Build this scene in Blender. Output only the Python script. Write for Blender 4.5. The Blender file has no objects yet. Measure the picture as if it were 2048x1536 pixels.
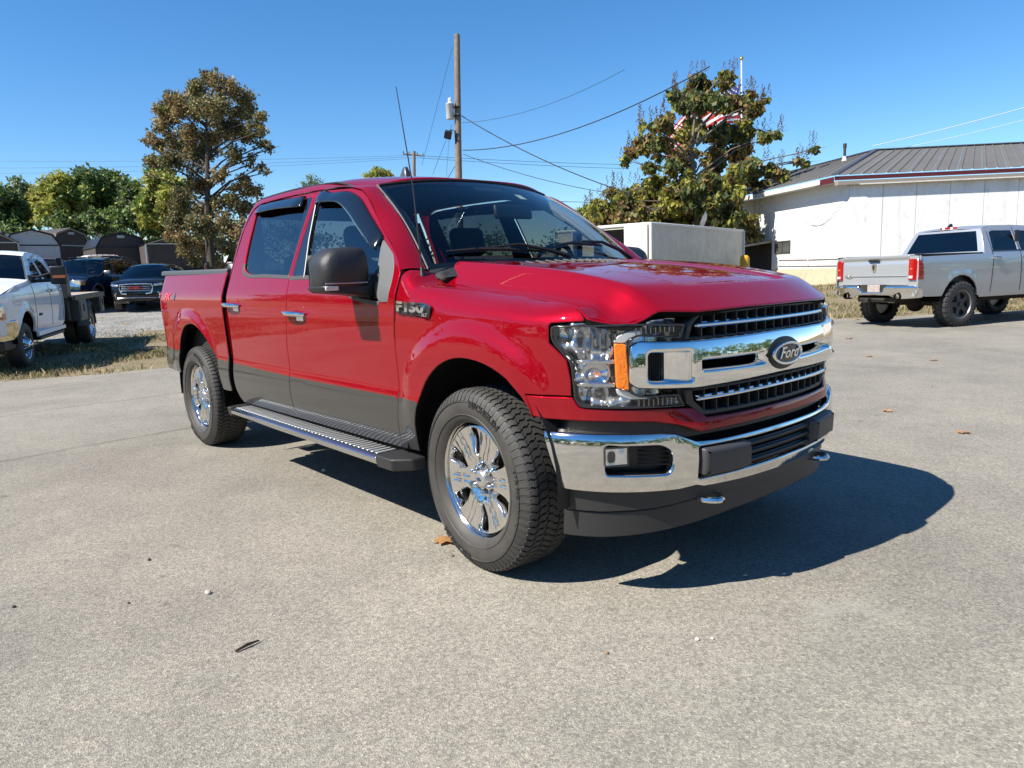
import bpy, bmesh, math, random
import numpy as np
from bisect import bisect_right
from mathutils import Vector, Matrix
from mathutils.geometry import delaunay_2d_cdt
random.seed(7)
sc=bpy.context.scene
col=sc.collection
# ------------------------------------------------------------ camera
cam=bpy.data.cameras.new('camera'); camo=bpy.data.objects.new('camera',cam); col.objects.link(camo)
cam.sensor_width=36.0; cam.sensor_fit='HORIZONTAL'; cam.lens=36.0*1446.66/2048.0
cam.clip_start=.05; cam.clip_end=3000
CP=Vector((2.475,-2.853,1.305)); CF=Vector((-.7507,.6437,-.1479)); CR=Vector((.6551,.7547,-.0349)); CU=CR.cross(CF)
camo.matrix_world=Matrix(((CR.x,CU.x,-CF.x,CP.x),(CR.y,CU.y,-CF.y,CP.y),(CR.z,CU.z,-CF.z,CP.z),(0,0,0,1)))
sc.camera=camo
sc.render.resolution_x=1024; sc.render.resolution_y=768
# ------------------------------------------------------------ sky, sun, exposure
SUN=Vector((-.235,-.93,1.0)).normalized()
wo=bpy.data.worlds.new('World'); sc.world=wo; wo.use_nodes=True
nt=wo.node_tree; bg=nt.nodes['Background']; sk=nt.nodes.new('ShaderNodeTexSky'); sk.sky_type='NISHITA'
sk.sun_disc=False; sk.sun_elevation=math.asin(SUN.z); sk.sun_rotation=math.atan2(SUN.x,SUN.y)
sk.altitude=500; sk.air_density=1.0; sk.dust_density=.05; sk.ozone_density=4.5
hs=nt.nodes.new('ShaderNodeHueSaturation'); hs.inputs['Saturation'].default_value=1.24; nt.links.new(sk.outputs[0],hs.inputs['Color']); nt.links.new(hs.outputs[0],bg.inputs[0]); bg.inputs[1].default_value=.092
sl=bpy.data.lights.new('sun','SUN'); sl.energy=5.0; sl.angle=math.radians(.53); sl.color=(1,.935,.83)
so=bpy.data.objects.new('sun',sl); col.objects.link(so); so.rotation_euler=SUN.to_track_quat('Z','Y').to_euler()
sc.view_settings.view_transform='Standard'; sc.view_settings.look='None'; sc.view_settings.gamma=1; sc.view_settings.exposure=.92
sc.view_settings.use_curve_mapping=False
# ------------------------------------------------------------ materials
def lin(h):
    v=[int(h[i:i+2],16)/255 for i in (0,2,4)]
    return tuple((c/12.92 if c<=.04045 else ((c+.055)/1.055)**2.4) for c in v)+(1,)
MATS={}
def N(nt,t,**k):
    n=nt.nodes.new(t)
    for a,b in k.items(): setattr(n,a,b)
    return n
def mat(name,c,rough=.5,metal=0,coat=0,spec=.5,var=0,vs=4,bump=0,bs=60,trans=0,alpha=1,emit=None,obj=True,c2=None):
    """principled material; var/c2: colour variation from noise; bump: fine relief"""
    if name in MATS: return MATS[name]
    m=bpy.data.materials.new(name); m.use_nodes=True; t=m.node_tree; b=t.nodes['Principled BSDF']
    if isinstance(c,str): c=lin(c)
    c=tuple(c[:3])+(1,)
    b.inputs['Base Color'].default_value=c; b.inputs['Roughness'].default_value=rough; b.inputs['Metallic'].default_value=metal
    b.inputs['Coat Weight'].default_value=coat; b.inputs['Coat Roughness'].default_value=.02; b.inputs['Specular IOR Level'].default_value=spec
    b.inputs['Transmission Weight'].default_value=trans
    if var or bump or c2:
        tc=N(t,'ShaderNodeTexCoord'); src=tc.outputs['Object']
    if var or c2:
        n=N(t,'ShaderNodeTexNoise'); n.inputs['Scale'].default_value=vs; n.inputs['Detail'].default_value=6; n.inputs['Roughness'].default_value=.65
        t.links.new(src,n.inputs['Vector']); r=N(t,'ShaderNodeMapRange'); r.inputs[1].default_value=.3; r.inputs[2].default_value=.7
        t.links.new(n.outputs[0],r.inputs[0]); mx=N(t,'ShaderNodeMix',data_type='RGBA')
        if c2: cc=lin(c2) if isinstance(c2,str) else c2
        else: cc=tuple(x*(1-var) for x in c[:3])+(1,)
        mx.inputs[6].default_value=c; mx.inputs[7].default_value=tuple(cc[:3])+(1,)
        t.links.new(r.outputs[0],mx.inputs[0]); t.links.new(mx.outputs[2],b.inputs['Base Color'])
    if bump:
        n2=N(t,'ShaderNodeTexNoise'); n2.inputs['Scale'].default_value=bs; n2.inputs['Detail'].default_value=3
        t.links.new(src,n2.inputs['Vector']); bp=N(t,'ShaderNodeBump'); bp.inputs['Strength'].default_value=bump; bp.inputs['Distance'].default_value=.01
        t.links.new(n2.outputs[0],bp.inputs['Height']); t.links.new(bp.outputs[0],b.inputs['Normal'])
    if emit: b.inputs['Emission Color'].default_value=tuple(emit[:3])+(1,); b.inputs['Emission Strength'].default_value=emit[3]
    MATS[name]=m; return m
def glass(name,tint,rough=0.0,ior=1.5,refl=1.0):
    """thin sheet of tinted glass: tinted see-through plus mirror by Fresnel"""
    if name in MATS: return MATS[name]
    m=bpy.data.materials.new(name); m.use_nodes=True; t=m.node_tree; t.nodes.remove(t.nodes['Principled BSDF'])
    o=t.nodes['Material Output']; tr=N(t,'ShaderNodeBsdfTransparent'); tr.inputs[0].default_value=tuple(tint)+(1,)
    g=N(t,'ShaderNodeBsdfGlossy'); g.inputs['Roughness'].default_value=rough; g.inputs[0].default_value=(refl,refl,refl,1)
    f=N(t,'ShaderNodeFresnel'); ge=N(t,'ShaderNodeNewGeometry'); mr=N(t,'ShaderNodeMapRange'); mr.inputs[3].default_value=ior; mr.inputs[4].default_value=1/ior; t.links.new(ge.outputs['Backfacing'],mr.inputs[0]); t.links.new(mr.outputs[0],f.inputs[0]); mx=N(t,'ShaderNodeMixShader')
    t.links.new(f.outputs[0],mx.inputs[0]); t.links.new(tr.outputs[0],mx.inputs[1]); t.links.new(g.outputs[0],mx.inputs[2]); t.links.new(mx.outputs[0],o.inputs[0])
    MATS[name]=m; return m
def paint(name,c,flake=.0,rough=.3,coat=1.0,metal=0.0):
    """car paint: coloured base with fine metal flake under clear coat, a little road dust"""
    if name in MATS: return MATS[name]
    m=mat(name,c,rough,metal,coat,spec=.0); t=m.node_tree; b=t.nodes['Principled BSDF']
    tc=N(t,'ShaderNodeTexCoord'); v=N(t,'ShaderNodeTexVoronoi'); v.inputs['Scale'].default_value=900
    t.links.new(tc.outputs['Object'],v.inputs['Vector'])
    if flake:
        bp=N(t,'ShaderNodeBump'); bp.inputs['Strength'].default_value=flake; bp.inputs['Distance'].default_value=.002
        t.links.new(v.outputs['Color'],bp.inputs['Height']); t.links.new(bp.outputs[0],b.inputs['Normal'])
    n=N(t,'ShaderNodeTexNoise'); n.inputs['Scale'].default_value=7; n.inputs['Detail'].default_value=8; n.inputs['Roughness'].default_value=.7
    t.links.new(tc.outputs['Object'],n.inputs['Vector']); r=N(t,'ShaderNodeMapRange'); r.inputs[1].default_value=.35; r.inputs[2].default_value=.75; r.inputs[3].default_value=.012; r.inputs[4].default_value=.05
    t.links.new(n.outputs[0],r.inputs[0]); t.links.new(r.outputs[0],b.inputs['Coat Roughness'])
    return m
RED=paint('ruby_red_paint',(.235,.0010,.0075),flake=.0,rough=.36,metal=.2)
GREYP=paint('stone_grey_paint',(.060,.057,.054),flake=.0,rough=.34,metal=.5)
CHROME=mat('chrome',(.82,.815,.80),.03,1)
CHROMEW=mat('chrome_wheel',(.84,.83,.81),.13,1,var=.10,vs=30)
CHROMED=mat('dusty_chrome',(.74,.73,.71),.06,1,var=.12,vs=18)
BLK=mat('black_plastic',(.012,.012,.013),.45,bump=.05,bs=500)
BLKT=mat('textured_black_plastic',(.022,.022,.023),.42,bump=.25,bs=330)
GREYT=mat('textured_grey_plastic',(.10,.105,.11),.55,bump=.35,bs=330)
BLKG=mat('gloss_black',(.006,.006,.007),.08,coat=.5)
DARK=mat('dark_cavity',(.004,.004,.004),.9,spec=.1)
PADM=mat('grey_rubber_pad',(.045,.045,.047),.5,bump=.1,bs=400)
TYRE=mat('tyre_rubber',(.030,.029,.028),.62,var=.35,vs=9,bump=.08,bs=200,c2=(.055,.050,.044))
TREAD=mat('tread_rubber',(.028,.028,.028),.7,c2=(.050,.048,.045),vs=14)
SIDEG=glass('tinted_side_glass',(.012,.014,.016),ior=1.75)
WSG=glass('windshield_glass',(.66,.72,.69),ior=1.45)
CLEAR=glass('clear_lens',(.93,.94,.95),ior=1.45)
AMBER=mat('amber_lens',(.90,.235,.004),.2,coat=1,c2=(.75,.15,.002),vs=40,bump=.5,bs=120)
REDL=mat('red_lens',(.32,.004,.004),.1,coat=1)
INT=mat('interior_charcoal',(.012,.012,.013),.75,bump=.1,bs=200)
INTG=mat('interior_grey',(.20,.21,.20),.7)
WHITEP=paint('white_paint',(.78,.79,.80),rough=.35)
SILVER=paint('silver_paint',(.48,.49,.50),flake=.05,rough=.32,metal=.6)
NAVY=paint('navy_paint',(.006,.012,.032),flake=.04,rough=.3)
BLACKP=paint('black_paint',(.008,.008,.009),rough=.25)
MAROON=paint('maroon_paint',(.14,.008,.012),rough=.3)
ALU=mat('brushed_aluminium',(.70,.70,.69),.14,1,var=.12,vs=40)
STEEL=mat('dark_steel',(.05,.045,.04),.6,.6)
RUSTY=mat('rusty_underbody',(.045,.035,.028),.85,var=.5,vs=12)
WHITE=mat('white_enamel',(.78,.78,.76),.5)
ANTH=mat('anthracite',(.018,.02,.024),.35)
# ------------------------------------------------------------ helpers
def tag(o,label=None,cat=None,group=None,kind=None):
    if label: o['label']=label
    if cat: o['category']=cat
    if group: o['group']=group
    if kind: o['kind']=kind
    return o
def empty(name,loc=(0,0,0),rz=0,parent=None):
    o=bpy.data.objects.new(name,None); o.empty_display_size=.2; col.objects.link(o); o.location=loc; o.rotation_euler=(0,0,rz); o.parent=parent; return o
def link(name,me,parent=None):
    o=bpy.data.objects.new(name,me); col.objects.link(o); o.parent=parent; return o
def mir_mesh(me):
    m=me.copy(); 
    return m
def mobj(name,vs,fs,m,parent=None,smooth=True,normals=None,mi=None,sharp=None,mirror=False):
    me=bpy.data.meshes.new(name); me.from_pydata([tuple(v) for v in vs],[],fs); 
    for x in (m if isinstance(m,(list,tuple)) else [m]): me.materials.append(x)
    if mi is not None: me.polygons.foreach_set('material_index',mi)
    if smooth: me.polygons.foreach_set('use_smooth',[True]*len(me.polygons))
    me.update()
    if sharp is not None and smooth: me.set_sharp_from_angle(angle=math.radians(sharp))
    if normals is not None: me.normals_split_custom_set_from_vertices([tuple(n) for n in normals])
    o=link(name,me,parent)
    if mirror:
        vs2=[(v[0],-v[1],v[2]) for v in vs]; fs2=[tuple(reversed(f)) for f in fs]
        n2=None if normals is None else [(n[0],-n[1],n[2]) for n in normals]
        o2=mobj(name,vs2,fs2,m,parent,smooth,n2,mi,sharp)
        return o,o2
    return o
class MB:
    """collects pieces of ONE part"""
    def __init__(s): s.v=[]; s.f=[]; s.mi=[]
    def add(s,vs,fs,mi=0,M=None):
        n=len(s.v)
        s.v+= [tuple(M@Vector(v)) for v in vs] if M else [tuple(v) for v in vs]
        s.f+=[tuple(i+n for i in f) for f in fs]; s.mi+=[mi]*len(fs); return s
    def box(s,c,d,M=None,mi=0,tp=1.0):
        x,y,z=d[0]/2,d[1]/2,d[2]/2
        vs=[(c[0]+a*x*(tp if e>0 else 1),c[1]+b*y*(tp if e>0 else 1),c[2]+e*z) for e in (-1,1) for a,b in ((-1,-1),(1,-1),(1,1),(-1,1))]
        return s.add(vs,[(3,2,1,0),(4,5,6,7),(0,1,5,4),(1,2,6,5),(2,3,7,6),(3,0,4,7)],mi,M)
    def cyl(s,p0,p1,r0,r1=None,n=12,mi=0,cap=True):
        r1=r0 if r1 is None else r1; p0=Vector(p0); p1=Vector(p1); d=(p1-p0).normalized(); a=d.orthogonal().normalized(); b=d.cross(a)
        vs=[];fs=[]
        for p,r in ((p0,r0),(p1,r1)):
            for i in range(n):
                t=2*math.pi*i/n; vs.append(p+a*(r*math.cos(t))+b*(r*math.sin(t)))
        for i in range(n): j=(i+1)%n; fs.append((i,j,n+j,n+i))
        if cap: fs.append(tuple(reversed(range(n)))); fs.append(tuple(range(n,2*n)))
        return s.add(vs,fs,mi)
    def tube(s,path,r,n=8,mi=0,cap=True,flat=None):
        P=[Vector(p) for p in path]; R=r if isinstance(r,(list,tuple)) else [r]*len(P)
        vs=[];fs=[];a=None
        for k,p in enumerate(P):
            d=(P[min(k+1,len(P)-1)]-P[max(k-1,0)]).normalized()
            if a is None: a=d.orthogonal().normalized() if abs(d.z)>.95 else d.cross(Vector((0,0,1))).normalized()
            a=(a-d*a.dot(d)).normalized(); b=d.cross(a)
            for i in range(n):
                t=2*math.pi*i/n; vs.append(p+a*(R[k]*math.cos(t))+b*(R[k]*math.sin(t)*(flat or 1)))
        for k in range(len(P)-1):
            for i in range(n): j=(i+1)%n; fs.append((k*n+i,k*n+j,(k+1)*n+j,(k+1)*n+i))
        if cap: fs.append(tuple(reversed(range(n)))); fs.append(tuple(range((len(P)-1)*n,len(P)*n)))
        return s.add(vs,fs,mi)
    def lathe(s,prof,c=(0,0,0),n=48,axis='y',mi=0,close=False):
        """prof: (radius, along) pairs, spun round the axis through c"""
        vs=[];fs=[];k=len(prof)
        for i in range(n):
            t=2*math.pi*i/n; ct,stn=math.cos(t),math.sin(t)
            for r,a in prof:
                vs.append((c[0]+r*ct,c[1]+a,c[2]+r*stn) if axis=='y' else ((c[0]+r*ct,c[1]+r*stn,c[2]+a) if axis=='z' else (c[0]+a,c[1]+r*ct,c[2]+r*stn)))
        for i in range(n):
            j=(i+1)%n
            for q in range(k-1 if not close else k):
                q2=(q+1)%k; fs.append((i*k+q,i*k+q2,j*k+q2,j*k+q))
        return s.add(vs,fs,mi)
    def prism(s,poly,f0,f1,mi=0):
        """poly: 2D outline; f0/f1 map a point to the near and the far face"""
        n=len(poly); vs=[f0(*p) for p in poly]+[f1(*p) for p in poly]
        return s.add(vs,[tuple(range(n)),tuple(reversed(range(n,2*n)))]+[(i,i+n,(i+1)%n+n,(i+1)%n) for i in range(n)],mi)
    def grid(s,fn,us,ws,mi=0,loop=False):
        vs=[fn(u,w) for u in us for w in ws]; k=len(ws); fs=[]
        for i in range(len(us)-1):
            for j in range(k-1): fs.append((i*k+j,(i+1)*k+j,(i+1)*k+j+1,i*k+j+1))
        return s.add(vs,fs,mi)
    def ball(s,c,r,n=12,mi=0,sc=(1,1,1)):
        prof=[(max(r*math.sin(math.pi*i/n),1e-4),-r*math.cos(math.pi*i/n)) for i in range(n+1)]
        vs=[];fs=[];k=len(prof)
        for i in range(n*2):
            t=math.pi*i/n
            for q,a in prof: vs.append((c[0]+q*math.cos(t)*sc[0],c[1]+q*math.sin(t)*sc[1],c[2]+a*sc[2]))
        for i in range(n*2):
            j=(i+1)%(n*2)
            for q in range(k-1): fs.append((i*k+q,j*k+q,j*k+q+1,i*k+q+1))
        return s.add(vs,fs,mi)
    def build(s,name,m,parent=None,smooth=True,sharp=35,bevel=0,seg=2,mirror=False,fix=True):
        if fix and s.f:
            bm=bmesh.new(); me=bpy.data.meshes.new('t'); me.from_pydata(s.v,[],s.f); bm.from_mesh(me)
            ml=s.mi
            for f,i in zip(bm.faces,ml): f.material_index=i
            bmesh.ops.recalc_face_normals(bm,faces=bm.faces); bm.to_mesh(me); bm.free()
            for x in (m if isinstance(m,(list,tuple)) else [m]): me.materials.append(x)
            me.name=name
        else:
            me=bpy.data.meshes.new(name); me.from_pydata(s.v,[],s.f)
            for x in (m if isinstance(m,(list,tuple)) else [m]): me.materials.append(x)
            me.polygons.foreach_set('material_index',s.mi)
        if smooth:
            me.polygons.foreach_set('use_smooth',[True]*len(me.polygons))
            if sharp: me.set_sharp_from_angle(angle=math.radians(sharp))
        me.update(); o=link(name,me,parent)
        if bevel:
            b=o.modifiers.new('bevel','BEVEL'); b.width=bevel; b.segments=seg; b.limit_method='ANGLE'; b.angle_limit=math.radians(30)
        if mirror:
            q=MB(); q.v=[(v[0],-v[1],v[2]) for v in s.v]; q.f=[tuple(reversed(f)) for f in s.f]; q.mi=list(s.mi)
            return o,q.build(name,m,parent,smooth,sharp,bevel,seg,False,fix)
        return o
def copy_tree(o,parent=None):
    c=o.copy(); col.objects.link(c); c.parent=parent
    for ch in o.children: copy_tree(ch,c)
    return c
def area(p): return .5*sum(p[i][0]*p[(i+1)%len(p)][1]-p[(i+1)%len(p)][0]*p[i][1] for i in range(len(p)))
def inside(p,x,y):
    c=False; j=len(p)-1
    for i in range(len(p)):
        if (p[i][1]>y)!=(p[j][1]>y) and x<(p[j][0]-p[i][0])*(y-p[i][1])/(p[j][1]-p[i][1])+p[i][0]: c=not c
        j=i
    return c
def resamp(p,step,closed=True):
    o=[]
    for i in range(len(p) if closed else len(p)-1):
        a=p[i]; b=p[(i+1)%len(p)]; L=math.hypot(b[0]-a[0],b[1]-a[1]); k=max(1,int(math.ceil(L/step)))
        if L<1e-6: continue
        for q in range(k): o.append((a[0]+(b[0]-a[0])*q/k,a[1]+(b[1]-a[1])*q/k))
    if not closed: o.append(p[-1])
    return o
def rnd(p,r,k=4):
    """round the corners of an outline; r number or list per corner"""
    o=[];n=len(p)
    for i in range(n):
        a,b,c=p[i-1],p[i],p[(i+1)%n]; R=r[i] if isinstance(r,(list,tuple)) else r
        l1=math.hypot(a[0]-b[0],a[1]-b[1]);l2=math.hypot(c[0]-b[0],c[1]-b[1]); q=min(R,l1*.45,l2*.45)
        if q<1e-4: o.append(b); continue
        u=((a[0]-b[0])/l1,(a[1]-b[1])/l1);w=((c[0]-b[0])/l2,(c[1]-b[1])/l2)
        s=(b[0]+u[0]*q,b[1]+u[1]*q);e=(b[0]+w[0]*q,b[1]+w[1]*q)
        for t in range(k+1):
            t/=k; o.append(((1-t)**2*s[0]+2*t*(1-t)*b[0]+t*t*e[0],(1-t)**2*s[1]+2*t*(1-t)*b[1]+t*t*e[1]))
    return o
def offset(p,d):
    """shift a counter-clockwise outline inwards by d"""
    o=[];n=len(p)
    for i in range(n):
        a,b,c=p[i-1],p[i],p[(i+1)%n]
        e1=(b[0]-a[0],b[1]-a[1]);e2=(c[0]-b[0],c[1]-b[1]);l1=math.hypot(*e1) or 1e-9;l2=math.hypot(*e2) or 1e-9
        n1=(-e1[1]/l1,e1[0]/l1);n2=(-e2[1]/l2,e2[0]/l2); m=(n1[0]+n2[0],n1[1]+n2[1]); L=m[0]**2+m[1]**2
        k=2/max(L,.5); o.append((b[0]+m[0]*d*k,b[1]+m[1]*d*k))
    return o
def panel(name,S,out,m,parent=None,ref=(0,-1,0),holes=(),step=.04,lip=.005,drop=.005,thick=.02,mirror=False,cuts=(),mfn=None,fmi=None):
    """sheet-metal panel: outline (and holes) drawn on the surface S(a,b), rolled edge, folded-in flange"""
    if area(out)<0: out=out[::-1]
    out=resamp(out,step); loops=[out]
    for h in holes:
        if area(h)>0: h=h[::-1]
        loops.append(resamp(h,step))
    inn=[offset(l,lip) for l in loops]
    pts=[];edges=[]
    for l in inn:
        n0=len(pts); pts+=l; edges+=[(n0+i,n0+(i+1)%len(l)) for i in range(len(l))]
    for cl in cuts:
        c2=[p for p in resamp(cl,step,False) if inside(inn[0],*p) and not any(inside(h,*p) for h in inn[1:])]
        n0=len(pts); pts+=c2; edges+=[(n0+i,n0+i+1) for i in range(len(c2)-1)]
    L=len(pts); A=np.array(pts); x0,y0=A.min(0); x1,y1=A.max(0)
    nx=max(1,int((x1-x0)/step)); ny=max(1,int((y1-y0)/step))
    for i in range(nx+1):
        for j in range(ny+1):
            p=(x0+(i+.5*(j%2))*(x1-x0)/nx,y0+j*(y1-y0)/ny)
            if inside(inn[0],*p) and not any(inside(h,*p) for h in inn[1:]):
                if np.min((A[:L,0]-p[0])**2+(A[:L,1]-p[1])**2)>(.45*step)**2: pts.append(p)
    r=delaunay_2d_cdt([Vector(p) for p in pts],edges,[],1 if False else 0,1e-7)
    V2,F2=r[0],r[2]; orig=r[3]
    ref=Vector(ref)
    def SN(a,b):
        e=4e-4; P=Vector(S(a,b)); du=Vector(S(a+e,b))-Vector(S(a-e,b)); dw=Vector(S(a,b+e))-Vector(S(a,b-e)); n=du.cross(dw)
        n=n.normalized() if n.length>1e-12 else ref.copy()
        return P,n
    vs=[];ns=[]
    c0=SN(*V2[0]); 
    # orientation from the average normal
    acc=Vector()
    for q in range(0,len(V2),max(1,len(V2)//40)): acc+=SN(*V2[q])[1]
    sg=1 if acc.dot(ref)>0 else -1
    for p in V2:
        P,n=SN(p[0],p[1]); vs.append(P); ns.append(n*sg)
    fs=[];mi=[]
    for f in F2:
        cx=sum(V2[i][0] for i in f)/len(f); cy=sum(V2[i][1] for i in f)/len(f)
        if not inside(inn[0],cx,cy) or any(inside(h,cx,cy) for h in inn[1:]): continue
        a=(V2[f[1]]-V2[f[0]]).cross(V2[f[2]]-V2[f[0]])
        ff=tuple(f) if a*sg>0 else tuple(reversed(f)); fs.append(ff); mi.append(mfn(cx,cy) if mfn else 0)
    # rolled edge + flange
    base=0
    mp={}
    for k,o in enumerate(orig):
        for q in o: mp[q]=k
    off=0
    for l,l2 in zip(loops,inn):
        n=len(l); b0=len(vs)
        for i in range(n):
            P,nn=SN(*l[i]); nn=nn*sg; Pi=vs[mp.get(off+i,0)]; o=P-Pi; o=o-nn*o.dot(nn); o=o.normalized() if o.length>1e-9 else nn
            vs.append(P-nn*drop); ns.append((nn*.6+o).normalized()); vs.append(P-nn*(drop+thick)); ns.append(o)
        for i in range(n):
            j=(i+1)%n; a,b=mp.get(off+i),mp.get(off+j)
            if a is None or b is None or a==b: continue
            q1=(a,b0+2*i,b0+2*j,b); q2=(b0+2*i,b0+2*i+1,b0+2*j+1,b0+2*j)
            if sg<0: q1=q1[::-1]; q2=q2[::-1]
            cm=mfn(*l[i]) if mfn else 0
            fs+= [q1,q2]; mi+=[cm,cm if fmi is None else fmi]  # flange may take a dark slot: shade of the panel gaps put into colour
        off+=n
    return mobj(name,vs,fs,m,parent,True,ns,mi,None,mirror)
def text_mesh(txt,size=1.0,extr=.0,shear=0,bold=0,align='CENTER'):
    c=bpy.data.curves.new('t','FONT'); c.body=txt; c.size=size; c.extrude=extr; c.align_x=align; c.align_y='CENTER'; c.shear=shear; c.offset=bold; c.resolution_u=3
    o=bpy.data.objects.new('t',c); col.objects.link(o); dg=bpy.context.evaluated_depsgraph_get(); dg.update()
    me=bpy.data.meshes.new_from_object(o.evaluated_get(dg)); bpy.data.objects.remove(o); bpy.data.curves.remove(c)
    vs=[tuple(v.co) for v in me.vertices]; fs=[tuple(p.vertices) for p in me.polygons]; bpy.data.meshes.remove(me)
    return vs,fs
def pch(xs,ys):
    xs=[float(x) for x in xs]; ys=[float(y) for y in ys]; n=len(xs); h=[xs[i+1]-xs[i] for i in range(n-1)]; d=[(ys[i+1]-ys[i])/h[i] for i in range(n-1)]; m=[0.0]*n
    for i in range(1,n-1):
        if d[i-1]*d[i]>0:
            w1=2*h[i]+h[i-1];w2=h[i]+2*h[i-1];m[i]=(w1+w2)/(w1/d[i-1]+w2/d[i])
    m[0]=d[0];m[-1]=d[-1]
    def f(x):
        x=min(max(x,xs[0]),xs[-1]);i=min(max(bisect_right(xs,x)-1,0),n-2);t=(x-xs[i])/h[i];a=t*t;b=a*t
        return (2*b-3*a+1)*ys[i]+(b-2*a+t)*h[i]*m[i]+(3*a-2*b)*ys[i+1]+(b-a)*h[i]*m[i+1]
    return f
def cat(xs,ys):
    xs=[float(x) for x in xs]; ys=[float(y) for y in ys]; n=len(xs); m=[float(v) for v in np.gradient(ys,xs)]
    def f(x):
        x=min(max(x,xs[0]),xs[-1]);i=min(max(bisect_right(xs,x)-1,0),n-2);h=xs[i+1]-xs[i];t=(x-xs[i])/h;a=t*t;b=a*t
        return (2*b-3*a+1)*ys[i]+(b-2*a+t)*h*m[i]+(3*a-2*b)*ys[i+1]+(b-a)*h*m[i+1]
    return f
def sst(a,b,x):
    t=min(max((x-a)/(b-a),0.0),1.0); return t*t*(3-2*t)
# ------------------------------------------------------------ surfaces of the red pickup (x forward from the front axle, y to its left, z up)
prof=pch([.28,.40,.46,.52,.58,.635,.68,.735,.775,.85,1.0,1.12,1.20,1.245,1.29,1.345],[.885,.925,.954,.972,.982,.988,.9875,.981,.975,.978,.986,.990,.989,.983,.968,.950])
def flare(x,z,xc,zc,r0,r1,h):
    r=math.hypot(x-xc,z-zc); return h*(1-sst(r0,r1,r))*sst(.45,.80,z)*sst(.57,.42,abs(x-xc))
def Yside(x,z):
    if z<=1.345: y=prof(z)
    else: y=.950-.335*(z-1.345)-.08*(z-1.345)**2
    if z>1.2: y-=.055*sst(1.2,1.9,z)*sst(-1.6,-.4,x)
    if z<1.3: y+=flare(x,z,0,.47,.57,.655,.026)+flare(x,z,-3.683,.49,.56,.655,.028)
    return y
def Pside(x,z): return (x,-Yside(x,z),z)
PLN=[(.885,0),(.882,.15),(.872,.3),(.852,.44),(.82,.57),(.772,.69),(.70,.80),(.60,.885),(.48,.94),(.33,.970),(.15,.983),(0,.986),(-.3,.986),(-.8,.986)]
_l=[0.0]
for i in range(1,len(PLN)): _l.append(_l[-1]+math.hypot(PLN[i][0]-PLN[i-1][0],PLN[i][1]-PLN[i-1][1]))
plx=cat([-x for x in _l[:0:-1]]+_l,[p[0] for p in PLN[:0:-1]]+[p[0] for p in PLN]); ply=cat([-x for x in _l[:0:-1]]+_l,[-p[1] for p in PLN[:0:-1]]+[p[1] for p in PLN])
S0=_l[11]
def plan(s,o=0.0):
    e=1e-3;x,y=plx(s),ply(s);dx,dy=plx(s+e)-plx(s-e),ply(s+e)-ply(s-e);L=math.hypot(dx,dy) or 1.0
    return x+dy/L*o,y-dx/L*o
fo=pch([.28,.40,.46,.52,.58,.635,.68,.735,.775,.85,1.0,1.08,1.14,1.18,1.22,1.26,1.32,1.42],[-.10,-.06,-.032,-.014,-.004,.002,.0015,-.005,-.011,-.008,0,.0,-.004,-.020,-.055,-.095,-.155,-.172])
fz=pch([.28,1.08,1.14,1.18,1.22,1.26,1.32,1.42],[.28,1.08,1.138,1.176,1.204,1.222,1.237,1.238])
fro=pch([1.08,1.14,1.20,1.26,1.32,1.36,1.39,1.42],[0,-.001,-.004,-.020,-.046,-.085,-.14,-.215]); fmz=pch([1.08,1.14,1.20,1.26,1.32,1.36,1.42],[1.08,1.139,1.194,1.236,1.264,1.274,1.277]); frz=pch([1.08,1.14,1.20,1.26,1.32,1.36,1.42],[1.08,1.14,1.20,1.265,1.326,1.352,1.362])
def Pnose(s,t):
    """s: distance round the nose from the centre line (y to the right positive), t: up the cross section"""
    x=plx(s);o=fo(t);z=fz(t);k=1-sst(.3,.62,x)
    if t<=1.08: o=o*k+(1-k)*(-.02*abs(t-.9))
    else: o=o*(.35+.65*k)
    z+=-.09*x*sst(.95,1.2,t); r=sst(.25,-.45,x)**1.4; r2=sst(-.40,-.545,x)
    if t>1.08 and r>0:
        zm=fmz(t)-.09*(x+.4)*sst(1.0,1.2,t); o+=(fro(t)-o)*r; z+=(zm+(frz(t)-zm)*r2-z)*r
    o+=flare(x,z,0,.47,.57,.665,.028)*k
    a,b=plan(s,o)
    return (a,-b,z)
def Pfront(o=0.0,rake=0.0):
    """nose plan curve pushed out by o"""
    def f(s,z):
        a,b=plan(s,o-rake*(z-.95)); return (a,-b,z)
    return f
zseam=pch([-.6,0,.45,.54,.63,.75,.9],[1.295,1.237,1.194,1.178,1.132,1.108,1.09])
def zcrown(x):
    a=1.349-.080*x-.060*max(0,x+.1)**2; b=1.265-.62*(x-.70); k=.010; d=(a-b)/k; return (b if d>30 else a if d<-30 else -k*math.log(math.exp(-a/k)+math.exp(-b/k)))
bow=pch([0,.15,.3,.44,.57,.69,.8,.9],[0,.003,.013,.033,.065,.113,.185,.29])
def softp(v): return v if v>30 else math.log1p(math.exp(v))
def Phood(x,y):
    a=abs(y); q=(.752-a)/.092; w=.05*(softp(q/.05)-softp((q-1)/.05)); xx=x+bow(a)*sst(.2,.8,x)
    v=0.0
    z=zseam(x)+(zcrown(xx)-zseam(x))*w+v-.012*(1-w)*0+.012*sst(.55,.1,a)*sst(.85,.5,x)-.011*sst(.435,.385,a)*sst(.735,.685,xx)
    return (x,y,z)
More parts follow.
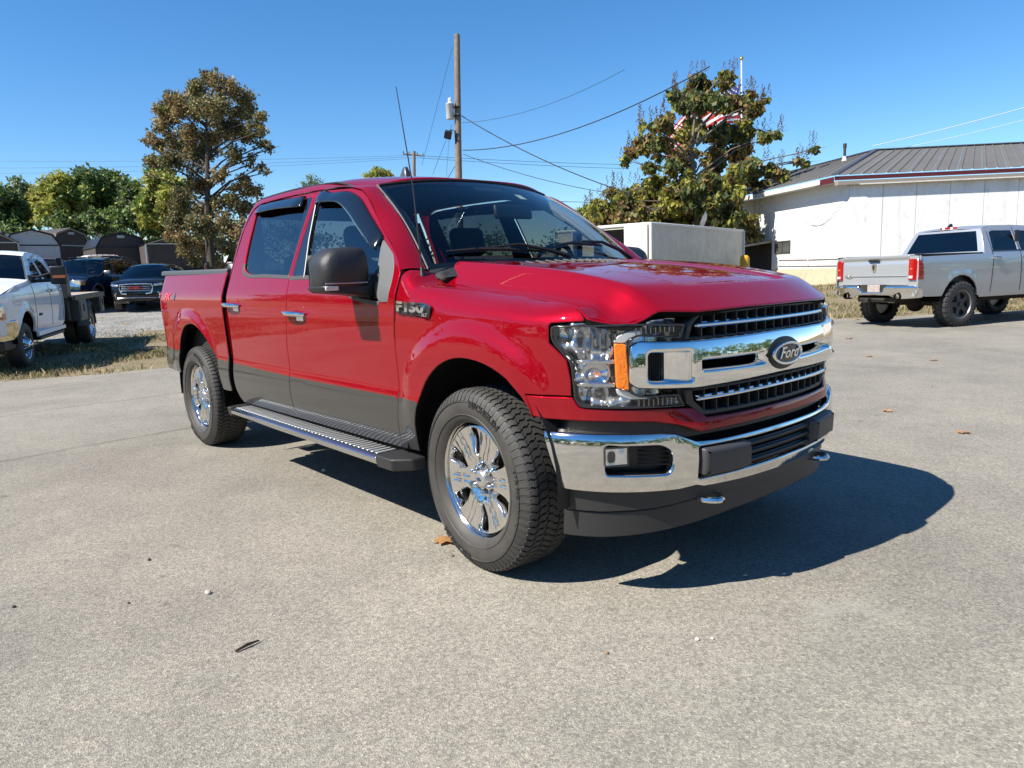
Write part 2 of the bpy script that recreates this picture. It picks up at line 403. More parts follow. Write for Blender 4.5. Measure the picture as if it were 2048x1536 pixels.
# bumper: own plan curve and cross section
BPL=[(.935,0),(.931,.15),(.918,.3),(.897,.43),(.868,.55),(.826,.66),(.757,.775),(.66,.875),(.55,.940),(.45,.972),(.36,.985)]
_b=[0.0]
for i in range(1,len(BPL)): _b.append(_b[-1]+math.hypot(BPL[i][0]-BPL[i-1][0],BPL[i][1]-BPL[i-1][1]))
bpx=cat([-x for x in _b[:0:-1]]+_b,[p[0] for p in BPL[:0:-1]]+[p[0] for p in BPL]); bpy_=cat([-x for x in _b[:0:-1]]+_b,[-p[1] for p in BPL[:0:-1]]+[p[1] for p in BPL])
def bplan(s,o=0.0):
    e=1e-3;x,y=bpx(s),bpy_(s);dx,dy=bpx(s+e)-bpx(s-e),bpy_(s+e)-bpy_(s-e);L=math.hypot(dx,dy) or 1.0
    return x+dy/L*o,y-dx/L*o
bprof=pch([.28,.40,.46,.50,.60,.665,.69,.705,.715,.72],[-.09,-.035,-.016,-.006,.0,-.004,-.010,-.022,-.040,-.07])
def Pbump(o=0.0):
    def f(s,z):
        a,b=bplan(s,o+bprof(z)); return (a,-b,z)
    return f
# windscreen and roof
def Pwind(u,v):
    """u -1..1 across, v 0..1 up"""
    a=abs(u); y=-u*(.80+(.655-.80)*v); zb=1.35+.02*(1-a*a); zt=1.835+.046*(1-a**2.2)
    xb=-.52+.24*(1-a**2.0); xt=-1.195+.10*(1-a**2.2)
    return (xb+(xt-xb)*v+.03*math.sin(math.pi*v)*.9,y,zb+(zt-zb)*v+.022*math.sin(math.pi*v))
zroof=pch([-2.95,-2.86,-2.78,-2.6,-2.2,-1.7,-1.3,-1.08,-.95],[1.86,1.922,1.948,1.961,1.966,1.951,1.922,1.888,1.86])
def Proof(x,y):
    a=abs(y)/.70
    return (x,y,zroof(x)-(.05+.05*sst(-1.6,-1.15,x))*min(a,1.08)**4)
# ------------------------------------------------------------ ground
EDGE=[(-10.9,-60),(-10.9,-6),(-10.75,-1.6),(-10.35,-.4),(-10.25,1.5),(-10.0,6),(-8.6,10),(-5.9,14.0),(-2.9,18.5),(2.0,26),(12,44),(20,60)]
def edist(x,y):
    """signed distance from the edge of the asphalt, positive on the lot side"""
    b=1e9;sg=1
    for (x0,y0),(x1,y1) in zip(EDGE,EDGE[1:]):
        dx,dy=x1-x0,y1-y0; t=min(max(((x-x0)*dx+(y-y0)*dy)/(dx*dx+dy*dy),0),1); d=math.hypot(x-x0-t*dx,y-y0-t*dy)
        if d<b: b=d; sg=1 if dx*(y-y0)-dy*(x-x0)>0 else -1
    return b*sg
def GZ(x,y):
    d=edist(x,y)
    if d<0: return -.03
    k=sst(9,14,y)*sst(-14,-8,x); a=.010*min(d,5)+.038*max(0,d-5)+.075*max(0,d-19); b=.078*max(0,d-.8)
    z=a*(1-k)+b*k
    if d>34: z=z*1+0
    return min(z,3.0)+.012*math.sin(x*2.1+y*1.3)*min(1,d)
def world_mat(name,build):
    m=bpy.data.materials.new(name); m.use_nodes=True; t=m.node_tree; b=t.nodes['Principled BSDF']; g=N(t,'ShaderNodeNewGeometry'); build(t,b,g.outputs['Position']); return m
def noise(t,src,scale,detail=4,rough=.6,dim=None):
    n=N(t,'ShaderNodeTexNoise'); n.inputs['Scale'].default_value=scale; n.inputs['Detail'].default_value=detail; n.inputs['Roughness'].default_value=rough; t.links.new(src,n.inputs['Vector']); return n.outputs[0]
def ramp(t,src,stops):
    r=N(t,'ShaderNodeValToRGB'); e=r.color_ramp.elements
    while len(e)<len(stops): e.new(.5)
    for k,(p,c) in enumerate(stops): e[k].position=p; e[k].color=tuple(c)+(1,) if len(c)==3 else c
    t.links.new(src,r.inputs[0]); return r.outputs[0]
def mixc(t,f,a,b,mode='MIX'):
    m=N(t,'ShaderNodeMix',data_type='RGBA',blend_type=mode)
    for i,v in ((0,f),(6,a),(7,b)):
        if hasattr(v,'is_linked') or hasattr(v,'links'): t.links.new(v,m.inputs[i])
        else: m.inputs[i].default_value=v if i==0 else tuple(v)+(1,) if len(v)==3 else v
    return m.outputs[2]
def asphalt(t,b,p):
    v=N(t,'ShaderNodeTexVoronoi'); v.inputs['Scale'].default_value=200; t.links.new(p,v.inputs['Vector'])
    sep=N(t,'ShaderNodeSeparateColor'); t.links.new(v.outputs['Color'],sep.inputs[0])
    stone=ramp(t,sep.outputs[0],[(0,(.178,.166,.146)),(.45,(.230,.215,.187)),(.8,(.264,.247,.214)),(1,(.33,.309,.268))])
    v2=N(t,'ShaderNodeTexVoronoi'); v2.inputs['Scale'].default_value=90; t.links.new(p,v2.inputs['Vector']); s2=N(t,'ShaderNodeSeparateColor'); t.links.new(v2.outputs['Color'],s2.inputs[0])
    fine=ramp(t,s2.outputs[1],[(0,(.72,.72,.72)),(.5,(1,1,1)),(1,(1.25,1.23,1.19))])
    c=mixc(t,.8,stone,fine,'MULTIPLY')
    big=ramp(t,noise(t,p,.35,5,.6),[(.28,(.70,.70,.71)),(.48,(.96,.96,.95)),(.72,(1.20,1.19,1.15))]); c=mixc(t,1.0,c,big,'MULTIPLY')
    mid=ramp(t,noise(t,p,2.2,4,.6),[(.35,(.93,.93,.93)),(.6,(1.05,1.05,1.04))]); c=mixc(t,1.0,c,mid,'MULTIPLY')
    # long paving seams and hairline cracks
    sx_=N(t,'ShaderNodeSeparateXYZ'); t.links.new(p,sx_.inputs[0])
    wob=noise(t,p,.8,4,.7)
    for coef,c0,w,dk in (((1.0,.05),-7.05,.035,.62),((1.0,-.03),-9.2,.03,.66),((.55,-.83),-15.3,.035,.62),((1.0,.12),-4.65,.05,.66)):
        m1=N(t,'ShaderNodeMath',operation='MULTIPLY'); t.links.new(sx_.outputs[0],m1.inputs[0]); m1.inputs[1].default_value=coef[0]
        m2=N(t,'ShaderNodeMath',operation='MULTIPLY_ADD'); t.links.new(sx_.outputs[1],m2.inputs[0]); m2.inputs[1].default_value=coef[1]; t.links.new(m1.outputs[0],m2.inputs[2])
        m3=N(t,'ShaderNodeMath',operation='MULTIPLY_ADD'); t.links.new(wob,m3.inputs[0]); m3.inputs[1].default_value=.30; t.links.new(m2.outputs[0],m3.inputs[2])
        m4=N(t,'ShaderNodeMath',operation='SUBTRACT'); t.links.new(m3.outputs[0],m4.inputs[0]); m4.inputs[1].default_value=c0+.15
        m5=N(t,'ShaderNodeMath',operation='ABSOLUTE'); t.links.new(m4.outputs[0],m5.inputs[0])
        r=ramp(t,m5.outputs[0],[(0,(dk,dk,dk)),(w,(1,1,1))]); c=mixc(t,1.0,c,r,'MULTIPLY')
    # pale scuffs and a few dark drips
    sc_=ramp(t,noise(t,p,1.1,6,.7),[(.62,(0,0,0)),(.78,(1,1,1))]); c=mixc(t,sc_,c,(.30,.285,.25))
    dr=ramp(t,noise(t,p,5.5,2,.5),[(.22,(.55,.55,.55)),(.30,(1,1,1))]); c=mixc(t,1.0,c,dr,'MULTIPLY')
    t.links.new(c,b.inputs['Base Color']); b.inputs['Roughness'].default_value=.88; b.inputs['Specular IOR Level'].default_value=.25
    bp=N(t,'ShaderNodeBump'); bp.inputs['Strength'].default_value=.55; bp.inputs['Distance'].default_value=.004; t.links.new(v.outputs['Distance'],bp.inputs['Height']); t.links.new(bp.outputs[0],b.inputs['Normal'])
def grassg(t,b,p):
    n1=noise(t,p,1.3,6,.7); n2=noise(t,p,22,5,.7)
    soil=ramp(t,n2,[(.3,(.10,.078,.05)),(.5,(.22,.17,.10)),(.7,(.36,.29,.18))]); green=ramp(t,n2,[(.3,(.07,.075,.025)),(.55,(.16,.15,.06)),(.75,(.28,.24,.11))])
    f=ramp(t,n1,[(.50,(0,0,0)),(.68,(1,1,1))]); c=mixc(t,f,soil,green)
    t.links.new(c,b.inputs['Base Color']); b.inputs['Roughness'].default_value=.95
    bp=N(t,'ShaderNodeBump'); bp.inputs['Strength'].default_value=.8; bp.inputs['Distance'].default_value=.05; t.links.new(n2,bp.inputs['Height']); t.links.new(bp.outputs[0],b.inputs['Normal'])
def gravelg(t,b,p):
    v=N(t,'ShaderNodeTexVoronoi'); v.inputs['Scale'].default_value=26; t.links.new(p,v.inputs['Vector']); s=N(t,'ShaderNodeSeparateColor'); t.links.new(v.outputs['Color'],s.inputs[0])
    c=ramp(t,s.outputs[0],[(0,(.12,.115,.105)),(.5,(.26,.25,.235)),(1,(.44,.43,.40))]); n=ramp(t,noise(t,p,.9,4),[(.35,(.75,.74,.70)),(.65,(1.05,1.05,1.05))]); c=mixc(t,1.0,c,n,'MULTIPLY')
    t.links.new(c,b.inputs['Base Color']); b.inputs['Roughness'].default_value=.95
    bp=N(t,'ShaderNodeBump'); bp.inputs['Strength'].default_value=1.0; bp.inputs['Distance'].default_value=.03; t.links.new(v.outputs['Distance'],bp.inputs['Height']); t.links.new(bp.outputs[0],b.inputs['Normal'])
ASPH=world_mat('weathered_asphalt',asphalt); GRASSG=world_mat('dry_grass_soil',grassg); GRAVEL=world_mat('grey_gravel',gravelg)
mb=MB(); out=[(x,y) for x,y in EDGE]; 
ed=[]
for (x0,y0),(x1,y1) in zip(EDGE,EDGE[1:]):
    k=max(1,int(math.hypot(x1-x0,y1-y0)/.4))
    if abs(y0)>30: k=4
    for i in range(k): ed.append((x0+(x1-x0)*i/k+.08*random.uniform(-1,1),y0+(y1-y0)*i/k))
ed.append(EDGE[-1])
poly=ed+[(140,60),(140,-60)]
vs=[(x,y,0.0) for x,y in poly]; mb.add(vs,[tuple(range(len(vs)))]); 
lo=[(x,y,-.06) for x,y in ed]; n0=len(ed); mb.add([(x,y,0.0) for x,y in ed]+lo,[(i,i+1,n0+i+1,n0+i) for i in range(n0-1)])
a=mb.build('asphalt_lot',ASPH,None,smooth=False,fix=False); tag(a,kind='structure')
# terrain, finer near the cars
def cells(a,b,near,far,c,r):
    o=[a]
    while o[-1]<b: o.append(o[-1]+(near if abs(o[-1]-c)<r else far))
    return o
xs=cells(-420,260,.6,14,-18,16); ys=cells(-300,420,.7,14,8,22)
mb=MB(); mb.grid(lambda x,y:(x,y,GZ(x,y)-.004),xs,ys); g=mb.build('ground',GRASSG,None,sharp=None,fix=False); tag(g,kind='structure')
mb=MB(); gx=[-15.6-i*.6 for i in range(32)]
def gr(x,y): return (x+.5*math.sin(y*1.7)+.3*math.sin(y*4.1),y,GZ(x,y)+.03)
mb.grid(lambda i,y:(lambda q:(q[0],q[1],q[2]-(.10 if i==0 else 0)))(gr(-17.6-.62*i,y)),range(36),[-22+.7*j for j in range(46)]); g=mb.build('gravel_lot',GRAVEL,None,sharp=None,fix=False); tag(g,kind='structure')
# ------------------------------------------------------------ white building on the right
def at(px,py,dep):
    return CP+(CF+CR*((px-1024)/1446.66)-CU*((py-768)/1446.66))*dep
def frame(o,d):
    """matrix with x along d (horizontal), y left of it, z up"""
    d=Vector((d[0],d[1],0)).normalized(); l=Vector((-d.y,d.x,0)); 
    return Matrix(((d.x,l.x,0,o[0]),(d.y,l.y,0,o[1]),(0,0,1,o[2]),(0,0,0,1)))
def wallp(t,b,p):
    mp=N(t,'ShaderNodeMapping'); mp.inputs['Scale'].default_value=(3.2,3.2,.35); t.links.new(p,mp.inputs['Vector'])
    st=ramp(t,noise(t,mp.outputs[0],1.0,6,.65),[(.34,(.69,.68,.655)),(.50,(.77,.775,.77)),(.7,(.80,.805,.80))]); bl=ramp(t,noise(t,p,2.6,5,.7),[(.32,(.86,.85,.82)),(.45,(1,1,1))])
    t.links.new(mixc(t,1.0,st,bl,'MULTIPLY'),b.inputs['Base Color']); b.inputs['Roughness'].default_value=.65
WALLP=world_mat('white_wall_panel',wallp); WALLB=mat('white_painted_block',(.76,.77,.78),.75,var=.06,vs=3); BASE=mat('cream_base_paint',(.55,.48,.33),.8,c2=(.42,.37,.27),vs=5)
ROOFM=mat('grey_metal_roof',(.135,.127,.113),.55,0,var=.15,vs=.7); FASC=mat('maroon_fascia',(.075,.008,.012),.6); GUT=mat('white_gutter',(.70,.68,.64),.5,c2=(.5,.47,.42),vs=8); GUTB=mat('brown_gutter',(.30,.26,.22),.4,.2)
BD=empty('white_building'); tag(BD,'long white building with grey metal roof and maroon trim','building')
# corner nearest the camera; front wall runs right, block wall runs back to the left
BC=Vector((-9.9,24.3,0)); df=Vector((.715,.70,0)).normalized(); dl=Vector((-.87,.49,0)).normalized(); ZB=.55; ZT=4.28
BD.location=(BC.x,BC.y,0)
nf=Vector((df.y,-df.x,0)); nl=Vector((-dl.y,dl.x,0)); 
if nl.dot(CP-BC)<0: nl=-nl
if nf.dot(CP-BC)<0: nf=-nf
def bw(a,b,z): return df*a+dl*b+Vector((0,0,z))
mb=MB(); LF=24.0; LB=12.0
mb.add([bw(0,0,ZB-1.2),bw(LF,0,ZB-1.2),bw(LF,0,ZT),bw(0,0,ZT),bw(0,LB,ZB-1.2),bw(0,LB,ZT),bw(LF,LB,ZB-1.2),bw(LF,LB,ZT)],[(0,1,2,3),(0,3,5,4),(1,6,7,2),(4,5,7,6)]); mb.build('wall',WALLB,BD,smooth=False)
# front wall sheets with open joints
wd=1.17
for i in range(20):
    a0=.02+i*wd; mb=MB()
    mb.prism([(a0,ZB-.3),(a0+wd-.022,ZB-.3),(a0+wd-.022,ZT-.01),(a0,ZT-.01)],lambda a,z:bw(a,0,z)+nf*.035,lambda a,z:bw(a,0,z)+nf*.004); mb.build('wall_panel',WALLP,BD,smooth=False)
# block courses on the left wall
for r in range(15):
    z0=ZB+.62+r*.203
    for c in range(14):
        b0=.04+c*.80+(.4 if r%2 else 0); b1=min(b0+.79,11.9)
        if b1-b0<.1: continue
        if r in (3,4,5) and b0<4.95 and b1>3.5: continue
        mb=MB(); mb.prism([(b0,z0),(b1,z0),(b1,z0+.197),(b0,z0+.197)],lambda b,z:bw(0,b,z)+nl*.012,lambda b,z:bw(0,b,z)+nl*.001); mb.build('block',WALLB,BD,smooth=False)
mb=MB(); mb.prism([(-.0,ZB-.8),(12,ZB-.8),(12,ZB+.60),(.0,ZB+.60)],lambda b,z:bw(0,b,z)+nl*.02,lambda b,z:bw(0,b,z)+nl*.002); mb.build('painted_base',BASE,BD,smooth=False)
mb=MB(); mb.prism([(-.0,ZB-.8),(24,ZB-.8),(24,ZB+.25),(.0,ZB+.25)],lambda a,z:bw(a,0,z)+nf*.05,lambda a,z:bw(a,0,z)+nf*.01); mb.build('painted_base',BASE,BD,smooth=False)
# window in the block wall
wz0,wz1,w0,w1=ZB+1.28,ZB+1.80,3.65,4.8
mb=MB(); 
for q0,q1,r0,r1 in ((w0,w1,wz0,wz0+.05),(w0,w1,wz1-.05,wz1),(w0,w0+.05,wz0,wz1),(w1-.05,w1,wz0,wz1),((w0+w1)/2-.025,(w0+w1)/2+.025,wz0,wz1)):
    mb.prism([(q0,r0),(q1,r0),(q1,r1),(q0,r1)],lambda b,z:bw(0,b,z)+nl*.05,lambda b,z:bw(0,b,z)+nl*.003)
wn=mb.build('window',mat('bronze_frame',(.05,.05,.05),.5),BD,smooth=False)
for q0,q1 in ((w0+.05,(w0+w1)/2-.025),((w0+w1)/2+.025,w1-.05)):
    mb=MB(); mb.prism([(q0,wz0+.05),(q1,wz0+.05),(q1,wz1-.05),(q0,wz1-.05)],lambda b,z:bw(0,b,z)+nl*.03,lambda b,z:bw(0,b,z)+nl*.014); mb.build('pane',mat('dark_pane',(.04,.045,.05),.1,c2=(.10,.10,.10),vs=3),wn,smooth=False)
# hip roof of ribbed sheets
ov=.62; ZE=ZT+.20; ZR=ZT+1.65; hip=3.6
e0=bw(-ov,-.10,ZE); e1=bw(LF+1,-.10,ZE); e2=bw(-ov,LB+.6,ZE); rp0=bw(3.9,4.6,ZR); rp1=bw(LF+1,4.6,ZR); rp2=bw(3.9,LB+.6,ZR)
RF=empty('roof',parent=BD)
def rsheet(p0,p1,q0,q1,n):
    """one slope as ribbed sheets between the eave p0-p1 and the ridge q0-q1"""
    for i in range(n):
        t0=i/n; t1=(i+.992)/n; mb=MB(); a,b=p0.lerp(p1,t0),p0.lerp(p1,t1); c,d=q0.lerp(q1,t0),q0.lerp(q1,t1); nn=(b-a).cross(c-a).normalized(); nn=nn if nn.z>0 else -nn
        pr=[(0,0),(.10,0),(.13,.028),(.17,.028),(.20,0),(.55,0),(.58,.028),(.62,.028),(.65,0),(1,0)]
        vs=[a.lerp(b,u)+nn*h for u,h in pr]+[c.lerp(d,u)+nn*h for u,h in pr]; k=len(pr)
        mb.add(vs,[(j,j+1,k+j+1,k+j) for j in range(k-1)]); mb.build('roof_sheet',ROOFM,RF,smooth=False,fix=False)
rsheet(e0,e1,rp0,rp1,30); rsheet(e0,e2,rp0,rp2,16)
mb=MB(); mb.tube([e0+Vector((0,0,.03)),rp0+Vector((0,0,.04))],.10,n=6,flat=.4); mb.tube([rp0+Vector((0,0,.03)),rp1+Vector((0,0,.03))],.10,n=6,flat=.4); mb.tube([rp0+Vector((0,0,.03)),rp2+Vector((0,0,.03))],.10,n=6,flat=.4); mb.build('ridge_cap',mat('ridge_grey',(.10,.105,.12),.4,.3),RF)
mb=MB(); p=rp0.lerp(rp2,.16).lerp(e0.lerp(e2,.16),.22)+Vector((0,0,.10)); mb.cyl(p,p+Vector((0,0,.55)),.055); mb.cyl(p+Vector((0,0,.45)),p+Vector((0,0,.62)),.075); mb.build('vent_pipe',mat('vent_dark',(.04,.035,.03),.5),RF)
mb=MB(); mb.cyl(p+Vector((0,0,-.1)),p+Vector((0,0,.1)),.12,.06); mb.build('vent_flashing',GUT,RF)
mb=MB(); q=[bw(-ov+.05,-.08,ZE-.03),bw(LF,-.08,ZE-.03),bw(LF,-.08,ZE-.17),bw(-ov+.05,-.08,ZE-.17)]; mb.add(q+[v-nf*.03 for v in q],[(0,1,2,3),(7,6,5,4),(0,4,5,1),(2,6,7,3),(0,3,7,4)]); mb.build('fascia',FASC,BD,smooth=False)
mb=MB(); q=[bw(-ov,-.08,ZE-.05),bw(-ov,1.0,ZE-.05),bw(-ov,1.0,ZE-.26),bw(-ov,-.08,ZE-.26)]; mb.add(q+[v-nl*.03 for v in q],[(0,1,2,3),(7,6,5,4),(0,4,5,1),(2,6,7,3),(0,3,7,4),(1,5,6,2)]); mb.build('fascia',FASC,BD,smooth=False)
mb=MB(); q=[bw(-ov-.02,.7,ZE-.05),bw(-ov-.02,LB,ZE-.05),bw(-ov-.02,LB,ZE-.21),bw(-ov-.02,.7,ZE-.23)]; mb.add(q+[v-nl*.10 for v in q],[(0,1,2,3),(7,6,5,4),(0,4,5,1),(2,6,7,3),(0,3,7,4),(1,5,6,2)]); mb.build('gutter',GUT,BD,smooth=False)
mb=MB(); mb.add([bw(-ov,-.06,ZE-.24),bw(-ov,LB,ZE-.24),bw(.0,LB,ZE-.20),bw(.0,-.06,ZE-.20)],[(0,1,2,3)]); mb.build('soffit',GUT,BD,smooth=False)
# awning channel along the front wall
mb=MB(); q=[(-.26,ZT-.16),(-.26,ZT-.02),(-.045,ZT-.0),(-.045,ZT-.16)]; mb.prism(q,lambda b,z:bw(-.55,b,z),lambda b,z:bw(LF,b,z)); mb.build('front_gutter',GUTB,BD,smooth=False)
mb=MB(); mb.prism([(-.275,ZT-.175),(-.275,ZT-.135),(-.255,ZT-.135),(-.255,ZT-.175)],lambda b,z:bw(.2,b,z),lambda b,z:bw(LF,b,z)); mb.build('gutter_edge',GUT,BD,smooth=False)
# conduit and cables on the block wall
CBL=mat('grey_cable',(.30,.29,.27),.6)
for nm,z,r_ in (('conduit_pipe',ZB+.98,.022),('conduit_pipe',ZB+.72,.016)):
    mb=MB(); mb.tube([bw(0,.0,z-.02)+nl*.05,bw(0,2.2,z)+nl*.05,bw(0,4.5,z+.05)+nl*.05],r_,n=6); mb.build(nm,GUT if r_>.02 else CBL,BD)
mb=MB(); mb.tube([bw(0,2.3,ZB+.72)+nl*.05,bw(0,2.34,ZB+.9)+nl*.05,bw(0,2.3,ZB+1.12)+nl*.05],.03,n=6); mb.build('conduit_riser',GUT,BD)
for a_ in ((.35,3.4,2.45,1.85),(.2,3.2,2.1,2.3)):
    mb=MB(); mb.tube([bw(0,a_[0]+(a_[1]-a_[0])*t,ZB+3.0-.75*math.sin(math.pi*t)+(0 if t<1 else 0))+nl*.03 for t in np.linspace(0,1,9)],.008,n=5); mb.build('cable',CBL,BD)
mb=MB(); mb.tube([bw(0,2.3,ZB+.8)+nl*.06,bw(0,2.6,ZB+.3)+nl*.25,bw(0,3.1,ZB+.05)+nl*.5],.008,n=5); mb.build('cable',CBL,BD)
# lean-to at the far end of the block wall
LT=empty('lean_to'); LT.location=(BC.x,BC.y,0); tag(LT,'low grey lean-to roof on posts against the white block wall','lean-to')
mb=MB(); q=[bw(0,5.05,ZB+1.78)+nl*.02,bw(0,7.6,ZB+1.78)+nl*.02,bw(0,7.6,ZB+1.58)+nl*1.6,bw(0,5.05,ZB+1.58)+nl*1.6]; mb.add(q+[v+Vector((0,0,.09)) for v in q],[(3,2,1,0),(4,5,6,7),(0,1,5,4),(1,2,6,5),(2,3,7,6),(3,0,4,7)]); mb.build('lean_to_roof',mat('grey_timber',(.22,.20,.18),.8,var=.3,vs=8),LT,smooth=False)
for b_ in (5.1,7.5):
    mb=MB(); c=bw(0,b_,0)+nl*1.5; mb.box((c.x,c.y,ZB+.5),(.1,.1,2.0)); mb.build('post',mat('grey_timber',(.22,.20,.18),.8,var=.3,vs=8),LT,smooth=False)
mb=MB(); mb.add([bw(0,5.05,ZB-.5)+nl*.03,bw(0,7.6,ZB-.5)+nl*.03,bw(0,7.6,ZB+1.75)+nl*.03,bw(0,5.05,ZB+1.75)+nl*.03],[(0,1,2,3)]); mb.build('back_board',mat('dark_timber',(.03,.027,.024),.9),LT,smooth=False)
tk=MB(); c=BC+bw(0,5.75,0)+nl*1.1; tk.lathe([(.0,.0),(.33,.0),(.36,.05),(.36,.85),(.30,.98),(.10,1.02),(.09,1.08),(0,1.08)],c=(c.x,c.y,ZB-.35),n=20,axis='z'); o=tk.build('storage_tank',mat('tank_cream',(.50,.46,.36),.5,var=.15,vs=4),None); tag(o,'cream plastic tank with domed lid under the lean-to','tank')
c=BC+bw(0,5.75,0)+nl*1.0; bg_=MB()
for i in range(16):
    a=random.uniform(0,6.28); bg_.ball((c.x+.30*math.cos(a)*random.random(),c.y+.3*math.sin(a)*random.random(),ZB+.85+random.uniform(0,.36)),random.uniform(.10,.2),n=5,sc=(1,1,.8))
o=bg_.build('rubbish_bag',mat('bag_black',(.012,.012,.014),.35),None,sharp=None); tag(o,'black sacks piled on the tank under the lean-to','sacks')
c=at(1490,540,25.6); mb=MB(); mb.lathe([(0,0),(.16,0),(.16,1.45),(.14,1.52),(.08,1.57),(0,1.58)],c=(c.x,c.y,ZB-.4),n=20,axis='z'); o=mb.build('bollard',mat('safety_yellow',(.72,.36,.01),.5,var=.1,vs=6),None,sharp=50); tag(o,'yellow steel bollard beside the box trailer','bollard')
# ------------------------------------------------------------ box trailers
CREAM=mat('cream_trailer_sheet',(.66,.61,.49),.55,c2=(.46,.42,.34),vs=2.0); TRIMW=mat('trailer_trim',(.66,.65,.60),.45,var=.2,vs=10)
def trailer(nm,label,p0,p1,wid,z0,z1,n=9,doors=True):
    d=(p1-p0); d.z=0; L_=d.length; M_=frame((p0.x,p0.y,0),d); r=empty(nm); r.matrix_world=M_; tag(r,label,'trailer','box trailers behind the red pickup')
    for i in range(n):
        mb=MB(); x0=L_*i/n+.004; x1=L_*(i+1)/n-.004; mb.box(((x0+x1)/2,.012,(z0+z1)/2),(x1-x0,.024,z1-z0-.12)); mb.build('side_sheet',CREAM,r,smooth=False)
    mb=MB(); mb.box((L_/2,wid/2,(z0+z1)/2),(L_-.03,wid-.06,z1-z0-.08)); mb.build('box_core',CREAM,r,smooth=False)
    mb=MB(); mb.box((L_/2,wid/2,z1-.03),(L_+.04,wid+.04,.10)); mb.build('roof_rail',TRIMW,r,bevel=.03)
    for x in (0,L_):
        mb=MB(); mb.cyl((x,0.0,z0),(x,0.0,z1-.03),.055,n=10); mb.build('corner_post',TRIMW,r)
    mb=MB(); mb.box((-.012,wid*.5,(z0+z1)/2),(.02,wid*.30,z1-z0-.25)); mb.build('shaded_opening',DARK,r,smooth=False)  # thin dark slab on the solid box: shade of the inside put in as colour
    mb=MB(); mb.box((-.03,wid*.20,(z0+z1)/2),(.05,wid*.32,z1-z0-.15)); mb.build('rear_door',TRIMW,r,bevel=.01)
    mb=MB(); mb.box((-.32,wid*.66,(z0+z1)/2),(.62,.05,z1-z0-.18)); mb.build('rear_door',mat('door_blue_white',(.50,.56,.62),.5),r,bevel=.01)
    mb=MB(); mb.box((L_/2,wid/2,z0-.2),(L_*.9,.9,.2)); mb.build('chassis',STEEL,r)
    for x in (L_*.35,L_*.45):
        for y in (.15,wid-.15):
            mb=MB(); mb.lathe([(.1,-.1),(.36,-.1),(.38,0),(.36,.1),(.1,.1)],c=(x,y,z0-.35),n=20); mb.build('wheel',TYRE,r)
    return r
A0=at(1303,500,20.5); A1=at(1487,500,26.5); z1=at(1303,446,20.5).z
trailer('box_trailer','cream box trailer with open rear doors beside the yellow bollard',Vector((A0.x,A0.y,0)),Vector((A1.x,A1.y,0)),2.3,.95,z1)
B0=at(1232,500,27.5); B1=at(1290,500,34); z2=at(1232,457,27.5).z
trailer('box_trailer','rusty-topped box trailer half hidden behind the pickup windscreen',Vector((B0.x,B0.y,0)),Vector((B1.x,B1.y,0)),2.3,.9,z2,n=6)
p=at(1412,444,28.2); mb=MB(); mb.lathe([(.02,0),(.25,.03),(.42,.09),(.55,.17),(.56,.18),(.42,.10),(.02,.01)],n=24,axis='x'); mb.v=[(x*.62,y*.62,z*.62) for x,y,z in mb.v]; dsh=mb.build('satellite_dish',mat('dish_white',(.6,.6,.58),.5),None); dsh.location=p; dsh.rotation_euler=(0,-.35,-2.75); tag(dsh,'pale satellite dish tilted above the cream trailer roof','satellite dish')
mb=MB(); mb.cyl((0,0,0),(-.25,0,-.1),.02); mb.cyl((-.25,0,-.1),(-.95,0,-2.1),.025); mb.build('dish_mast',STEEL,dsh)
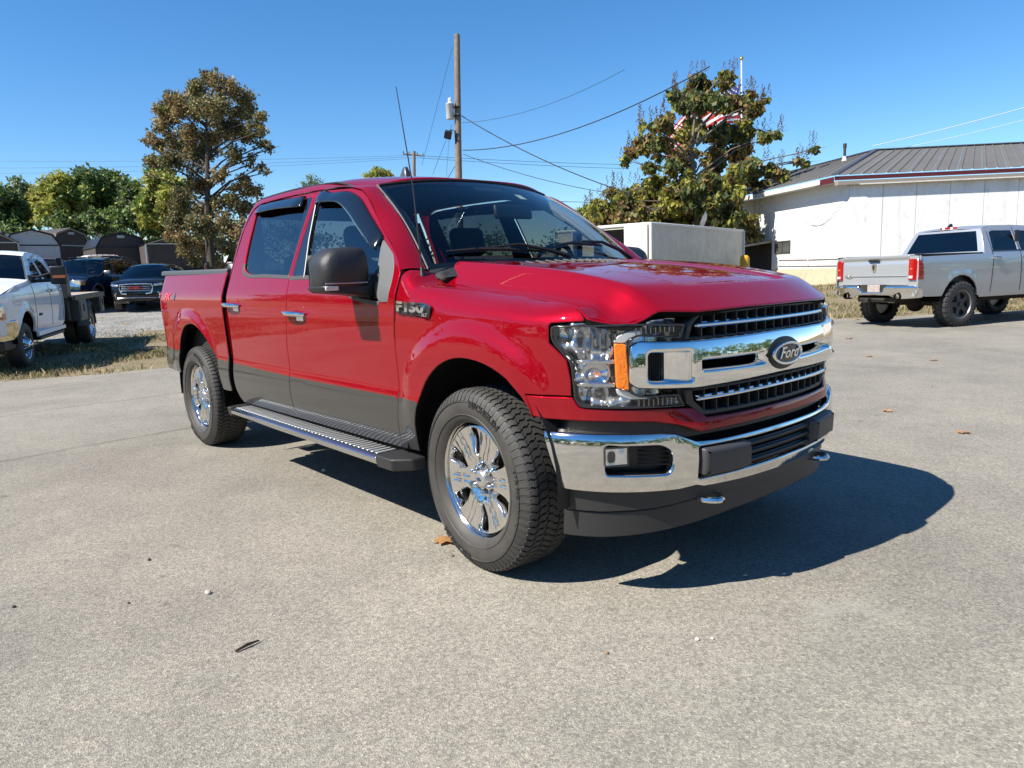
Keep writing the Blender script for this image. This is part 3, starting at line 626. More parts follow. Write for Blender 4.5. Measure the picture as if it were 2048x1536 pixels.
# ------------------------------------------------------------ garden sheds on the left
def shed(px,py,dep,head,w,L_,hw_,hr,kind,wall,roofm,trim,label,vent=True,wallside=None):
    """head: heading of the front face normal relative to the line of sight, degrees"""
    p=at(px,py+14,dep); z=p.z; v=Vector((CP.x-p.x,CP.y-p.y,0)).normalized(); a=math.atan2(v.y,v.x)+math.radians(head)
    r=empty('garden_shed',(p.x,p.y,z-.05),a); tag(r,label,'shed','garden sheds lined up on the lot')
    h=w/2
    if kind=='barn': pr=[(-h,hw_),(-h*.74,hw_+(hr-hw_)*.68),(0,hr),(h*.74,hw_+(hr-hw_)*.68),(h,hw_)]
    else: pr=[(-h,hw_),(0,hr),(h,hw_)]
    full=[(-h,.15)]+pr+[(h,.15)]
    mb=MB(); mb.prism(full,lambda y,zz:(0,y,zz),lambda y,zz:(-L_,y,zz)); mb.build('wall',wall,r,smooth=False)
    nb=max(4,int(w/.30))
    for i in range(nb):
        y0=-h+w*i/nb+.012; y1=-h+w*(i+1)/nb-.012; mb=MB(); mb.box((.006,(y0+y1)/2,.15+(hw_-.2)/2),(.012,y1-y0,hw_-.2)); mb.build('wall_board',wall,r,smooth=False)
    for k in range(len(pr)-1):
        (y0,z0),(y1,z1)=pr[k],pr[k+1]; ex=1.05
        d=math.hypot(y1-y0,z1-z0); ny,nz=-(z1-z0)/d,(y1-y0)/d
        n_=6
        for j in range(n_):
            x0=.12-(L_+.24)*j/n_; x1=.12-(L_+.24)*(j+.985)/n_; mb=MB(); e=.03
            q=[(y0-(y1-y0)*e,z0-(z1-z0)*e),(y1+(y1-y0)*e,z1+(z1-z0)*e)]
            mb.add([(x0,q[0][0]+ny*.05,q[0][1]+nz*.05),(x0,q[1][0]+ny*.05,q[1][1]+nz*.05),(x1,q[1][0]+ny*.05,q[1][1]+nz*.05),(x1,q[0][0]+ny*.05,q[0][1]+nz*.05),(x0,q[0][0]+ny*.01,q[0][1]+nz*.01),(x0,q[1][0]+ny*.01,q[1][1]+nz*.01),(x1,q[1][0]+ny*.01,q[1][1]+nz*.01),(x1,q[0][0]+ny*.01,q[0][1]+nz*.01)],[(0,1,2,3),(7,6,5,4),(0,4,5,1),(2,6,7,3),(0,3,7,4),(1,5,6,2)]); mb.build('roof_sheet',roofm,r,smooth=False)
        mb=MB(); mb.tube([(.05,y0,z0),(.05,y1,z1)],.045,n=4); mb.build('rake_trim',trim,r,smooth=False)
    for y in (-h,h):
        mb=MB(); mb.box((.01,y,hw_/2+.07),(.09,.09,hw_-.12)); mb.build('corner_board',trim,r,smooth=False)
    mb=MB(); mb.box((.02,0,hw_),(.05,w-.1,.07)); mb.build('gable_trim',trim,r,smooth=False)
    if vent: mb=MB(); mb.box((.03,0,hw_+(hr-hw_)*.72),(.05,.42,.16)); mb.build('gable_vent',mat('vent_pale',(.45,.45,.45),.6),r,smooth=False)
    if wallside:
        for i in range(3): mb=MB(); mb.box((-L_*.3-.3*i,h+.012,hw_*.62),(.22,.03,.6)); mb.build('side_window',mat('dark_pane',(.04,.045,.05),.1,c2=(.10,.10,.10),vs=3),r,smooth=False)
    mb=MB(); mb.box((-L_/2,0,.05),(L_-.2,w-.2,.2)); mb.build('skid',STEEL,r)
    return r
BRN=mat('brown_shed_siding',(.075,.058,.050),.8,var=.15,vs=3); DBRN=mat('dark_brown_siding',(.060,.050,.047),.8,var=.15,vs=3); GRYS=mat('grey_shed_siding',(.46,.47,.49),.7,var=.06,vs=2); SROOF=mat('black_shed_roof',(.018,.020,.028),.4,.2); SROOF2=mat('brown_shed_roof',(.06,.05,.045),.6); TW=mat('white_trim',(.42,.43,.44),.6); TB=mat('black_trim',(.02,.02,.022),.6); RSH=mat('red_shed_siding',(.18,.03,.02),.7); WRO=mat('white_shed_roof',(.55,.55,.54),.4)
shed(72,520,44,14,2.95,4.2,1.35,2.28,'barn',GRYS,SROOF,TB,'light grey gambrel shed with black roof at the left of the lot',wallside=True)
shed(150,520,50,34,2.7,4.6,1.5,2.65,'barn',BRN,SROOF2,TW,'brown gambrel shed half hidden behind the light grey one')
shed(249,522,46,12,2.9,4.2,1.35,2.25,'barn',DBRN,SROOF,TB,'dark brown gambrel shed with pale gable vent behind the black SUV')
shed(196,522,52,20,2.2,3,1.5,1.95,'gable',BRN,SROOF2,TW,'narrow brown shed squeezed behind the dark gambrel shed',vent=False)
shed(360,525,45,10,3.5,4.2,1.62,2.15,'gable',DBRN,SROOF,TW,'dark brown gable shed with pale corner trim under the big tree',vent=False)
shed(308,520,60,25,2.6,4,1.75,2.35,'gable',RSH,WRO,RSH,'small red shed with white roof between the dark sheds')
shed(-18,520,42,10,3.0,4.2,1.45,2.3,'gable',BRN,SROOF2,TW,'brown shed cut off by the left edge of the photo',vent=False)
shed(22,520,56,35,3.0,5,2.1,2.75,'gable',BRN,SROOF,TW,'dark shed with pale gutter behind the leftmost shed',vent=False)
# ------------------------------------------------------------ utility poles, wires, flag
POLE=mat('weathered_pole',(.23,.17,.125),.9,c2=(.13,.10,.08),vs=6)
WIRE=mat('black_wire',(.015,.015,.016),.6); WIREP=mat('lit_pale_wire',(.5,.52,.55),.4)  # pale wire colour stands in for sunlight on the lines
def wire(nm,label,pts,r,m=WIRE,sag=0,grp='overhead wires'):
    a,b=Vector(pts[0]),Vector(pts[-1]); P_=[]
    for i in range(17):
        t=i/16; q=a.lerp(b,t); q.z-=sag*4*t*(1-t); P_.append(q)
    mb=MB(); mb.tube(P_,r,n=5); o=mb.build(nm,m,None); tag(o,label,'wire',grp); return o
b0=at(919.5,520,30); t0=at(915,70,30); UP=empty('utility_pole',(b0.x,b0.y,0)); tag(UP,'tall wooden utility pole with grey transformer behind the red pickup roof','utility pole')
o0=Vector((b0.x,b0.y,0)); mb=MB(); mb.tube([b0-o0+Vector((0,0,-2.0)),(b0+t0)/2-o0,t0-o0],[.155,.14,.12],n=14); mb.build('shaft',POLE,UP)
tr=at(901,224,29.9)-o0; mb=MB(); mb.lathe([(0,-.30),(.15,-.30),(.165,-.27),(.165,.27),(.175,.28),(.175,.31),(.10,.36),(0,.37)],c=tr,n=24,axis='z'); trn=mb.build('transformer',mat('transformer_grey',(.45,.47,.47),.4),UP,sharp=50)
for dx in (-.05,.06): mb=MB(); mb.lathe([(.02,.34),(.045,.38),(.03,.41),(.045,.44),(.03,.47),(.04,.50),(.015,.56),(0,.57)],c=(tr.x+dx,tr.y,tr.z),n=10,axis='z'); mb.build('bushing',mat('porcelain',(.6,.6,.58),.3),trn)
mb=MB(); mb.box((tr.x+.16,tr.y+.16,tr.z+.17),(.30,.30,.05)); mb.box((tr.x+.16,tr.y+.16,tr.z-.17),(.30,.30,.05)); mb.build('transformer_bracket',STEEL,trn)
fl=at(897,270,29.8)-o0; mb=MB(); mb.box((0,0,0),(.30,.14,.34)); f_=mb.build('flood_light',BLK,UP,bevel=.03); f_.location=fl; f_.rotation_euler=(.5,.3,.8)
mb=MB(); mb.tube([at(913,288,29.9)-o0,at(911,262,29.8)-o0,at(904,260,29.8)-o0,fl],.035,n=8); mb.build('light_arm',BLK,f_.parent)
def w2(nm,label,p0,d0,p1,d1,r,m=WIRE,sag=.0): wire(nm,label,[at(*p0,d0),at(*p1,d1)],r,m,sag)
w2('service_cable','thick dark cable from the pole down towards the leafy tree',(924,232),30,(1262,388),27,.020,sag=.25)
w2('service_cable','cable rising from the pole to the upper right edge of sky',(927,301),30,(1420,134),20,.018,sag=.55)
w2('service_cable','thin dashed line rising from the pole to the upper right',(926,246),30,(1250,140),24,.008,sag=.35)
w2('service_cable','thin cable from mid pole sloping right towards the tree',(928,309),30,(1230,388),28,.012,sag=.18)
w2('guy_wire','thin guy wire slanting left from the pole top',(906,95),30,(845,330),33,.008)
w2('guy_wire','guy wire slanting left from the transformer to the far ground',(905,250),30,(866,350),31,.008)
w2('guy_wire','short guy wire at the foot of the pole above the roof',(913,330),30,(893,362),30,.012)
w2('drop_wire','near vertical drop wire left of the pole',(899,280),30,(893,360),30,.006)
w2('power_line','upper faint line across the sky left of the pole',(-60,322),62,(829,311),60,.010,sag=.2); w2('power_line','middle faint line across the sky left of the pole',(-60,336),62,(822,314),60,.010,sag=.25); w2('power_line','lower faint line across the sky left of the pole',(-60,347),62,(840,316),60,.010,sag=.3)
w2('power_line','upper faint line right of the far pole',(829,311),60,(1260,330),62,.016,sag=.1); w2('power_line','lower faint line right of the far pole',(840,316),60,(1260,338),62,.016,sag=.1)
w2('pale_line','upper pale line catching light above the grey roof',(1745,293),45,(2120,196),40,.022,WIREP,.1); w2('pale_line','lower pale line catching light above the grey roof',(1775,303),45,(2120,222),40,.015,WIREP,.1)
w2('cable_line','dark line passing behind the windscreen pillar to the tree',(1000,400),34,(1240,407),32,.012)
b1=at(826,420,60); t1=at(829,303,60); FP=empty('utility_pole',(b1.x,b1.y,0)); tag(FP,'distant utility pole with crossarm left of the near one','utility pole'); o1=Vector((b1.x,b1.y,0))
mb=MB(); mb.tube([b1-o1-Vector((0,0,3)),t1-o1],[.16,.13],n=10); mb.build('shaft',POLE,FP)
c0=at(807,308,60)-o1;c1=at(848,312,60)-o1; mb=MB(); mb.tube([c0,c1],.07,n=6); ca=mb.build('crossarm',POLE,FP)
for t in (0.02,.3,.7,.98): q=c0.lerp(c1,t); mb=MB(); mb.cyl(q,q+Vector((0,0,.22)),.05,.03,n=8); mb.build('insulator',BLK,ca)
b2=at(513,420,70); t2=at(514,380,70); P3=empty('utility_pole',(b2.x,b2.y,0)); tag(P3,'small far pole just above the pickup rear roof corner','utility pole'); o2=Vector((b2.x,b2.y,0)); mb=MB(); mb.tube([b2-o2-Vector((0,0,3)),t2-o2],.12,n=8); mb.build('shaft',POLE,P3); mb=MB(); mb.tube([at(508,382,70)-o2,at(523,384,70)-o2],.05,n=6); mb.build('crossarm',POLE,P3)
# flag behind the leafy tree
FD=38; fp=at(1488,420,FD); FLG=empty('flag_pole',(fp.x,fp.y,0)); tag(FLG,'tall white flag pole behind the leafy tree','flag pole'); of=Vector((fp.x,fp.y,0)); mb=MB(); mb.tube([fp-of-Vector((0,0,5)),at(1484,120,FD)-of],[.06,.04],n=8); mb.build('shaft',mat('flagpole_white',(.7,.7,.7),.4),FLG)
mb=MB(); mb.ball(at(1484,118,FD)-of,.10,n=8); mb.build('finial',mat('gold',(.6,.4,.1),.3,.9),FLG)
fo_=at(1484,168,FD); FR_=empty('flag',fo_); tag(FR_,'red white and blue striped flag drooping behind the leafy tree','flag')
dwn=Vector((0,0,-1)); 
def fpt(u,v):
    """u along the fly, v down the hoist: limp cloth in a light breeze"""
    q=-CR*(3.9*u)+Vector((0,0,-1.9*v-2.2*u*u-.35*u))+CF*(.28*math.sin(7*u+2*v)+.14*math.sin(15*u+v)); q+= -CR*(.12*math.sin(5*v)) ; return q
for i in range(13):
    v0,v1=i/13,(i+1)/13; u0=.4 if i<7 else 0; mb=MB(); mb.grid(lambda u,v:fpt(u,v),np.linspace(u0,1,22),[v0,(v0+v1)/2,v1]); mb.build('stripe',mat('flag_red',(.50,.015,.02),.8) if i%2==0 else mat('flag_white',(.75,.75,.76),.8),FR_,sharp=None,fix=False)
mb=MB(); mb.grid(fpt,np.linspace(0,.4,10),np.linspace(0,7/13,8)); cn=mb.build('canton',mat('flag_blue',(.015,.03,.14),.8),FR_,sharp=None,fix=False)
for r_ in range(9):
    for c_ in range(6 if r_%2==0 else 5):
        u=(.033+.067*c_+(0 if r_%2==0 else .033)); v=(r_+.9)*7/13/9.8; q=fpt(u,v)-CF*.03; mb=MB(); P_=[]
        for k in range(10): rr=.075 if k%2==0 else .03; a=math.pi/2+k*math.pi/5; P_.append(q+CR*(rr*math.cos(a))+Vector((0,0,rr*math.sin(a))))
        mb.add(P_,[tuple(range(10))]); mb.build('star',mat('flag_white',(.75,.75,.76),.8),cn,smooth=False,fix=False)
# ------------------------------------------------------------ the red pickup
T=empty('pickup_truck'); tag(T,'large red crew cab pickup with chrome grille and wheels in the foreground','pickup truck')
def spline(pts,n):
    """Catmull-Rom through points of any dimension, n samples"""
    pts=[np.array(p,float) for p in pts]; L=[0.0]
    for i in range(1,len(pts)): L.append(L[-1]+float(np.linalg.norm(pts[i]-pts[i-1])))
    f=[cat(L,[p[k] for p in pts]) for k in range(len(pts[0]))]
    return [tuple(g(L[-1]*i/(n-1)) for g in f) for i in range(n)]
sx=lambda x:S0-x
ztone=lambda x:.730+max(0,-x-1.85)*.022
# fender
arch=[(-.445,.47),(-.435,.52),(-.41,.62),(-.36,.74),(-.28,.845),(-.17,.92),(-.05,.957),(.08,.957),(.2,.928),(.30,.872),(.365,.80),(.40,.745)]
archs=spline(arch,26)
fen=[(sx(-.60),.462)]+[(sx(x) if x<0 else None,z) for x,z in []]
def s_of_x(x):
    lo,hi=.3,2.5
    for _ in range(40):
        m=(lo+hi)/2
        if plx(m)>x: lo=m
        else: hi=m
    return lo
arch_st=[(s_of_x(x),z) for x,z in archs]
fen=[(sx(-.597),.462)]+[p for p in arch_st if p[1]<.835 or p[0]>1.3]+[(1.215,.838),(1.02,.838),(1.020,.90),(1.028,.945),(1.036,.980),(1.108,1.062),(1.108,1.150),(1.10,1.164),(1.03,1.175),(.966,1.185),(.962,1.20),(.985,1.245),(1.035,1.310),(1.08,1.322),(1.12,1.312),(1.2,1.294),(1.3,1.298),(1.4,1.316),(1.5,1.374),(1.6,1.405),(1.7,1.412),(1.9,1.418),(2.0,1.42),(2.07,1.415),(2.10,1.38),(2.122,1.345),(2.125,1.26),(2.128,1.19),(2.147,1.044),(2.150,.72)]
panel('fender',Pnose,fen,[RED,GREYP,DARK],T,fmi=2,ref=(0,-1,0),step=.03,lip=.005,drop=.005,thick=.03,mirror=True,cuts=[[(1.7,.731),(2.3,.731)]],mfn=lambda s,t:1 if (t<.731 and s>1.6) else 0)
# front fascia (painted cover under the lamps and the grille)
def Pfas(s,t):
    x,y,z=Pnose(s,t) if s>=0 else (lambda q:(q[0],-q[1],q[2]))(Pnose(-s,t))
    x+=.035*sst(.80,.70,t)*sst(.72,.48,abs(s)); return (x,y,z)
half=[(1.215,.833),(1.02,.833),(1.016,.83),(.99,.793),(.565,.775),(.53,.772),(.478,.732),(.3,.728)]
bot=[(.3,.680),(.42,.678),(.516,.677),(.606,.712),(.70,.73),(.857,.740),(1.13,.745),(s_of_x(.40),.752)]
out=[(-s,t) for s,t in half]+[(s,t) for s,t in reversed(half)]
out+=[(s,t) for s,t in reversed(bot)]+[(-s,t) for s,t in bot]
panel('front_fascia',Pfas,out,[RED,DARK],T,fmi=1,ref=(1,0,0),step=.035,lip=.006,drop=.006,thick=.06)
# hood
hs=[(-.50,-.725),(-.475,-.745),(-.40,-.762),(-.2,-.786),(.04,-.812),(.3,-.831),(.53,-.848),(.585,-.863),(.612,-.868),(.68,-.815),(.75,-.715),(.80,-.61),(.822,-.56),(.845,-.50),(.862,-.40),(.873,-.28),(.881,-.12),(.883,0)]
ho=hs+[(x,-y) for x,y in hs[-2::-1]]+[(-.38,.5),(-.33,.2),(-.33,-.2),(-.38,-.5)]
panel('hood',Phood,ho,[RED,DARK],T,fmi=1,ref=(0,0,1),step=.022,lip=.006,drop=.007,thick=.022)
# doors
fd=[(-.597,.462),(-.568,.72),(-.570,1.044),(-.549,1.19),(-.546,1.26),(-.548,1.34),(-.60,1.405),(-.665,1.452),(-.855,1.576),(-1.09,1.754),(-1.176,1.801),(-1.295,1.828),(-1.70,1.856),(-1.733,1.856),(-1.787,1.339),(-1.775,1.20),(-1.838,.93),(-1.838,.73),(-1.822,.50),(-1.822,.462)]
fh=rnd([(-1.765,1.350),(-1.722,1.815),(-1.30,1.795),(-1.205,1.768),(-1.10,1.706),(-.80,1.512),(-.655,1.425),(-.612,1.36),(-.600,1.28),(-.612,1.192),(-.80,1.205),(-1.02,1.245),(-1.16,1.322),(-1.40,1.343)],[.02,.02,.03,.04,.05,.05,.04,.04,.04,.02,.05,.08,.08,.08])
rd=[(-1.828,.462),(-1.828,.50),(-1.844,.73),(-1.844,.93),(-1.781,1.20),(-1.793,1.339),(-1.739,1.856),(-2.1,1.864),(-2.5,1.862),(-2.62,1.857),(-2.71,1.83),(-2.75,1.77),(-2.780,1.70),(-2.80,1.5),(-2.805,1.2),(-2.805,.75),(-2.795,.56),(-2.76,.50),(-2.72,.462)]
rh=rnd([(-1.768,1.825),(-1.815,1.352),(-2.46,1.378),(-2.585,1.42),(-2.61,1.53),(-2.645,1.80),(-2.60,1.828),(-2.52,1.836)],[.02,.03,.06,.06,.05,.05,.03,.05])
for nm,o,h in (('front_door',fd,fh),('rear_door',rd,rh)):
    panel(nm,Pside,o,[RED,GREYP,DARK],T,fmi=2,holes=[h],step=.035,lip=.005,drop=.006,thick=.03,mirror=True,cuts=[[(-.5,ztone(-.5)),(-1.85,ztone(-1.85)),(-2.9,ztone(-2.9))]],mfn=lambda x,z:1 if z<ztone(x) else 0)
def off(S,d,sgn=1):
    def f(a,b):
        x,y,z=S(a,b); return (x,y+d*sgn,z)
    return f
Pin=off(Pside,.012); Pout=off(Pside,-.004)
gw=rnd([(-1.58,1.33),(-1.70,1.82),(-1.28,1.80),(-1.19,1.768),(-1.09,1.705),(-.79,1.51),(-.74,1.33),(-.80,1.20),(-1.02,1.24),(-1.16,1.318)],.02)
panel('front_door_window',Pin,gw,glass('front_side_glass',(.24,.26,.27),ior=1.75),T,step=.06,lip=.002,drop=.0,thick=.003,mirror=True)
rw=rnd([(-1.72,1.345),(-1.85,1.83),(-2.52,1.84),(-2.64,1.80),(-2.60,1.42),(-2.46,1.372)],.03)
panel('rear_door_window',Pin,rw,glass('rear_side_glass',(.085,.095,.10),ior=1.75),T,step=.06,lip=.002,drop=.0,thick=.003,mirror=True)
panel('b_pillar_trim',off(Pside,.004),[(-1.722,1.345),(-1.80,1.348),(-1.86,1.836),(-1.755,1.842)],BLKG,T,step=.06,mirror=True,thick=.01)
panel('b_pillar_trim',off(Pside,.005),[(-1.602,1.34),(-1.768,1.346),(-1.735,1.835),(-1.715,1.835)],BLKG,T,step=.06,mirror=True,thick=.01)
mb=MB(); mb.tube([Pside(-1.585,1.335),Pside(-1.645,1.56),Pside(-1.692,1.785)],.0055,n=6); mb.build('window_divider',mat('light_trim',(.10,.10,.10),.4),T,mirror=True)
panel('mirror_sail',off(Pside,.000),rnd([(-.818,1.52),(-.66,1.432),(-.612,1.36),(-.598,1.28),(-.604,1.196),(-.69,1.196),(-.74,1.25),(-.765,1.33)],.015),GREYT,T,step=.04,mirror=True,thick=.015)
BM=mat('belt_rubber',(.05,.05,.052),.6)
def strip(nm,S,pts,w,m,T=T,n=40,th=.008,mirror=True):
    q=spline(pts,n); o=[]
    a=[];b=[]
    for i,p in enumerate(q):
        d=np.array(q[min(i+1,n-1)])-np.array(q[max(i-1,0)]); d/=np.linalg.norm(d)+1e-9
        a.append((p[0]-d[1]*w/2,p[1]+d[0]*w/2)); b.append((p[0]+d[1]*w/2,p[1]-d[0]*w/2))
    return panel(nm,S,a+b[::-1],m,T,step=.05,lip=.003,drop=.004,thick=th,mirror=mirror)
strip('belt_moulding',Pout,[(-1.785,1.337),(-1.40,1.334),(-1.18,1.314),(-1.03,1.243),(-.80,1.200),(-.69,1.19)],.024,BM)
strip('belt_moulding',Pout,[(-1.80,1.344),(-2.2,1.360),(-2.47,1.370),(-2.57,1.395),(-2.60,1.45)],.024,BM)
# window visors
def Pvis(a,b,k=.028): x,y,z=Pside(a,b); return (x,y-k,z)
def visor(nm,top,bot):
    """smoked deflector bowed out from the top of the window"""
    n=len(top)*5; A=spline(top,n); B=spline(bot,n); mb=MB()
    def fn(i,w):
        i=int(i); a=(A[i][0]*(1-w)+B[i][0]*w,A[i][1]*(1-w)+B[i][1]*w); x,y,z=Pside(*a); e=min(1,min(i,n-1-i)/2.5)
        return (x,y-.005-(.034*math.sin(w*math.pi*.5)**.8)*(.35+.65*e),z)
    mb.grid(fn,range(n),[0,.15,.35,.6,.85,1]); o=mb.build(nm,mat('smoked_acrylic',(.006,.007,.009),.12,coat=.6),T,sharp=50,mirror=True)
    for q in o:
        s=q.modifiers.new('s','SOLIDIFY'); s.thickness=.003
visor('window_visor',[(-2.655,1.800),(-2.61,1.848),(-2.50,1.856),(-2.2,1.856),(-1.875,1.845)],[(-2.615,1.788),(-2.58,1.795),(-2.48,1.795),(-2.2,1.792),(-1.862,1.775)])
visor('window_visor',[(-1.70,1.79),(-1.685,1.832),(-1.50,1.826),(-1.29,1.808),(-1.185,1.772),(-1.0,1.655),(-.80,1.528)],[(-1.675,1.765),(-1.655,1.770),(-1.50,1.768),(-1.33,1.745),(-1.24,1.705),(-1.06,1.60),(-.805,1.455)])
# cab side frame from the windscreen pillar over the cant rail to the rear corner
Q=[(-.546,1.352),(-.668,1.458),(-.858,1.582),(-1.09,1.759),(-1.18,1.806),(-1.297,1.833),(-1.70,1.861),(-2.1,1.869),(-2.5,1.867),(-2.63,1.861),(-2.718,1.833),(-2.787,1.70),(-2.806,1.5),(-2.811,1.2),(-2.811,.75),(-2.80,.50)]
Rr=[Pwind(1.012,.0),Pwind(1.012,.24),Pwind(1.012,.52),Pwind(1.012,.86),Pwind(1.01,1.0),Proof(-1.31,-.690),Proof(-1.7,-.705),Proof(-2.1,-.705),Proof(-2.5,-.705),Proof(-2.66,-.705),Proof(-2.80,-.700),(-2.862,-.80,1.70),(-2.862,-.875,1.5),(-2.862,-.945,1.2),(-2.862,-.945,.75),(-2.855,-.93,.50)]
A=spline([Pside(*q) for q in Q],140); B=spline(Rr,140); mb=MB()
def cs(i,w):
    i=int(i); a=Vector(A[i]); b=Vector(B[i]); p=a.lerp(b,w); t=Vector(A[min(i+1,139)])-Vector(A[max(i-1,0)]); n=t.cross(b-a)
    if n.length<1e-9: n=Vector((0,-1,0))
    n.normalize(); n=n if n.y<0 else -n
    return p+n*(.26*(b-a).length*w*(1-w)) if w>=0 else a+Vector((0,.02,0))
mb.grid(cs,range(140),[-1,0,.1,.22,.36,.5,.64,.78,.9,1]); mb.build('cab_side_frame',RED,T,sharp=60,mirror=True)
# roof
fr=[Pwind(u,1.0) for u in np.linspace(1.0,-1.0,21)]
ro=[(p[0]-.004,p[1]) for p in fr]+[(-1.31,.690),(-1.7,.705),(-2.66,.705),(-2.80,.695),(-2.85,.62),(-2.87,.3),(-2.87,-.3),(-2.85,-.62),(-2.80,-.695),(-2.66,-.705),(-1.7,-.705),(-1.31,-.690)]
panel('roof',Proof,ro,RED,T,ref=(0,0,1),step=.05,lip=.006,drop=.008,thick=.03)
mb=MB(); mb.tube([Proof(-1.32+(-1.44)*i/12,-.708) for i in range(13)],.007,n=6); mb.build('roof_ditch_strip',BLK,T,mirror=True)
# windscreen
mb=MB(); us=[-1+2*i/24 for i in range(25)]; vs_=[i/12 for i in range(13)]; mb.grid(Pwind,us[::-1],vs_); mb.build('windscreen',WSG,T,sharp=None,fix=False)
FR=mat('black_frit',(.006,.006,.007),.3)
def wpt(u,v,d=.006):
    e=.01; a=Vector(Pwind(u,v)); n=(Vector(Pwind(u+e,v))-a).cross(Vector(Pwind(u,v+e))-a).normalized(); n=n if n.x>0 else -n
    return a+n*d
mb=MB()
for u0,u1,v0,v1 in ((-1,-.965,0,1),(.965,1,0,1),(-.965,.965,0,.05),(-.965,.965,.975,1),(-.30,.30,.93,.975)):
    mb.grid(lambda u,v:wpt(u,v,-.004),np.linspace(u0,u1,2+int(12*(u1-u0))),np.linspace(v0,v1,2+int(10*(v1-v0))))
mb.build('windscreen_frit',FR,T,sharp=None)
mb=MB(); mb.tube([wpt(1.0,i/14,.003) for i in range(15)],.004,n=6); mb.build('windscreen_trim',mat('grey_seal',(.13,.13,.125),.5),T,mirror=True)
mb=MB(); mb.tube([wpt(u,1.0,.002) for u in np.linspace(-.98,.98,25)],.007,n=6); mb.build('windscreen_header_seal',BLK,T)
# inspection sticker + toll tag + mirror
mb=MB(); mb.grid(lambda u,v:wpt(u,v,-.006),np.linspace(-.22,-.30,3),np.linspace(.75,.82,3)); mb.build('windscreen_sticker',mat('sticker_green_white',(.55,.66,.58),.6),T)
mb=MB(); mb.box((0,0,0),(.03,.27,.085)); rv=mb.build('interior_mirror',BLK,T,bevel=.012); rv.location=(-.90,.10,1.685); rv.rotation_euler=(0,-.2,-.12)
mb=MB(); mb.grid(lambda u,v:wpt(u,v,-.009),np.linspace(-.16,.16,5),np.linspace(.86,.97,4)); mb.build('sensor_housing',BLK,T)
# cowl + wipers
mb=MB()
def cw(u,w):
    a=Vector(Pwind(u,.0)); return (a.x-.03+.165*w-.06*w*(u*u),a.y*1.0,a.z+.012-.025*w-.035*w*u*u)
mb.grid(cw,np.linspace(-1,1,31),[0,.3,.6,1]); cwl=mb.build('cowl',BLKT,T)
for i in range(26):
    u=-.9+i*.07; mb=MB(); a=Vector(cw(u,.35)); b=Vector(cw(u,.9)); mb.tube([a+Vector((0,0,.004)),b+Vector((0,0,.004))],.006,n=5); mb.build('cowl_rib',BLKT,cwl)
def wiper(bl,arm):
    mb=MB(); P_=[wpt(u,v,.016) for u,v in bl]; mb.tube(P_,[.005]+[.011]*(len(P_)-2)+[.005],n=6)
    w=mb.build('wiper',BLK,T); mb=MB(); Q_=[wpt(u,v,h) for u,v,h in arm]; mb.tube(Q_,[.006,.009,.011,.014][:len(Q_)],n=6); mb.build('wiper_arm',BLK,w)
wiper([(.86,.125),(.66,.125),(.45,.105),(.24,.075)],[(.58,.13,.02),(.40,.115,.04),(.22,.06,.035),(.06,.02,.02)])
wiper([(.10,.13),(-.1,.155),(-.3,.15),(-.46,.14)],[(-.22,.17,.02),(-.42,.14,.04),(-.62,.08,.035),(-.80,.02,.02)])
# antennas
mb=MB(); mb.tube([(-.49,-.855,1.335),(-.53,-.857,1.75),(-.62,-.862,2.22)],[.005,.0035,.002],n=6); an=mb.build('antenna_mast',BLK,T)
mb=MB(); mb.cyl((-.478,-.862,1.295),(-.49,-.857,1.36),.018,.008); mb.build('antenna_base',BLK,an)
mb=MB(); fin=[(-1.88,1.945),(-1.835,1.972),(-1.785,1.992),(-1.76,2.045),(-1.735,2.05),(-1.712,2.0),(-1.695,1.945)]
mb.prism(fin,lambda x,z:(x,-.10-.012-.02*(2.05-z)/.1,z),lambda x,z:(x,-.10+.012+.02*(2.05-z)/.1,z)); mb.build('roof_antenna_fin',mat('fin_grey',(.06,.062,.065),.3,coat=.4),T,bevel=.008)
# door mirrors
def rbox(fn,nu=13,nv=9): pass
mb=MB()
# head: rounded shell lofted outwards along y
secs=[(-1.022,.10,.060,1.362),(-1.027,.17,.096,1.364),(-1.042,.20,.107,1.365),(-1.10,.215,.110,1.366),(-1.19,.215,.106,1.364),(-1.232,.205,.094,1.356),(-1.262,.17,.072,1.345),(-1.274,.09,.045,1.338)]
def sup(t,a,b,n=4.2):
    c,s=math.cos(t),math.sin(t); return a*math.copysign(abs(c)**(2/n),c),b*math.copysign(abs(s)**(2/n),s)
vs=[];K=28
for y,dx,dz,zc in secs:
    for k in range(K):
        a,b=sup(2*math.pi*k/K,dx/2,dz); xo=-.80+a+.02*(1-abs(b)/.12); vs.append((xo,y,zc+b))
fs=[]
for i in range(len(secs)-1):
    for k in range(K): fs.append((i*K+k,i*K+(k+1)%K,(i+1)*K+(k+1)%K,(i+1)*K+k))
fs.append(tuple(range(K))); fs.append(tuple(range((len(secs)-1)*K,len(secs)*K)))
mb.add(vs,fs); mh=mb.build('door_mirror',BLKT,T,sharp=55,mirror=True)
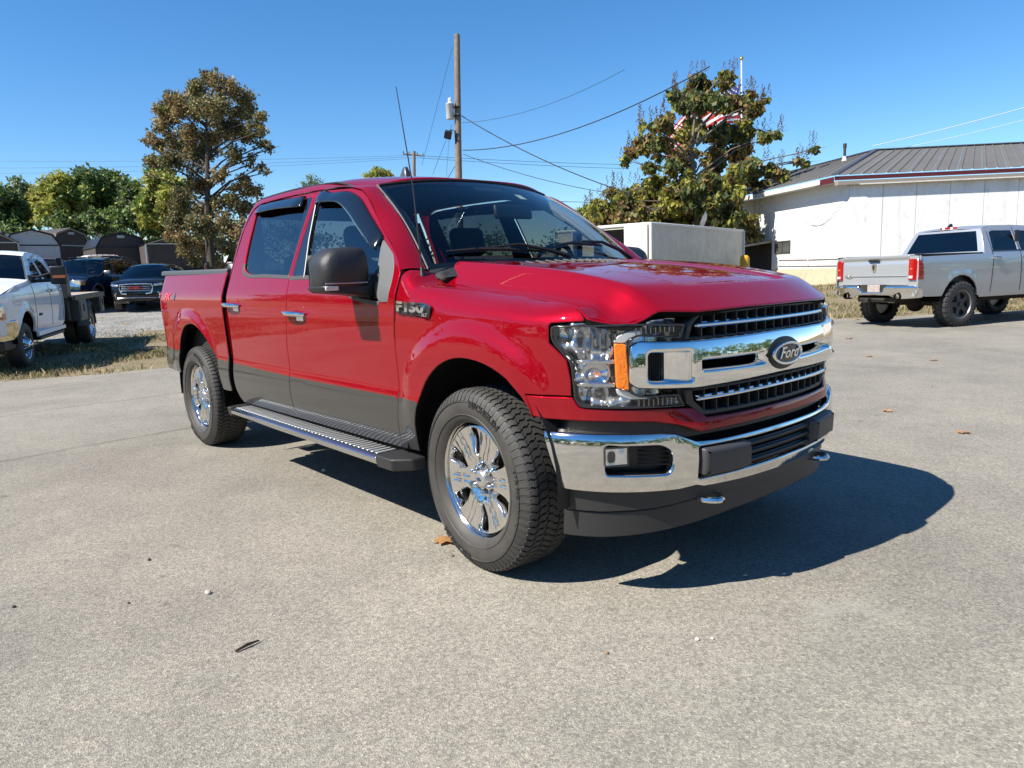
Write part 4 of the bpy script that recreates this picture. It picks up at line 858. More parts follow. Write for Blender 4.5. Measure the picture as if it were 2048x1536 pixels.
for q,sg in zip(mh,(1,-1)):
    q.location=(-.07,.036*sg,0)
    m2=MB(); m2.grid(lambda y,z:(-.905,y*sg,z),np.linspace(-1.06,-1.25,4),np.linspace(1.28,1.44,4)); m2.build('mirror_glass',mat('mirror',(.8,.8,.8),.02,1),q)
    m2=MB(); low=[(-1.04,1.285),(-1.268,1.292),(-1.276,1.268),(-1.25,1.252),(-1.10,1.236),(-.98,1.215),(-.93,1.21),(-.93,1.345),(-.985,1.345),(-1.02,1.30)]
    m2.prism(low,lambda y,z:(-.885,y*sg,z),lambda y,z:(-.700+.10*max(0,(-1.0-y)*-1),y*sg,z)); m2.build('mirror_arm',BLK,q,bevel=.02,seg=3)
    m2=MB(); m2.tube([(-.69,y*sg,1.297) for y in np.linspace(-1.268,-1.04,6)],.004,n=6); m2.build('mirror_trim_line',mat('silver_trim',(.55,.55,.5),.3,.8),q)
    m2=MB(); m2.box((-.694,-1.235*sg,1.274),(.012,.07,.022)); m2.build('turn_signal',mat('signal_lens',(.62,.60,.55),.15,coat=1),q,bevel=.004)
    m2=MB(); m2.prism([(-.77,1.345),(-.64,1.345),(-.625,1.30),(-.64,1.20),(-.70,1.195),(-.76,1.22)],lambda x,z:(x,-.93*sg,z),lambda x,z:(x-.03,-1.00*sg,z*.98+.026)); m2.build('mirror_mount',BLKT,q,bevel=.015,seg=3)
# door handles
for hx,hz in ((-2.675,1.165),(-1.655,1.122)):
    cup=rnd([(hx-.10,hz-.045),(hx+.115,hz-.045),(hx+.115,hz+.05),(hx-.10,hz+.05)],.02)
    def Pcup(a,b,hx=hx,hz=hz):
        x,y,z=Pside(a,b); d=max(0,1-((a-hx)/.10)**2)*max(0,1-((b-hz)/.045)**2); return (x,y-.0015+.012*d,z)
    c=panel('handle_cup',Pcup,cup,RED,T,step=.012,lip=.003,drop=.002,thick=.004,mirror=True)
    for q,sg in zip(c,(1,-1)):
        m2=MB(); y0=-Yside(hx,hz); pa=[(hx-.125,y0-.008,hz+.004),(hx-.105,y0-.03,hz+.006),(hx-.05,y0-.040,hz+.006),(hx+.05,y0-.040,hz+.004),(hx+.11,y0-.028,hz+.002),(hx+.125,y0-.006,hz)]
        m2.tube([(a,b*sg,c_) for a,b,c_ in pa],[.012,.017,.019,.018,.016,.010],n=12,flat=.85); m2.build('door_handle',CHROME,q,sharp=60)
        m2=MB(); m2.box((hx+.06,(y0-.001)*sg,hz-.015),(.085,.02,.05)); m2.build('handle_base',CHROME,q,bevel=.006)
# bed sides
barch=spline([(-4.03,.585),(-4.015,.66),(-3.965,.80),(-3.87,.915),(-3.76,.985),(-3.62,1.013),(-3.48,1.003),(-3.35,.955),(-3.23,.865),(-3.14,.745),(-3.09,.62),(-3.075,.53)],28)
bs=[(-2.90,.535),(-2.905,.75),(-2.905,1.2),(-2.90,1.408),(-4.50,1.436),(-4.52,1.40),(-4.53,1.28),(-4.55,.95),(-4.56,.80),(-4.54,.63),(-4.50,.60),(-4.2,.585)]+barch+[(-3.06,.525),(-2.95,.525)]
tl=rnd([(-4.60,1.29),(-4.44,1.278),(-4.455,.96),(-4.60,.955)],.02)
def Pbed(a,b):
    x,y,z=Pside(a,b); e=sst(-4.35,-4.57,a); return (x,y+.05*e*e,z)
panel('bed_side',Pbed,bs,[RED,GREYP,DARK],T,fmi=2,step=.035,lip=.005,drop=.006,thick=.04,mirror=True,cuts=[[(-2.8,ztone(-2.8)),(-4.7,ztone(-4.7))]],mfn=lambda x,z:1 if z<ztone(x) else 0)
panel('tail_lamp',off(Pbed,-.006),[(-4.535,1.285),(-4.46,1.28),(-4.485,.96),(-4.555,.955)],REDL,T,step=.04,lip=.008,drop=.008,thick=.02,mirror=True)
mb=MB(); pts=[(-2.91,1.408),(-4.50,1.437)]
for i in range(9):
    pass
mb.prism([(-.934,1.395),(-.930,1.428),(-.918,1.436),(-.86,1.434),(-.855,1.395)],lambda y,z:(-2.905,y,z-.008),lambda y,z:(-4.52,y,z+.017)); mb.build('bed_rail_cap',mat('rail_cap_grey',(.06,.065,.07),.5),T,bevel=.006,mirror=True)
mb=MB(); mb.box((-3.70,0,.70),(1.62,1.72,.03)); mb.box((-2.93,0,1.06),(.04,1.74,.70)); mb.box((-3.72,-.86,1.05),(1.6,.03,.70)); mb.box((-3.72,.86,1.05),(1.6,.03,.70)); mb.build('bed_floor',mat('bed_liner',(.015,.015,.016),.8),T)
mb=MB(); mb.box((-4.535,0,1.13),(.07,1.62,.56)); mb.build('tailgate',RED,T,bevel=.02)
mb=MB(); mb.box((-4.62,0,.66),(.16,1.84,.2)); mb.build('rear_bumper',CHROMED,T,bevel=.04)
# cab back + underbody
mb=MB(); zz=[.5,.9,1.2,1.33]
mb.grid(lambda z,k:(-2.858,k*(Yside(-2.8,z)-.045),z),zz,[-1,1]); mb.grid(lambda z,k:(-2.858,.66+k*(Yside(-2.8,z)-.045-.66),z),[1.33,1.5,1.7,1.78],[0,1]); mb.grid(lambda z,k:(-2.858,-.66-k*(Yside(-2.8,z)-.045-.66),z),[1.33,1.5,1.7,1.78],[0,1]); mb.grid(lambda z,k:(-2.858,k*(.70 if z<1.85 else .62),z),[1.78,1.84,1.89],[-1,1]); mb.build('cab_rear_wall',RED,T,fix=False)
mb=MB(); mb.grid(lambda y,z:(-2.852,y,z),[-.68,.68],[1.33,1.78]); mb.build('rear_window',glass('rear_glass',(.62,.66,.66)),T)
mb=MB(); mb.box((-1.7,0,.46),(2.2,1.78,.05)); mb.box((-1.7,-.905,.45),(2.15,.03,.12)); mb.box((-1.7,.905,.45),(2.15,.03,.12)); mb.build('rocker_panel',BLK,T,bevel=.008)
mb=MB()
for y in (-.42,.42): mb.box((-1.9,y,.50),(5.2,.09,.16))
for x in (-.5,-1.6,-2.6,-4.2): mb.box((x,0,.48),(.12,.8,.1))
mb.cyl((-3.683,-.8,.41),(-3.683,.8,.41),.055); mb.ball((-3.683,.05,.41),.15,sc=(1,1,1)); mb.cyl((0,-.75,.38),(0,.75,.38),.045); mb.box((-.2,0,.42),(.9,.5,.22)); mb.box((-2.2,-.25,.42),(1.0,.4,.2)); mb.cyl((-1.0,.1,.4),(-3.6,.1,.42),.05); mb.cyl((-1.5,.35,.38),(-4.5,.45,.42),.04)
mb.build('chassis_frame',STEEL,T)
# wheel wells
for xc,r,x0 in ((0,.53,.0),(-3.62,.54,0)):
    mb=MB(); ang=np.linspace(-.15,math.pi+.15,22)
    mb.grid(lambda t,y:(xc+r*math.cos(t),y,.47+r*math.sin(t)),ang,[-.97,-.75,-.52]); mb.grid(lambda t,q:(xc+q*math.cos(t),-.52,.47+q*math.sin(t)),ang,[.05,r])
    mb.build('wheel_well',DARK if xc<-1 else BLK,T,mirror=True,fix=False)
# ---- front end
HL=[(1.098,1.110),(1.100,1.055),(1.026,.976),(1.017,.945),(1.008,.828),(.982,.798),(.562,.783),(.590,.833),(.755,.838),(.785,.855),(.797,.89),(.793,1.045),(.765,1.064),(.585,1.047),(.560,1.100),(.80,1.112)]
HLr=rnd(HL,[.015,.03,.02,.03,.03,.03,.008,.008,.03,.03,.02,.03,.03,.008,.008,.01])
HLi=rnd([(1.090,1.103),(1.092,1.058),(1.019,.979),(1.009,.945),(1.001,.831),(.978,.805),(.573,.790),(.597,.826),(.757,.831),(.791,.850),(.804,.89),(.800,1.048),(.769,1.071),(.594,1.054),(.574,1.093),(.80,1.105)],[.012,.02,.02,.02,.03,.02,.006,.006,.02,.02,.02,.02,.02,.006,.006,.01])
# bucket: stepped chrome reflector seen behind the lens
def Pbk(s,z):
    d=.055+.018*math.cos((z-.965)*62)*(1 if s>.86 else .4)+.010*math.sin(s*85)+.02*math.sin(z*30+s*22)
    a,b=plan(s,-d); return (a,-b,z)
for dummy in (0,):
    lens=panel('headlight',Pfront(.001),HLi,CLEAR,T,ref=(1,-.3,0),step=.04,lip=.004,drop=.003,thick=.004,mirror=True)
    bez=panel('headlight_bezel',Pfront(.002),HLr,mat('lamp_bezel',(.02,.021,.022),.12,coat=.6),T,ref=(1,-.3,0),holes=[HLi],step=.03,lip=.003,drop=.004,thick=.05,mirror=True)
    for k in (0,1):
        sg=1 if k==0 else -1
        def MS(S): return S if sg==1 else (lambda a,b:(lambda q:(q[0],-q[1],q[2]))(S(a,b)))
        L_=lens[k]; rf=(1,-.3*sg,0)
        panel('reflector',MS(Pbk),[(1.10,1.12),(1.10,1.05),(1.02,.97),(1.01,.80),(.56,.78),(.56,1.12)],mat('lamp_reflector',(.80,.80,.80),.22,.9),L_,ref=rf,step=.012,lip=.002,thick=.01)
        panel('side_marker',MS(Pfront(.006)),rnd([(.853,1.040),(.808,1.036),(.798,.862),(.846,.872)],.008),AMBER,L_,ref=rf,step=.03,thick=.03)
        panel('lamp_bracket',MS(Pfront(-.009)),rnd([(.856,1.042),(.81,1.038),(.79,1.056),(.74,1.066),(.74,1.086),(.80,1.082),(.84,1.066)],.01),mat('satin_white',(.7,.7,.68),.3,.3),L_,ref=rf,step=.03,thick=.03)
        panel('lamp_bracket',MS(Pfront(-.009)),rnd([(.848,.868),(.80,.858),(.775,.842),(.72,.834),(.72,.822),(.79,.824),(.84,.842)],.01),mat('satin_white',(.7,.7,.68),.3,.3),L_,ref=rf,step=.03,thick=.03)
        for z0,z1 in ((.962,.978),(.874,.890)):
            panel('lamp_divider',MS(Pfront(-.018)),[(1.0,z0),(.85,z0),(.85,z1),(1.01,z1)],mat('satin_chrome',(.7,.7,.7),.2,1),L_,ref=rf,step=.04,thick=.04)
        m2=MB(); cx,cy=plan(.925,-.03); m2.lathe([(.005,-.03),(.035,-.025),(.05,-.005),(.052,.012),(.045,.012),(.043,-.002),(.0,-.018)],c=(0,0,0),n=24,axis='x'); b2=m2.build('lamp_bowl',mat('lamp_chrome',(.62,.63,.65),.10,1),L_); b2.location=(cx,-cy*sg,.926); b2.rotation_euler=(0,0,-.6*sg)
        for i in range(7):
            s=.97-i*.03; a,b=plan(s,-.03); m2=MB(); m2.box((0,0,0),(.04,.004,.06)); q=m2.build('lamp_fin',mat('lamp_fin_grey',(.34,.34,.35),.25,.9),L_); q.location=(a,-b*sg,1.045); q.rotation_euler=(0,0,-.55*sg)
        for i in range(9):
            s=.76-i*.02; a,b=plan(s,-.022); m2=MB(); m2.box((0,0,0),(.03,.003,.028)); q=m2.build('lamp_fin',mat('lamp_fin_grey',(.34,.34,.35),.25,.9),L_); q.location=(a,-b*sg,.808); q.rotation_euler=(0,0,-.4*sg)
            m2=MB(); m2.box((0,0,0),(.03,.004,.022)); a,b=plan(s+.01,-.022); q=m2.build('lamp_fin',mat('lamp_fin_grey',(.34,.34,.35),.25,.9),L_); q.location=(a,-b*sg,1.083); q.rotation_euler=(0,0,-.4*sg)
# grille
G=panel('grille',Pfront(-.085),[(-.62,.70),(.62,.70),(.62,1.14),(-.62,1.14)],DARK,T,ref=(1,0,0),step=.08,thick=.02)
GF=mat('grille_plastic',(.028,.028,.029),.45)
uo=[(.560,1.036),(.536,1.106),(.496,1.136),(.30,1.142),(0,1.145)]; uo2=[(s,z) for s,z in uo]+[(-s,z) for s,z in uo[-2::-1]]
ui=[(.535,1.046),(.515,1.098),(.482,1.124),(.30,1.130),(0,1.134)]; ui2=[(s,z) for s,z in ui]+[(-s,z) for s,z in ui[-2::-1]]
panel('grille_frame',Pfront(-.008),rnd(uo2,.006),GF,G,ref=(1,0,0),holes=[rnd(ui2,.006)],step=.05,lip=.006,drop=.008,thick=.07)
lo=[(.562,.846),(.556,.793),(.486,.735),(.30,.733),(0,.730)]; lo2=lo+[(-s,z) for s,z in lo[-2::-1]]
li=[(.530,.842),(.522,.800),(.468,.756),(.30,.752),(0,.750)]; li2=li+[(-s,z) for s,z in li[-2::-1]]
panel('grille_frame',Pfront(.006),rnd(lo2,.006),GF,G,ref=(1,0,0),holes=[rnd(li2,.006)],step=.05,lip=.006,drop=.008,thick=.09)
panel('grille_frame',Pfront(-.02),[(.585,.80),(.55,.80),(.55,1.09),(.585,1.09)],BLK,G,ref=(1,0,0),step=.06,thick=.05,mirror=False)
panel('grille_frame',Pfront(-.02),[(-.585,.80),(-.55,.80),(-.55,1.09),(-.585,1.09)],BLK,G,ref=(1,0,0),step=.06,thick=.05)
for i in range(-7,8):
    s=i*.0675
    for z0,z1,o in ((1.040,1.140,-.035),(.748,.85,-.02)):
        a,b=plan(s,o); e=plan(s+.01,o); an_=math.atan2(-(e[0]-a),(e[1]-b)); mb=MB(); mb.box((0,0,0),(.05,.006,z1-z0)); q=mb.build('grille_slat',GF,G,bevel=.0015,seg=1); q.location=(a,-b,(z0+z1)/2); q.rotation_euler=(0,0,-an_)
for zc,o in ((1.138,-.012),):
    mb=MB(); mb.grid(lambda s,w:(lambda q:(q[0],-q[1],1.130+.012*w))(plan(s,-.02-.04*w)),np.linspace(-.48,.48,20),[0,1]); mb.build('grille_top_bar',GF,G,fix=False)
def bar(nm,o,z,h,s1,m):
    def S(s,t):
        k=(t-z)/(h/2); a,b=plan(s,o+.010*(1-k*k)); return (a,-b,t)
    panel(nm,S,rnd([(-s1,z-h*.35),(-s1+.02,z-h/2),(s1-.02,z-h/2),(s1,z-h*.35),(s1-.01,z+h/2),(-s1+.01,z+h/2)],.004),m,G,ref=(1,0,0),step=.02,lip=.004,drop=.006,thick=.02)
bar('grille_chrome_strip',-.012,1.090,.022,.512,CHROME); bar('grille_chrome_strip',.006,.805,.022,.518,CHROME)
# main chrome bar
co=[(.775,.866),(.53,.849),(.30,.853),(0,.857)]; ct=[(0,1.046),(.186,1.044),(.40,1.042),(.575,1.042),(.765,1.050),(.797,1.03),(.800,.89)]
bo=[(-s,z) for s,z in ct[:0:-1]]+ct+co+[(-s,z) for s,z in co[-2::-1]]
nos=rnd([(.735,1.006),(.548,1.001),(.548,.880),(.738,.892)],.02)
slot=rnd([(.505,.960),(.14,.958),(.14,.912),(.505,.920)],.008)
mirp=lambda p:[(-a,b) for a,b in p]
def Pbar(s,z):
    k=(z-.952)/.1; a,b=plan(s,.040-.055*(z-.952)-.014*k*k-.02*sst(.70,.80,abs(s))); return (a,-b,z)
CB=panel('grille_chrome_bar',Pbar,rnd(bo,.012),CHROME,T,ref=(1,0,0),holes=[nos,mirp(nos),slot,mirp(slot)],step=.025,lip=.012,drop=.014,thick=.06)
for sg in (1,-1):
    def Pno(s,z):
        d=.005+.05*sst(.56,.66,abs(s)); a,b=plan(s,.03-d); return (a,-b,z)
    panel('bar_ramp',Pno,[(.55*sg,.885),(.655*sg,.889),(.655*sg,1.002),(.55*sg,.998)],CHROME,CB,ref=(1,0,0),step=.02,thick=.005)
    mb=MB()
    for i in range(9): a,b=plan(.655+i*.0095,-.012); mb.box((a,-b*sg,.948),(.006,.003,.11))
    for i in range(11):
        z=.895+i*.0105; a,b=plan(.655,-.014);c_,d=plan(.738,-.014); mb.tube([(a,-b*sg,z),(c_,-d*sg,z)],.0016,n=4)
    mb.build('bar_mesh',BLK,CB)
    panel('bar_backing',Pfront(-.03),[(.53*sg,.87),(.75*sg,.87),(.75*sg,1.01),(.53*sg,1.01)],DARK,CB,ref=(1,0,0),step=.05)
# emblem
def ell(cx,cz,a,b,n=48): return [(cx+a*math.cos(2*math.pi*i/n),cz+b*math.sin(2*math.pi*i/n)) for i in range(n)]
def Pem(o):
    def f(s,z): 
        a,b=plan(s,0); return (.895+o-.35*s*s-.25*(z-.943)**2,-s,z)
    return f
EM=panel('emblem',Pem(.042),ell(0,.943,.138,.070),BLK,T,ref=(1,0,0),step=.02,lip=.012,drop=.016,thick=.05)
panel('emblem_oval',Pem(.048),ell(0,.943,.116,.049),BLKG,EM,ref=(1,0,0),step=.012,lip=.006,drop=.004,thick=.01)
panel('emblem_ring',Pem(.054),ell(0,.943,.116,.049),CHROME,EM,ref=(1,0,0),holes=[ell(0,.943,.103,.038)],step=.01,lip=.003,drop=.003,thick=.008)
def letters(nm,txt,size,S,ref,m,parent,shear=0,bold=0,extr=.004,sxx=1.0,org=(0,0),dirs=1):
    """raised lettering laid on a surface: S maps (along, up, out) to a point"""
    vs,fs=text_mesh(txt,size,extr,shear,bold); V=[S(org[0]+dirs*v[0]*sxx,org[1]+v[1],v[2]) for v in vs]
    mb=MB(); mb.add(V,fs); return mb.build(nm,m,parent,sharp=30)
letters('emblem_script','Ford',.066,lambda a,b,c:(Pem(.051+c)(-a+.006,.945+b)),(1,0,0),CHROME,EM,shear=.45,bold=.0012,sxx=1.15)
# bumper
tp=[(1.185,.700),(1.18,.706),(.887,.702),(.70,.696),(.643,.688),(.543,.650),(.435,.642),(.2,.644),(0,.645)]; bt=[(0,.440),(.254,.444),(.50,.452),(.54,.464),(.622,.458),(.77,.462),(.947,.467),(1.085,.472),(1.108,.485)]
bo=tp+[(-s,z) for s,z in tp[-2::-1]]+[(-s,z) for s,z in bt[::-1]]+bt[1:]
fog=rnd([(.925,.655),(.700,.648),(.655,.622),(.648,.570),(.668,.530),(.925,.540)],[.02,.02,.03,.03,.02,.02]); cen=rnd([(-.535,.492),(.535,.492),(.533,.622),(.25,.620),(-.25,.620),(-.533,.622)],.012)
def Pbm(s,z):
    cz=.052*sst(.65,.52,abs(s)); zz=z+cz*sst(.52,.64,z); a,b=bplan(s,bprof(zz)); return (a,-b,z)
BU=panel('front_bumper',Pbm,bo,CHROMED,T,ref=(1,0,0),holes=[fog,mirp(fog),cen],step=.028,lip=.008,drop=.008,thick=.035)
for sg in (1,-1):
    pd=rnd([(.255*sg,.500),(.523*sg,.504),(.523*sg,.617),(.262*sg,.612)],.012)
    panel('bumper_pad',Pbump(.026),pd,PADM,BU,ref=(1,0,0),step=.04,lip=.020,drop=.018,thick=.05)
    panel('fog_recess',Pbump(-.075),[(.64*sg,.51),(.94*sg,.51),(.94*sg,.67),(.64*sg,.67)],BLK,BU,ref=(1,0,0),step=.06)
    for i in range(5):
        z=.565+i*.017; mb=MB(); a,b=bplan(.66,-.03); c_,d=bplan(.78,-.07); mb.tube([(a,-b*sg,z),(c_,-d*sg,z)],.003,n=4); mb.build('fog_recess_rib',BLK,BU)
    a,b=bplan(.872,-.02); mb=MB(); mb.box((0,0,0),(.05,.092,.072)); fl=mb.build('fog_lamp',BLKG,BU,bevel=.006); fl.location=(a-.02,-b*sg,.612); fl.rotation_euler=(0,0,-.55*sg)
    mb=MB(); mb.grid(lambda y,z:(.0262+.004*math.sin(y*80)*math.cos(z*55)-.01*(1-(y/.042)**2)*0,y,z),np.linspace(-.042,.042,15),np.linspace(-.031,.031,11)); mb.build('fog_reflector',mat('lamp_reflector',(.80,.80,.80),.22,.9),fl,fix=False)
    mb=MB(); mb.box((.028,0,0),(.004,.098,.078)); mb.build('fog_cover',CLEAR,fl)
    m2=MB(); pth=[]
    for i in range(25):
        t=2*math.pi*i/24; pth.append((.845+.062*math.cos(t),(-.44+.044*math.sin(t))*sg,.398))
    m2.tube(pth,.013,n=8); m2.build('tow_hook',CHROMED,T)
    m2=MB(); m2.box((.76,-.44*sg,.41),(.14,.05,.04)); m2.build('tow_hook_mount',STEEL,T)
for i in range(3):
    z=.520+i*.036
    def Ps(s,t,z=z): k=(t-z)/.012; a,b=bplan(s,-.015+.012*(1-k*k)); return (a,-b,t)
    panel('bumper_slat',Ps,[(-.26,z-.012),(.26,z-.012),(.26,z+.012),(-.26,z+.012)],BLK,BU,ref=(1,0,0),step=.03,lip=.003,thick=.02)
panel('bumper_backing',Pbump(-.06),[(-.6,.45),(.6,.45),(.6,.66),(-.6,.66)],DARK,BU,ref=(1,0,0),step=.08)
panel('bumper_gap_filler',Pbump(-.035),[(-1.15,.66),(1.15,.66),(1.15,.76),(-1.15,.76)],BLK,BU,ref=(1,0,0),step=.06)
d1=[(1.105,.472),(.77,.463),(.55,.462),(0,.446)]; d2=[(0,.39),(.5,.405),(.714,.388),(.95,.382),(1.112,.384)]
def Pdam(o):
    def f(s,z): a,b=bplan(s,o); return (a-.25*max(0,.47-z)*0,-b,z)
    return f
panel('air_dam',Pdam(-.045),d1+[(-s,z) for s,z in d1[-2::-1]]+[(-s,z) for s,z in d2[::-1]]+d2[1:],BLKT,T,ref=(1,0,0),step=.05,lip=.004,thick=.01)
e1=[(1.118,.380),(.95,.378),(.714,.384),(.5,.402),(0,.40)]; e2=[(0,.318),(.292,.312),(.691,.288),(.933,.276),(1.125,.272)]
panel('air_dam',Pdam(-.055),e1+[(-s,z) for s,z in e1[-2::-1]]+[(-s,z) for s,z in e2[::-1]]+e2[1:],BLKT,T,ref=(1,0,0),step=.05,lip=.005,thick=.012)
# running boards
RB=mat('ribbed_alu',(.62,.63,.62),.38,.8); 
for sg in (1,-1):
    mb=MB(); mb.prism([(-.955,.448),(-1.085,.448),(-1.105,.438),(-1.105,.412),(-1.09,.400),(-.955,.400)],lambda y,z:(-.62,y*sg,z),lambda y,z:(-2.64,(y+.02)*sg,z)); R_=mb.build('running_board',ALU,T,bevel=.004); mb=MB(); mb.prism([(-.960,.4485),(-1.082,.4485),(-1.082,.4495),(-.960,.4495)],lambda y,z:(-.63,y*sg,z),lambda y,z:(-2.63,(y+.02)*sg,z)); mb.build('board_mat',BLK,R_,smooth=False)
    for i in range(43):
        x=-.66-i*.0460; mb=MB() if i==0 else mb; 
        if i==0: mb.prism([(-.965,.0),(-1.078,.0),(-1.078,.005),(-.965,.005)],lambda y,z:(-.013,y*sg,.449+z),lambda y,z:(.013,y*sg,.449+z)); r0=mb.build('tread_rib',RB,R_,bevel=.0015,seg=1); r0.location=(x,0,0)
        else: q=r0.copy(); col.objects.link(q); q.parent=R_; q.location=(x,.02*sg*i/43,0)
    for x0,x1,x2 in ((-.62,-.47,-.40),(-2.64,-2.70,-2.745)):
        mb=MB(); q=.02 if x0<-1 else 0
        mb.add([(x0,(-.95+q)*sg,.455),(x0,(-1.11+q)*sg,.455),(x1,(-1.11+q)*sg,.455),(x2,(-1.03+q)*sg,.453),(x2,(-.95+q)*sg,.453),(x0,(-.95+q)*sg,.392),(x0,(-1.10+q)*sg,.392),(x1,(-1.10+q)*sg,.392),(x2,(-1.02+q)*sg,.395),(x2,(-.95+q)*sg,.395)],[(0,1,2,3,4),(9,8,7,6,5),(0,5,6,1),(1,6,7,2),(2,7,8,3),(3,8,9,4),(4,9,5,0)])
        mb.build('board_end_cap',BLKT,R_,bevel=.010,seg=3)
    for x in (-.95,-1.7,-2.35):
        mb=MB(); mb.box((x,-.80*sg,.43),(.07,.36,.025)); mb.build('board_bracket',STEEL,R_)
# badges
def Pbd(x0,z0,k=1):
    def f(a,b,c): x,y,z=Pside(x0+a,z0+b); return (x,y-c-.001,z)
    return f
bd=panel('badge',off(Pside,-.008),rnd([(-.525,1.148),(-.250,1.132),(-.236,1.180),(-.27,1.190),(-.50,1.200),(-.523,1.19)],.008),mat('badge_dark',(.05,.052,.055),.3,.5),T,step=.03,lip=.002,drop=.003,thick=.008)
letters('badge_letters','F150',.060,lambda a,b,c:Pbd(-.382,1.175)(a,b-.03*a,c+.014),None,CHROME,bd,bold=.003,extr=.008,sxx=1.95)
letters('badge_letters','XLT',.020,lambda a,b,c:Pbd(-.275,1.141)(a,b,c+.010),None,CHROME,bd,extr=.003,bold=.0008,sxx=1.2)
fx=letters('decal','FX',.082,lambda a,b,c:(lambda q:(q[0],q[1]-.003-c*.1,q[2]))(Pbed(-4.23+a,1.225+b)),None,mat('decal_red',(.75,.012,.012),.3,coat=.5),T,shear=.35,bold=.004,sxx=1.5)
letters('decal','4',.082,lambda a,b,c:(lambda q:(q[0],q[1]-.003-c*.1,q[2]))(Pbed(-4.045+a,1.225+b)),None,mat('decal_grey',(.06,.06,.065),.3,coat=.5),T,shear=.35,bold=.004,sxx=1.5)
# interior
mb=MB(); mb.box((-.70,0,1.17),(.52,1.66,.26)); mb.box((-.62,0,1.30),(.40,1.6,.08)); mb.build('dashboard',INT,T,bevel=.04)
mb=MB(); mb.box((-1.7,0,.56),(2.2,1.7,.06)); mb.box((-.50,0,.85),(.05,1.7,.6)); mb.build('cab_floor',INT,T)
for sg in (1,-1):
    mb=MB(); mb.grid(lambda x,z:(x,-(Yside(x,z)-.07)*sg,z),np.linspace(-.6,-2.8,12),np.linspace(.6,1.30,5)); mb.build('door_card',INT,T,fix=False)
    mb=MB(); mb.tube([Vector(Pwind(.975*sg,v))+Vector((-.06,.0,-.03)) for v in (0,.2,.4,.6,.8,1)],.030,n=8,flat=1.3); mb.build('pillar_trim',INTG,T)
    mb=MB(); mb.tube([Vector(Pwind(.90*sg,v))+Vector((-.09,.0,-.02)) for v in (.30,.36,.48,.62,.68)],[.012,.018,.018,.018,.012],n=8); mb.build('grab_handle',INTG,T)
mb=MB(); mb.grid(lambda x,y:(x,y,Proof(x,y)[2]-.06),np.linspace(-1.16,-2.8,8),np.linspace(-.66,.66,9)); mb.build('headliner',mat('headliner_grey',(.05,.05,.05),.9),T,fix=False)
def seat(x,y,w,nm='seat'):
    mb=MB(); mb.box((x,y,.88),(.5,w,.18)); s=mb.build(nm,INT,T,bevel=.05,seg=3)
    mb=MB(); mb.box((0,0,.26),(.15,w,.50),tp=.80); b=mb.build('seat_back',INT,s,bevel=.06,seg=3); b.location=(x-.24,y,.94 if w<.8 else .82); b.rotation_euler=(0,-.25,0)
    for dy in ((0,) if w<.8 else (-.45,0,.45)):
        mb=MB(); mb.box((0,0,0),(.11,.28,.21)); h=mb.build('headrest',INT,s,bevel=.05,seg=3); h.location=(x-.36,y+dy,1.555 if w<.8 else 1.40); h.rotation_euler=(0,-.2,0)
seat(-1.42,-.42,.50); seat(-1.42,.42,.50); seat(-2.30,0,1.4)
mb=MB(); pth=[(0.185*math.cos(t),.185*math.sin(t),0) for t in np.linspace(0,2*math.pi,33)]; mb.tube(pth,.016,n=8); mb.box((0,0,-.02),(.14,.12,.05)); mb.box((.09,0,-.01),(.17,.03,.02)); mb.box((-.09,0,-.01),(.17,.03,.02)); sw=mb.build('steering_wheel',INT,T); sw.location=(-.93,.42,1.325); sw.rotation_euler=(0,-1.05,0)
# ---- wheels
def make_wheel(parent,R=.412,Rr=.272,hw=.137,style=0,tread=True):
    mb=MB(); pr=[(Rr-.012,-hw+.025),(Rr+.006,-hw+.004),(Rr+.03,-hw-.004),((R+Rr)/2,-hw-.010),(R-.05,-hw-.004),(R-.022,-hw+.010),(R-.012,-hw+.022),(R-.010,-hw+.06),(R-.008,0),(R-.010,hw-.06),(R-.012,hw-.022),(R-.022,hw-.010),(R-.05,hw+.004),((R+Rr)/2,hw+.010),(Rr+.03,hw+.004),(Rr+.006,hw-.004),(Rr-.012,hw-.025)]
    mb.lathe(pr,n=96); mb.lathe([(R-.058,-hw-.0055),(R-.055,-hw-.010),(R-.052,-hw-.005)],n=96); mb.lathe([(Rr+.024,-hw-.0025),(Rr+.027,-hw-.007),(Rr+.030,-hw-.004)],n=96)
    w=mb.build('wheel',TYRE,parent,sharp=40,fix=True); return w
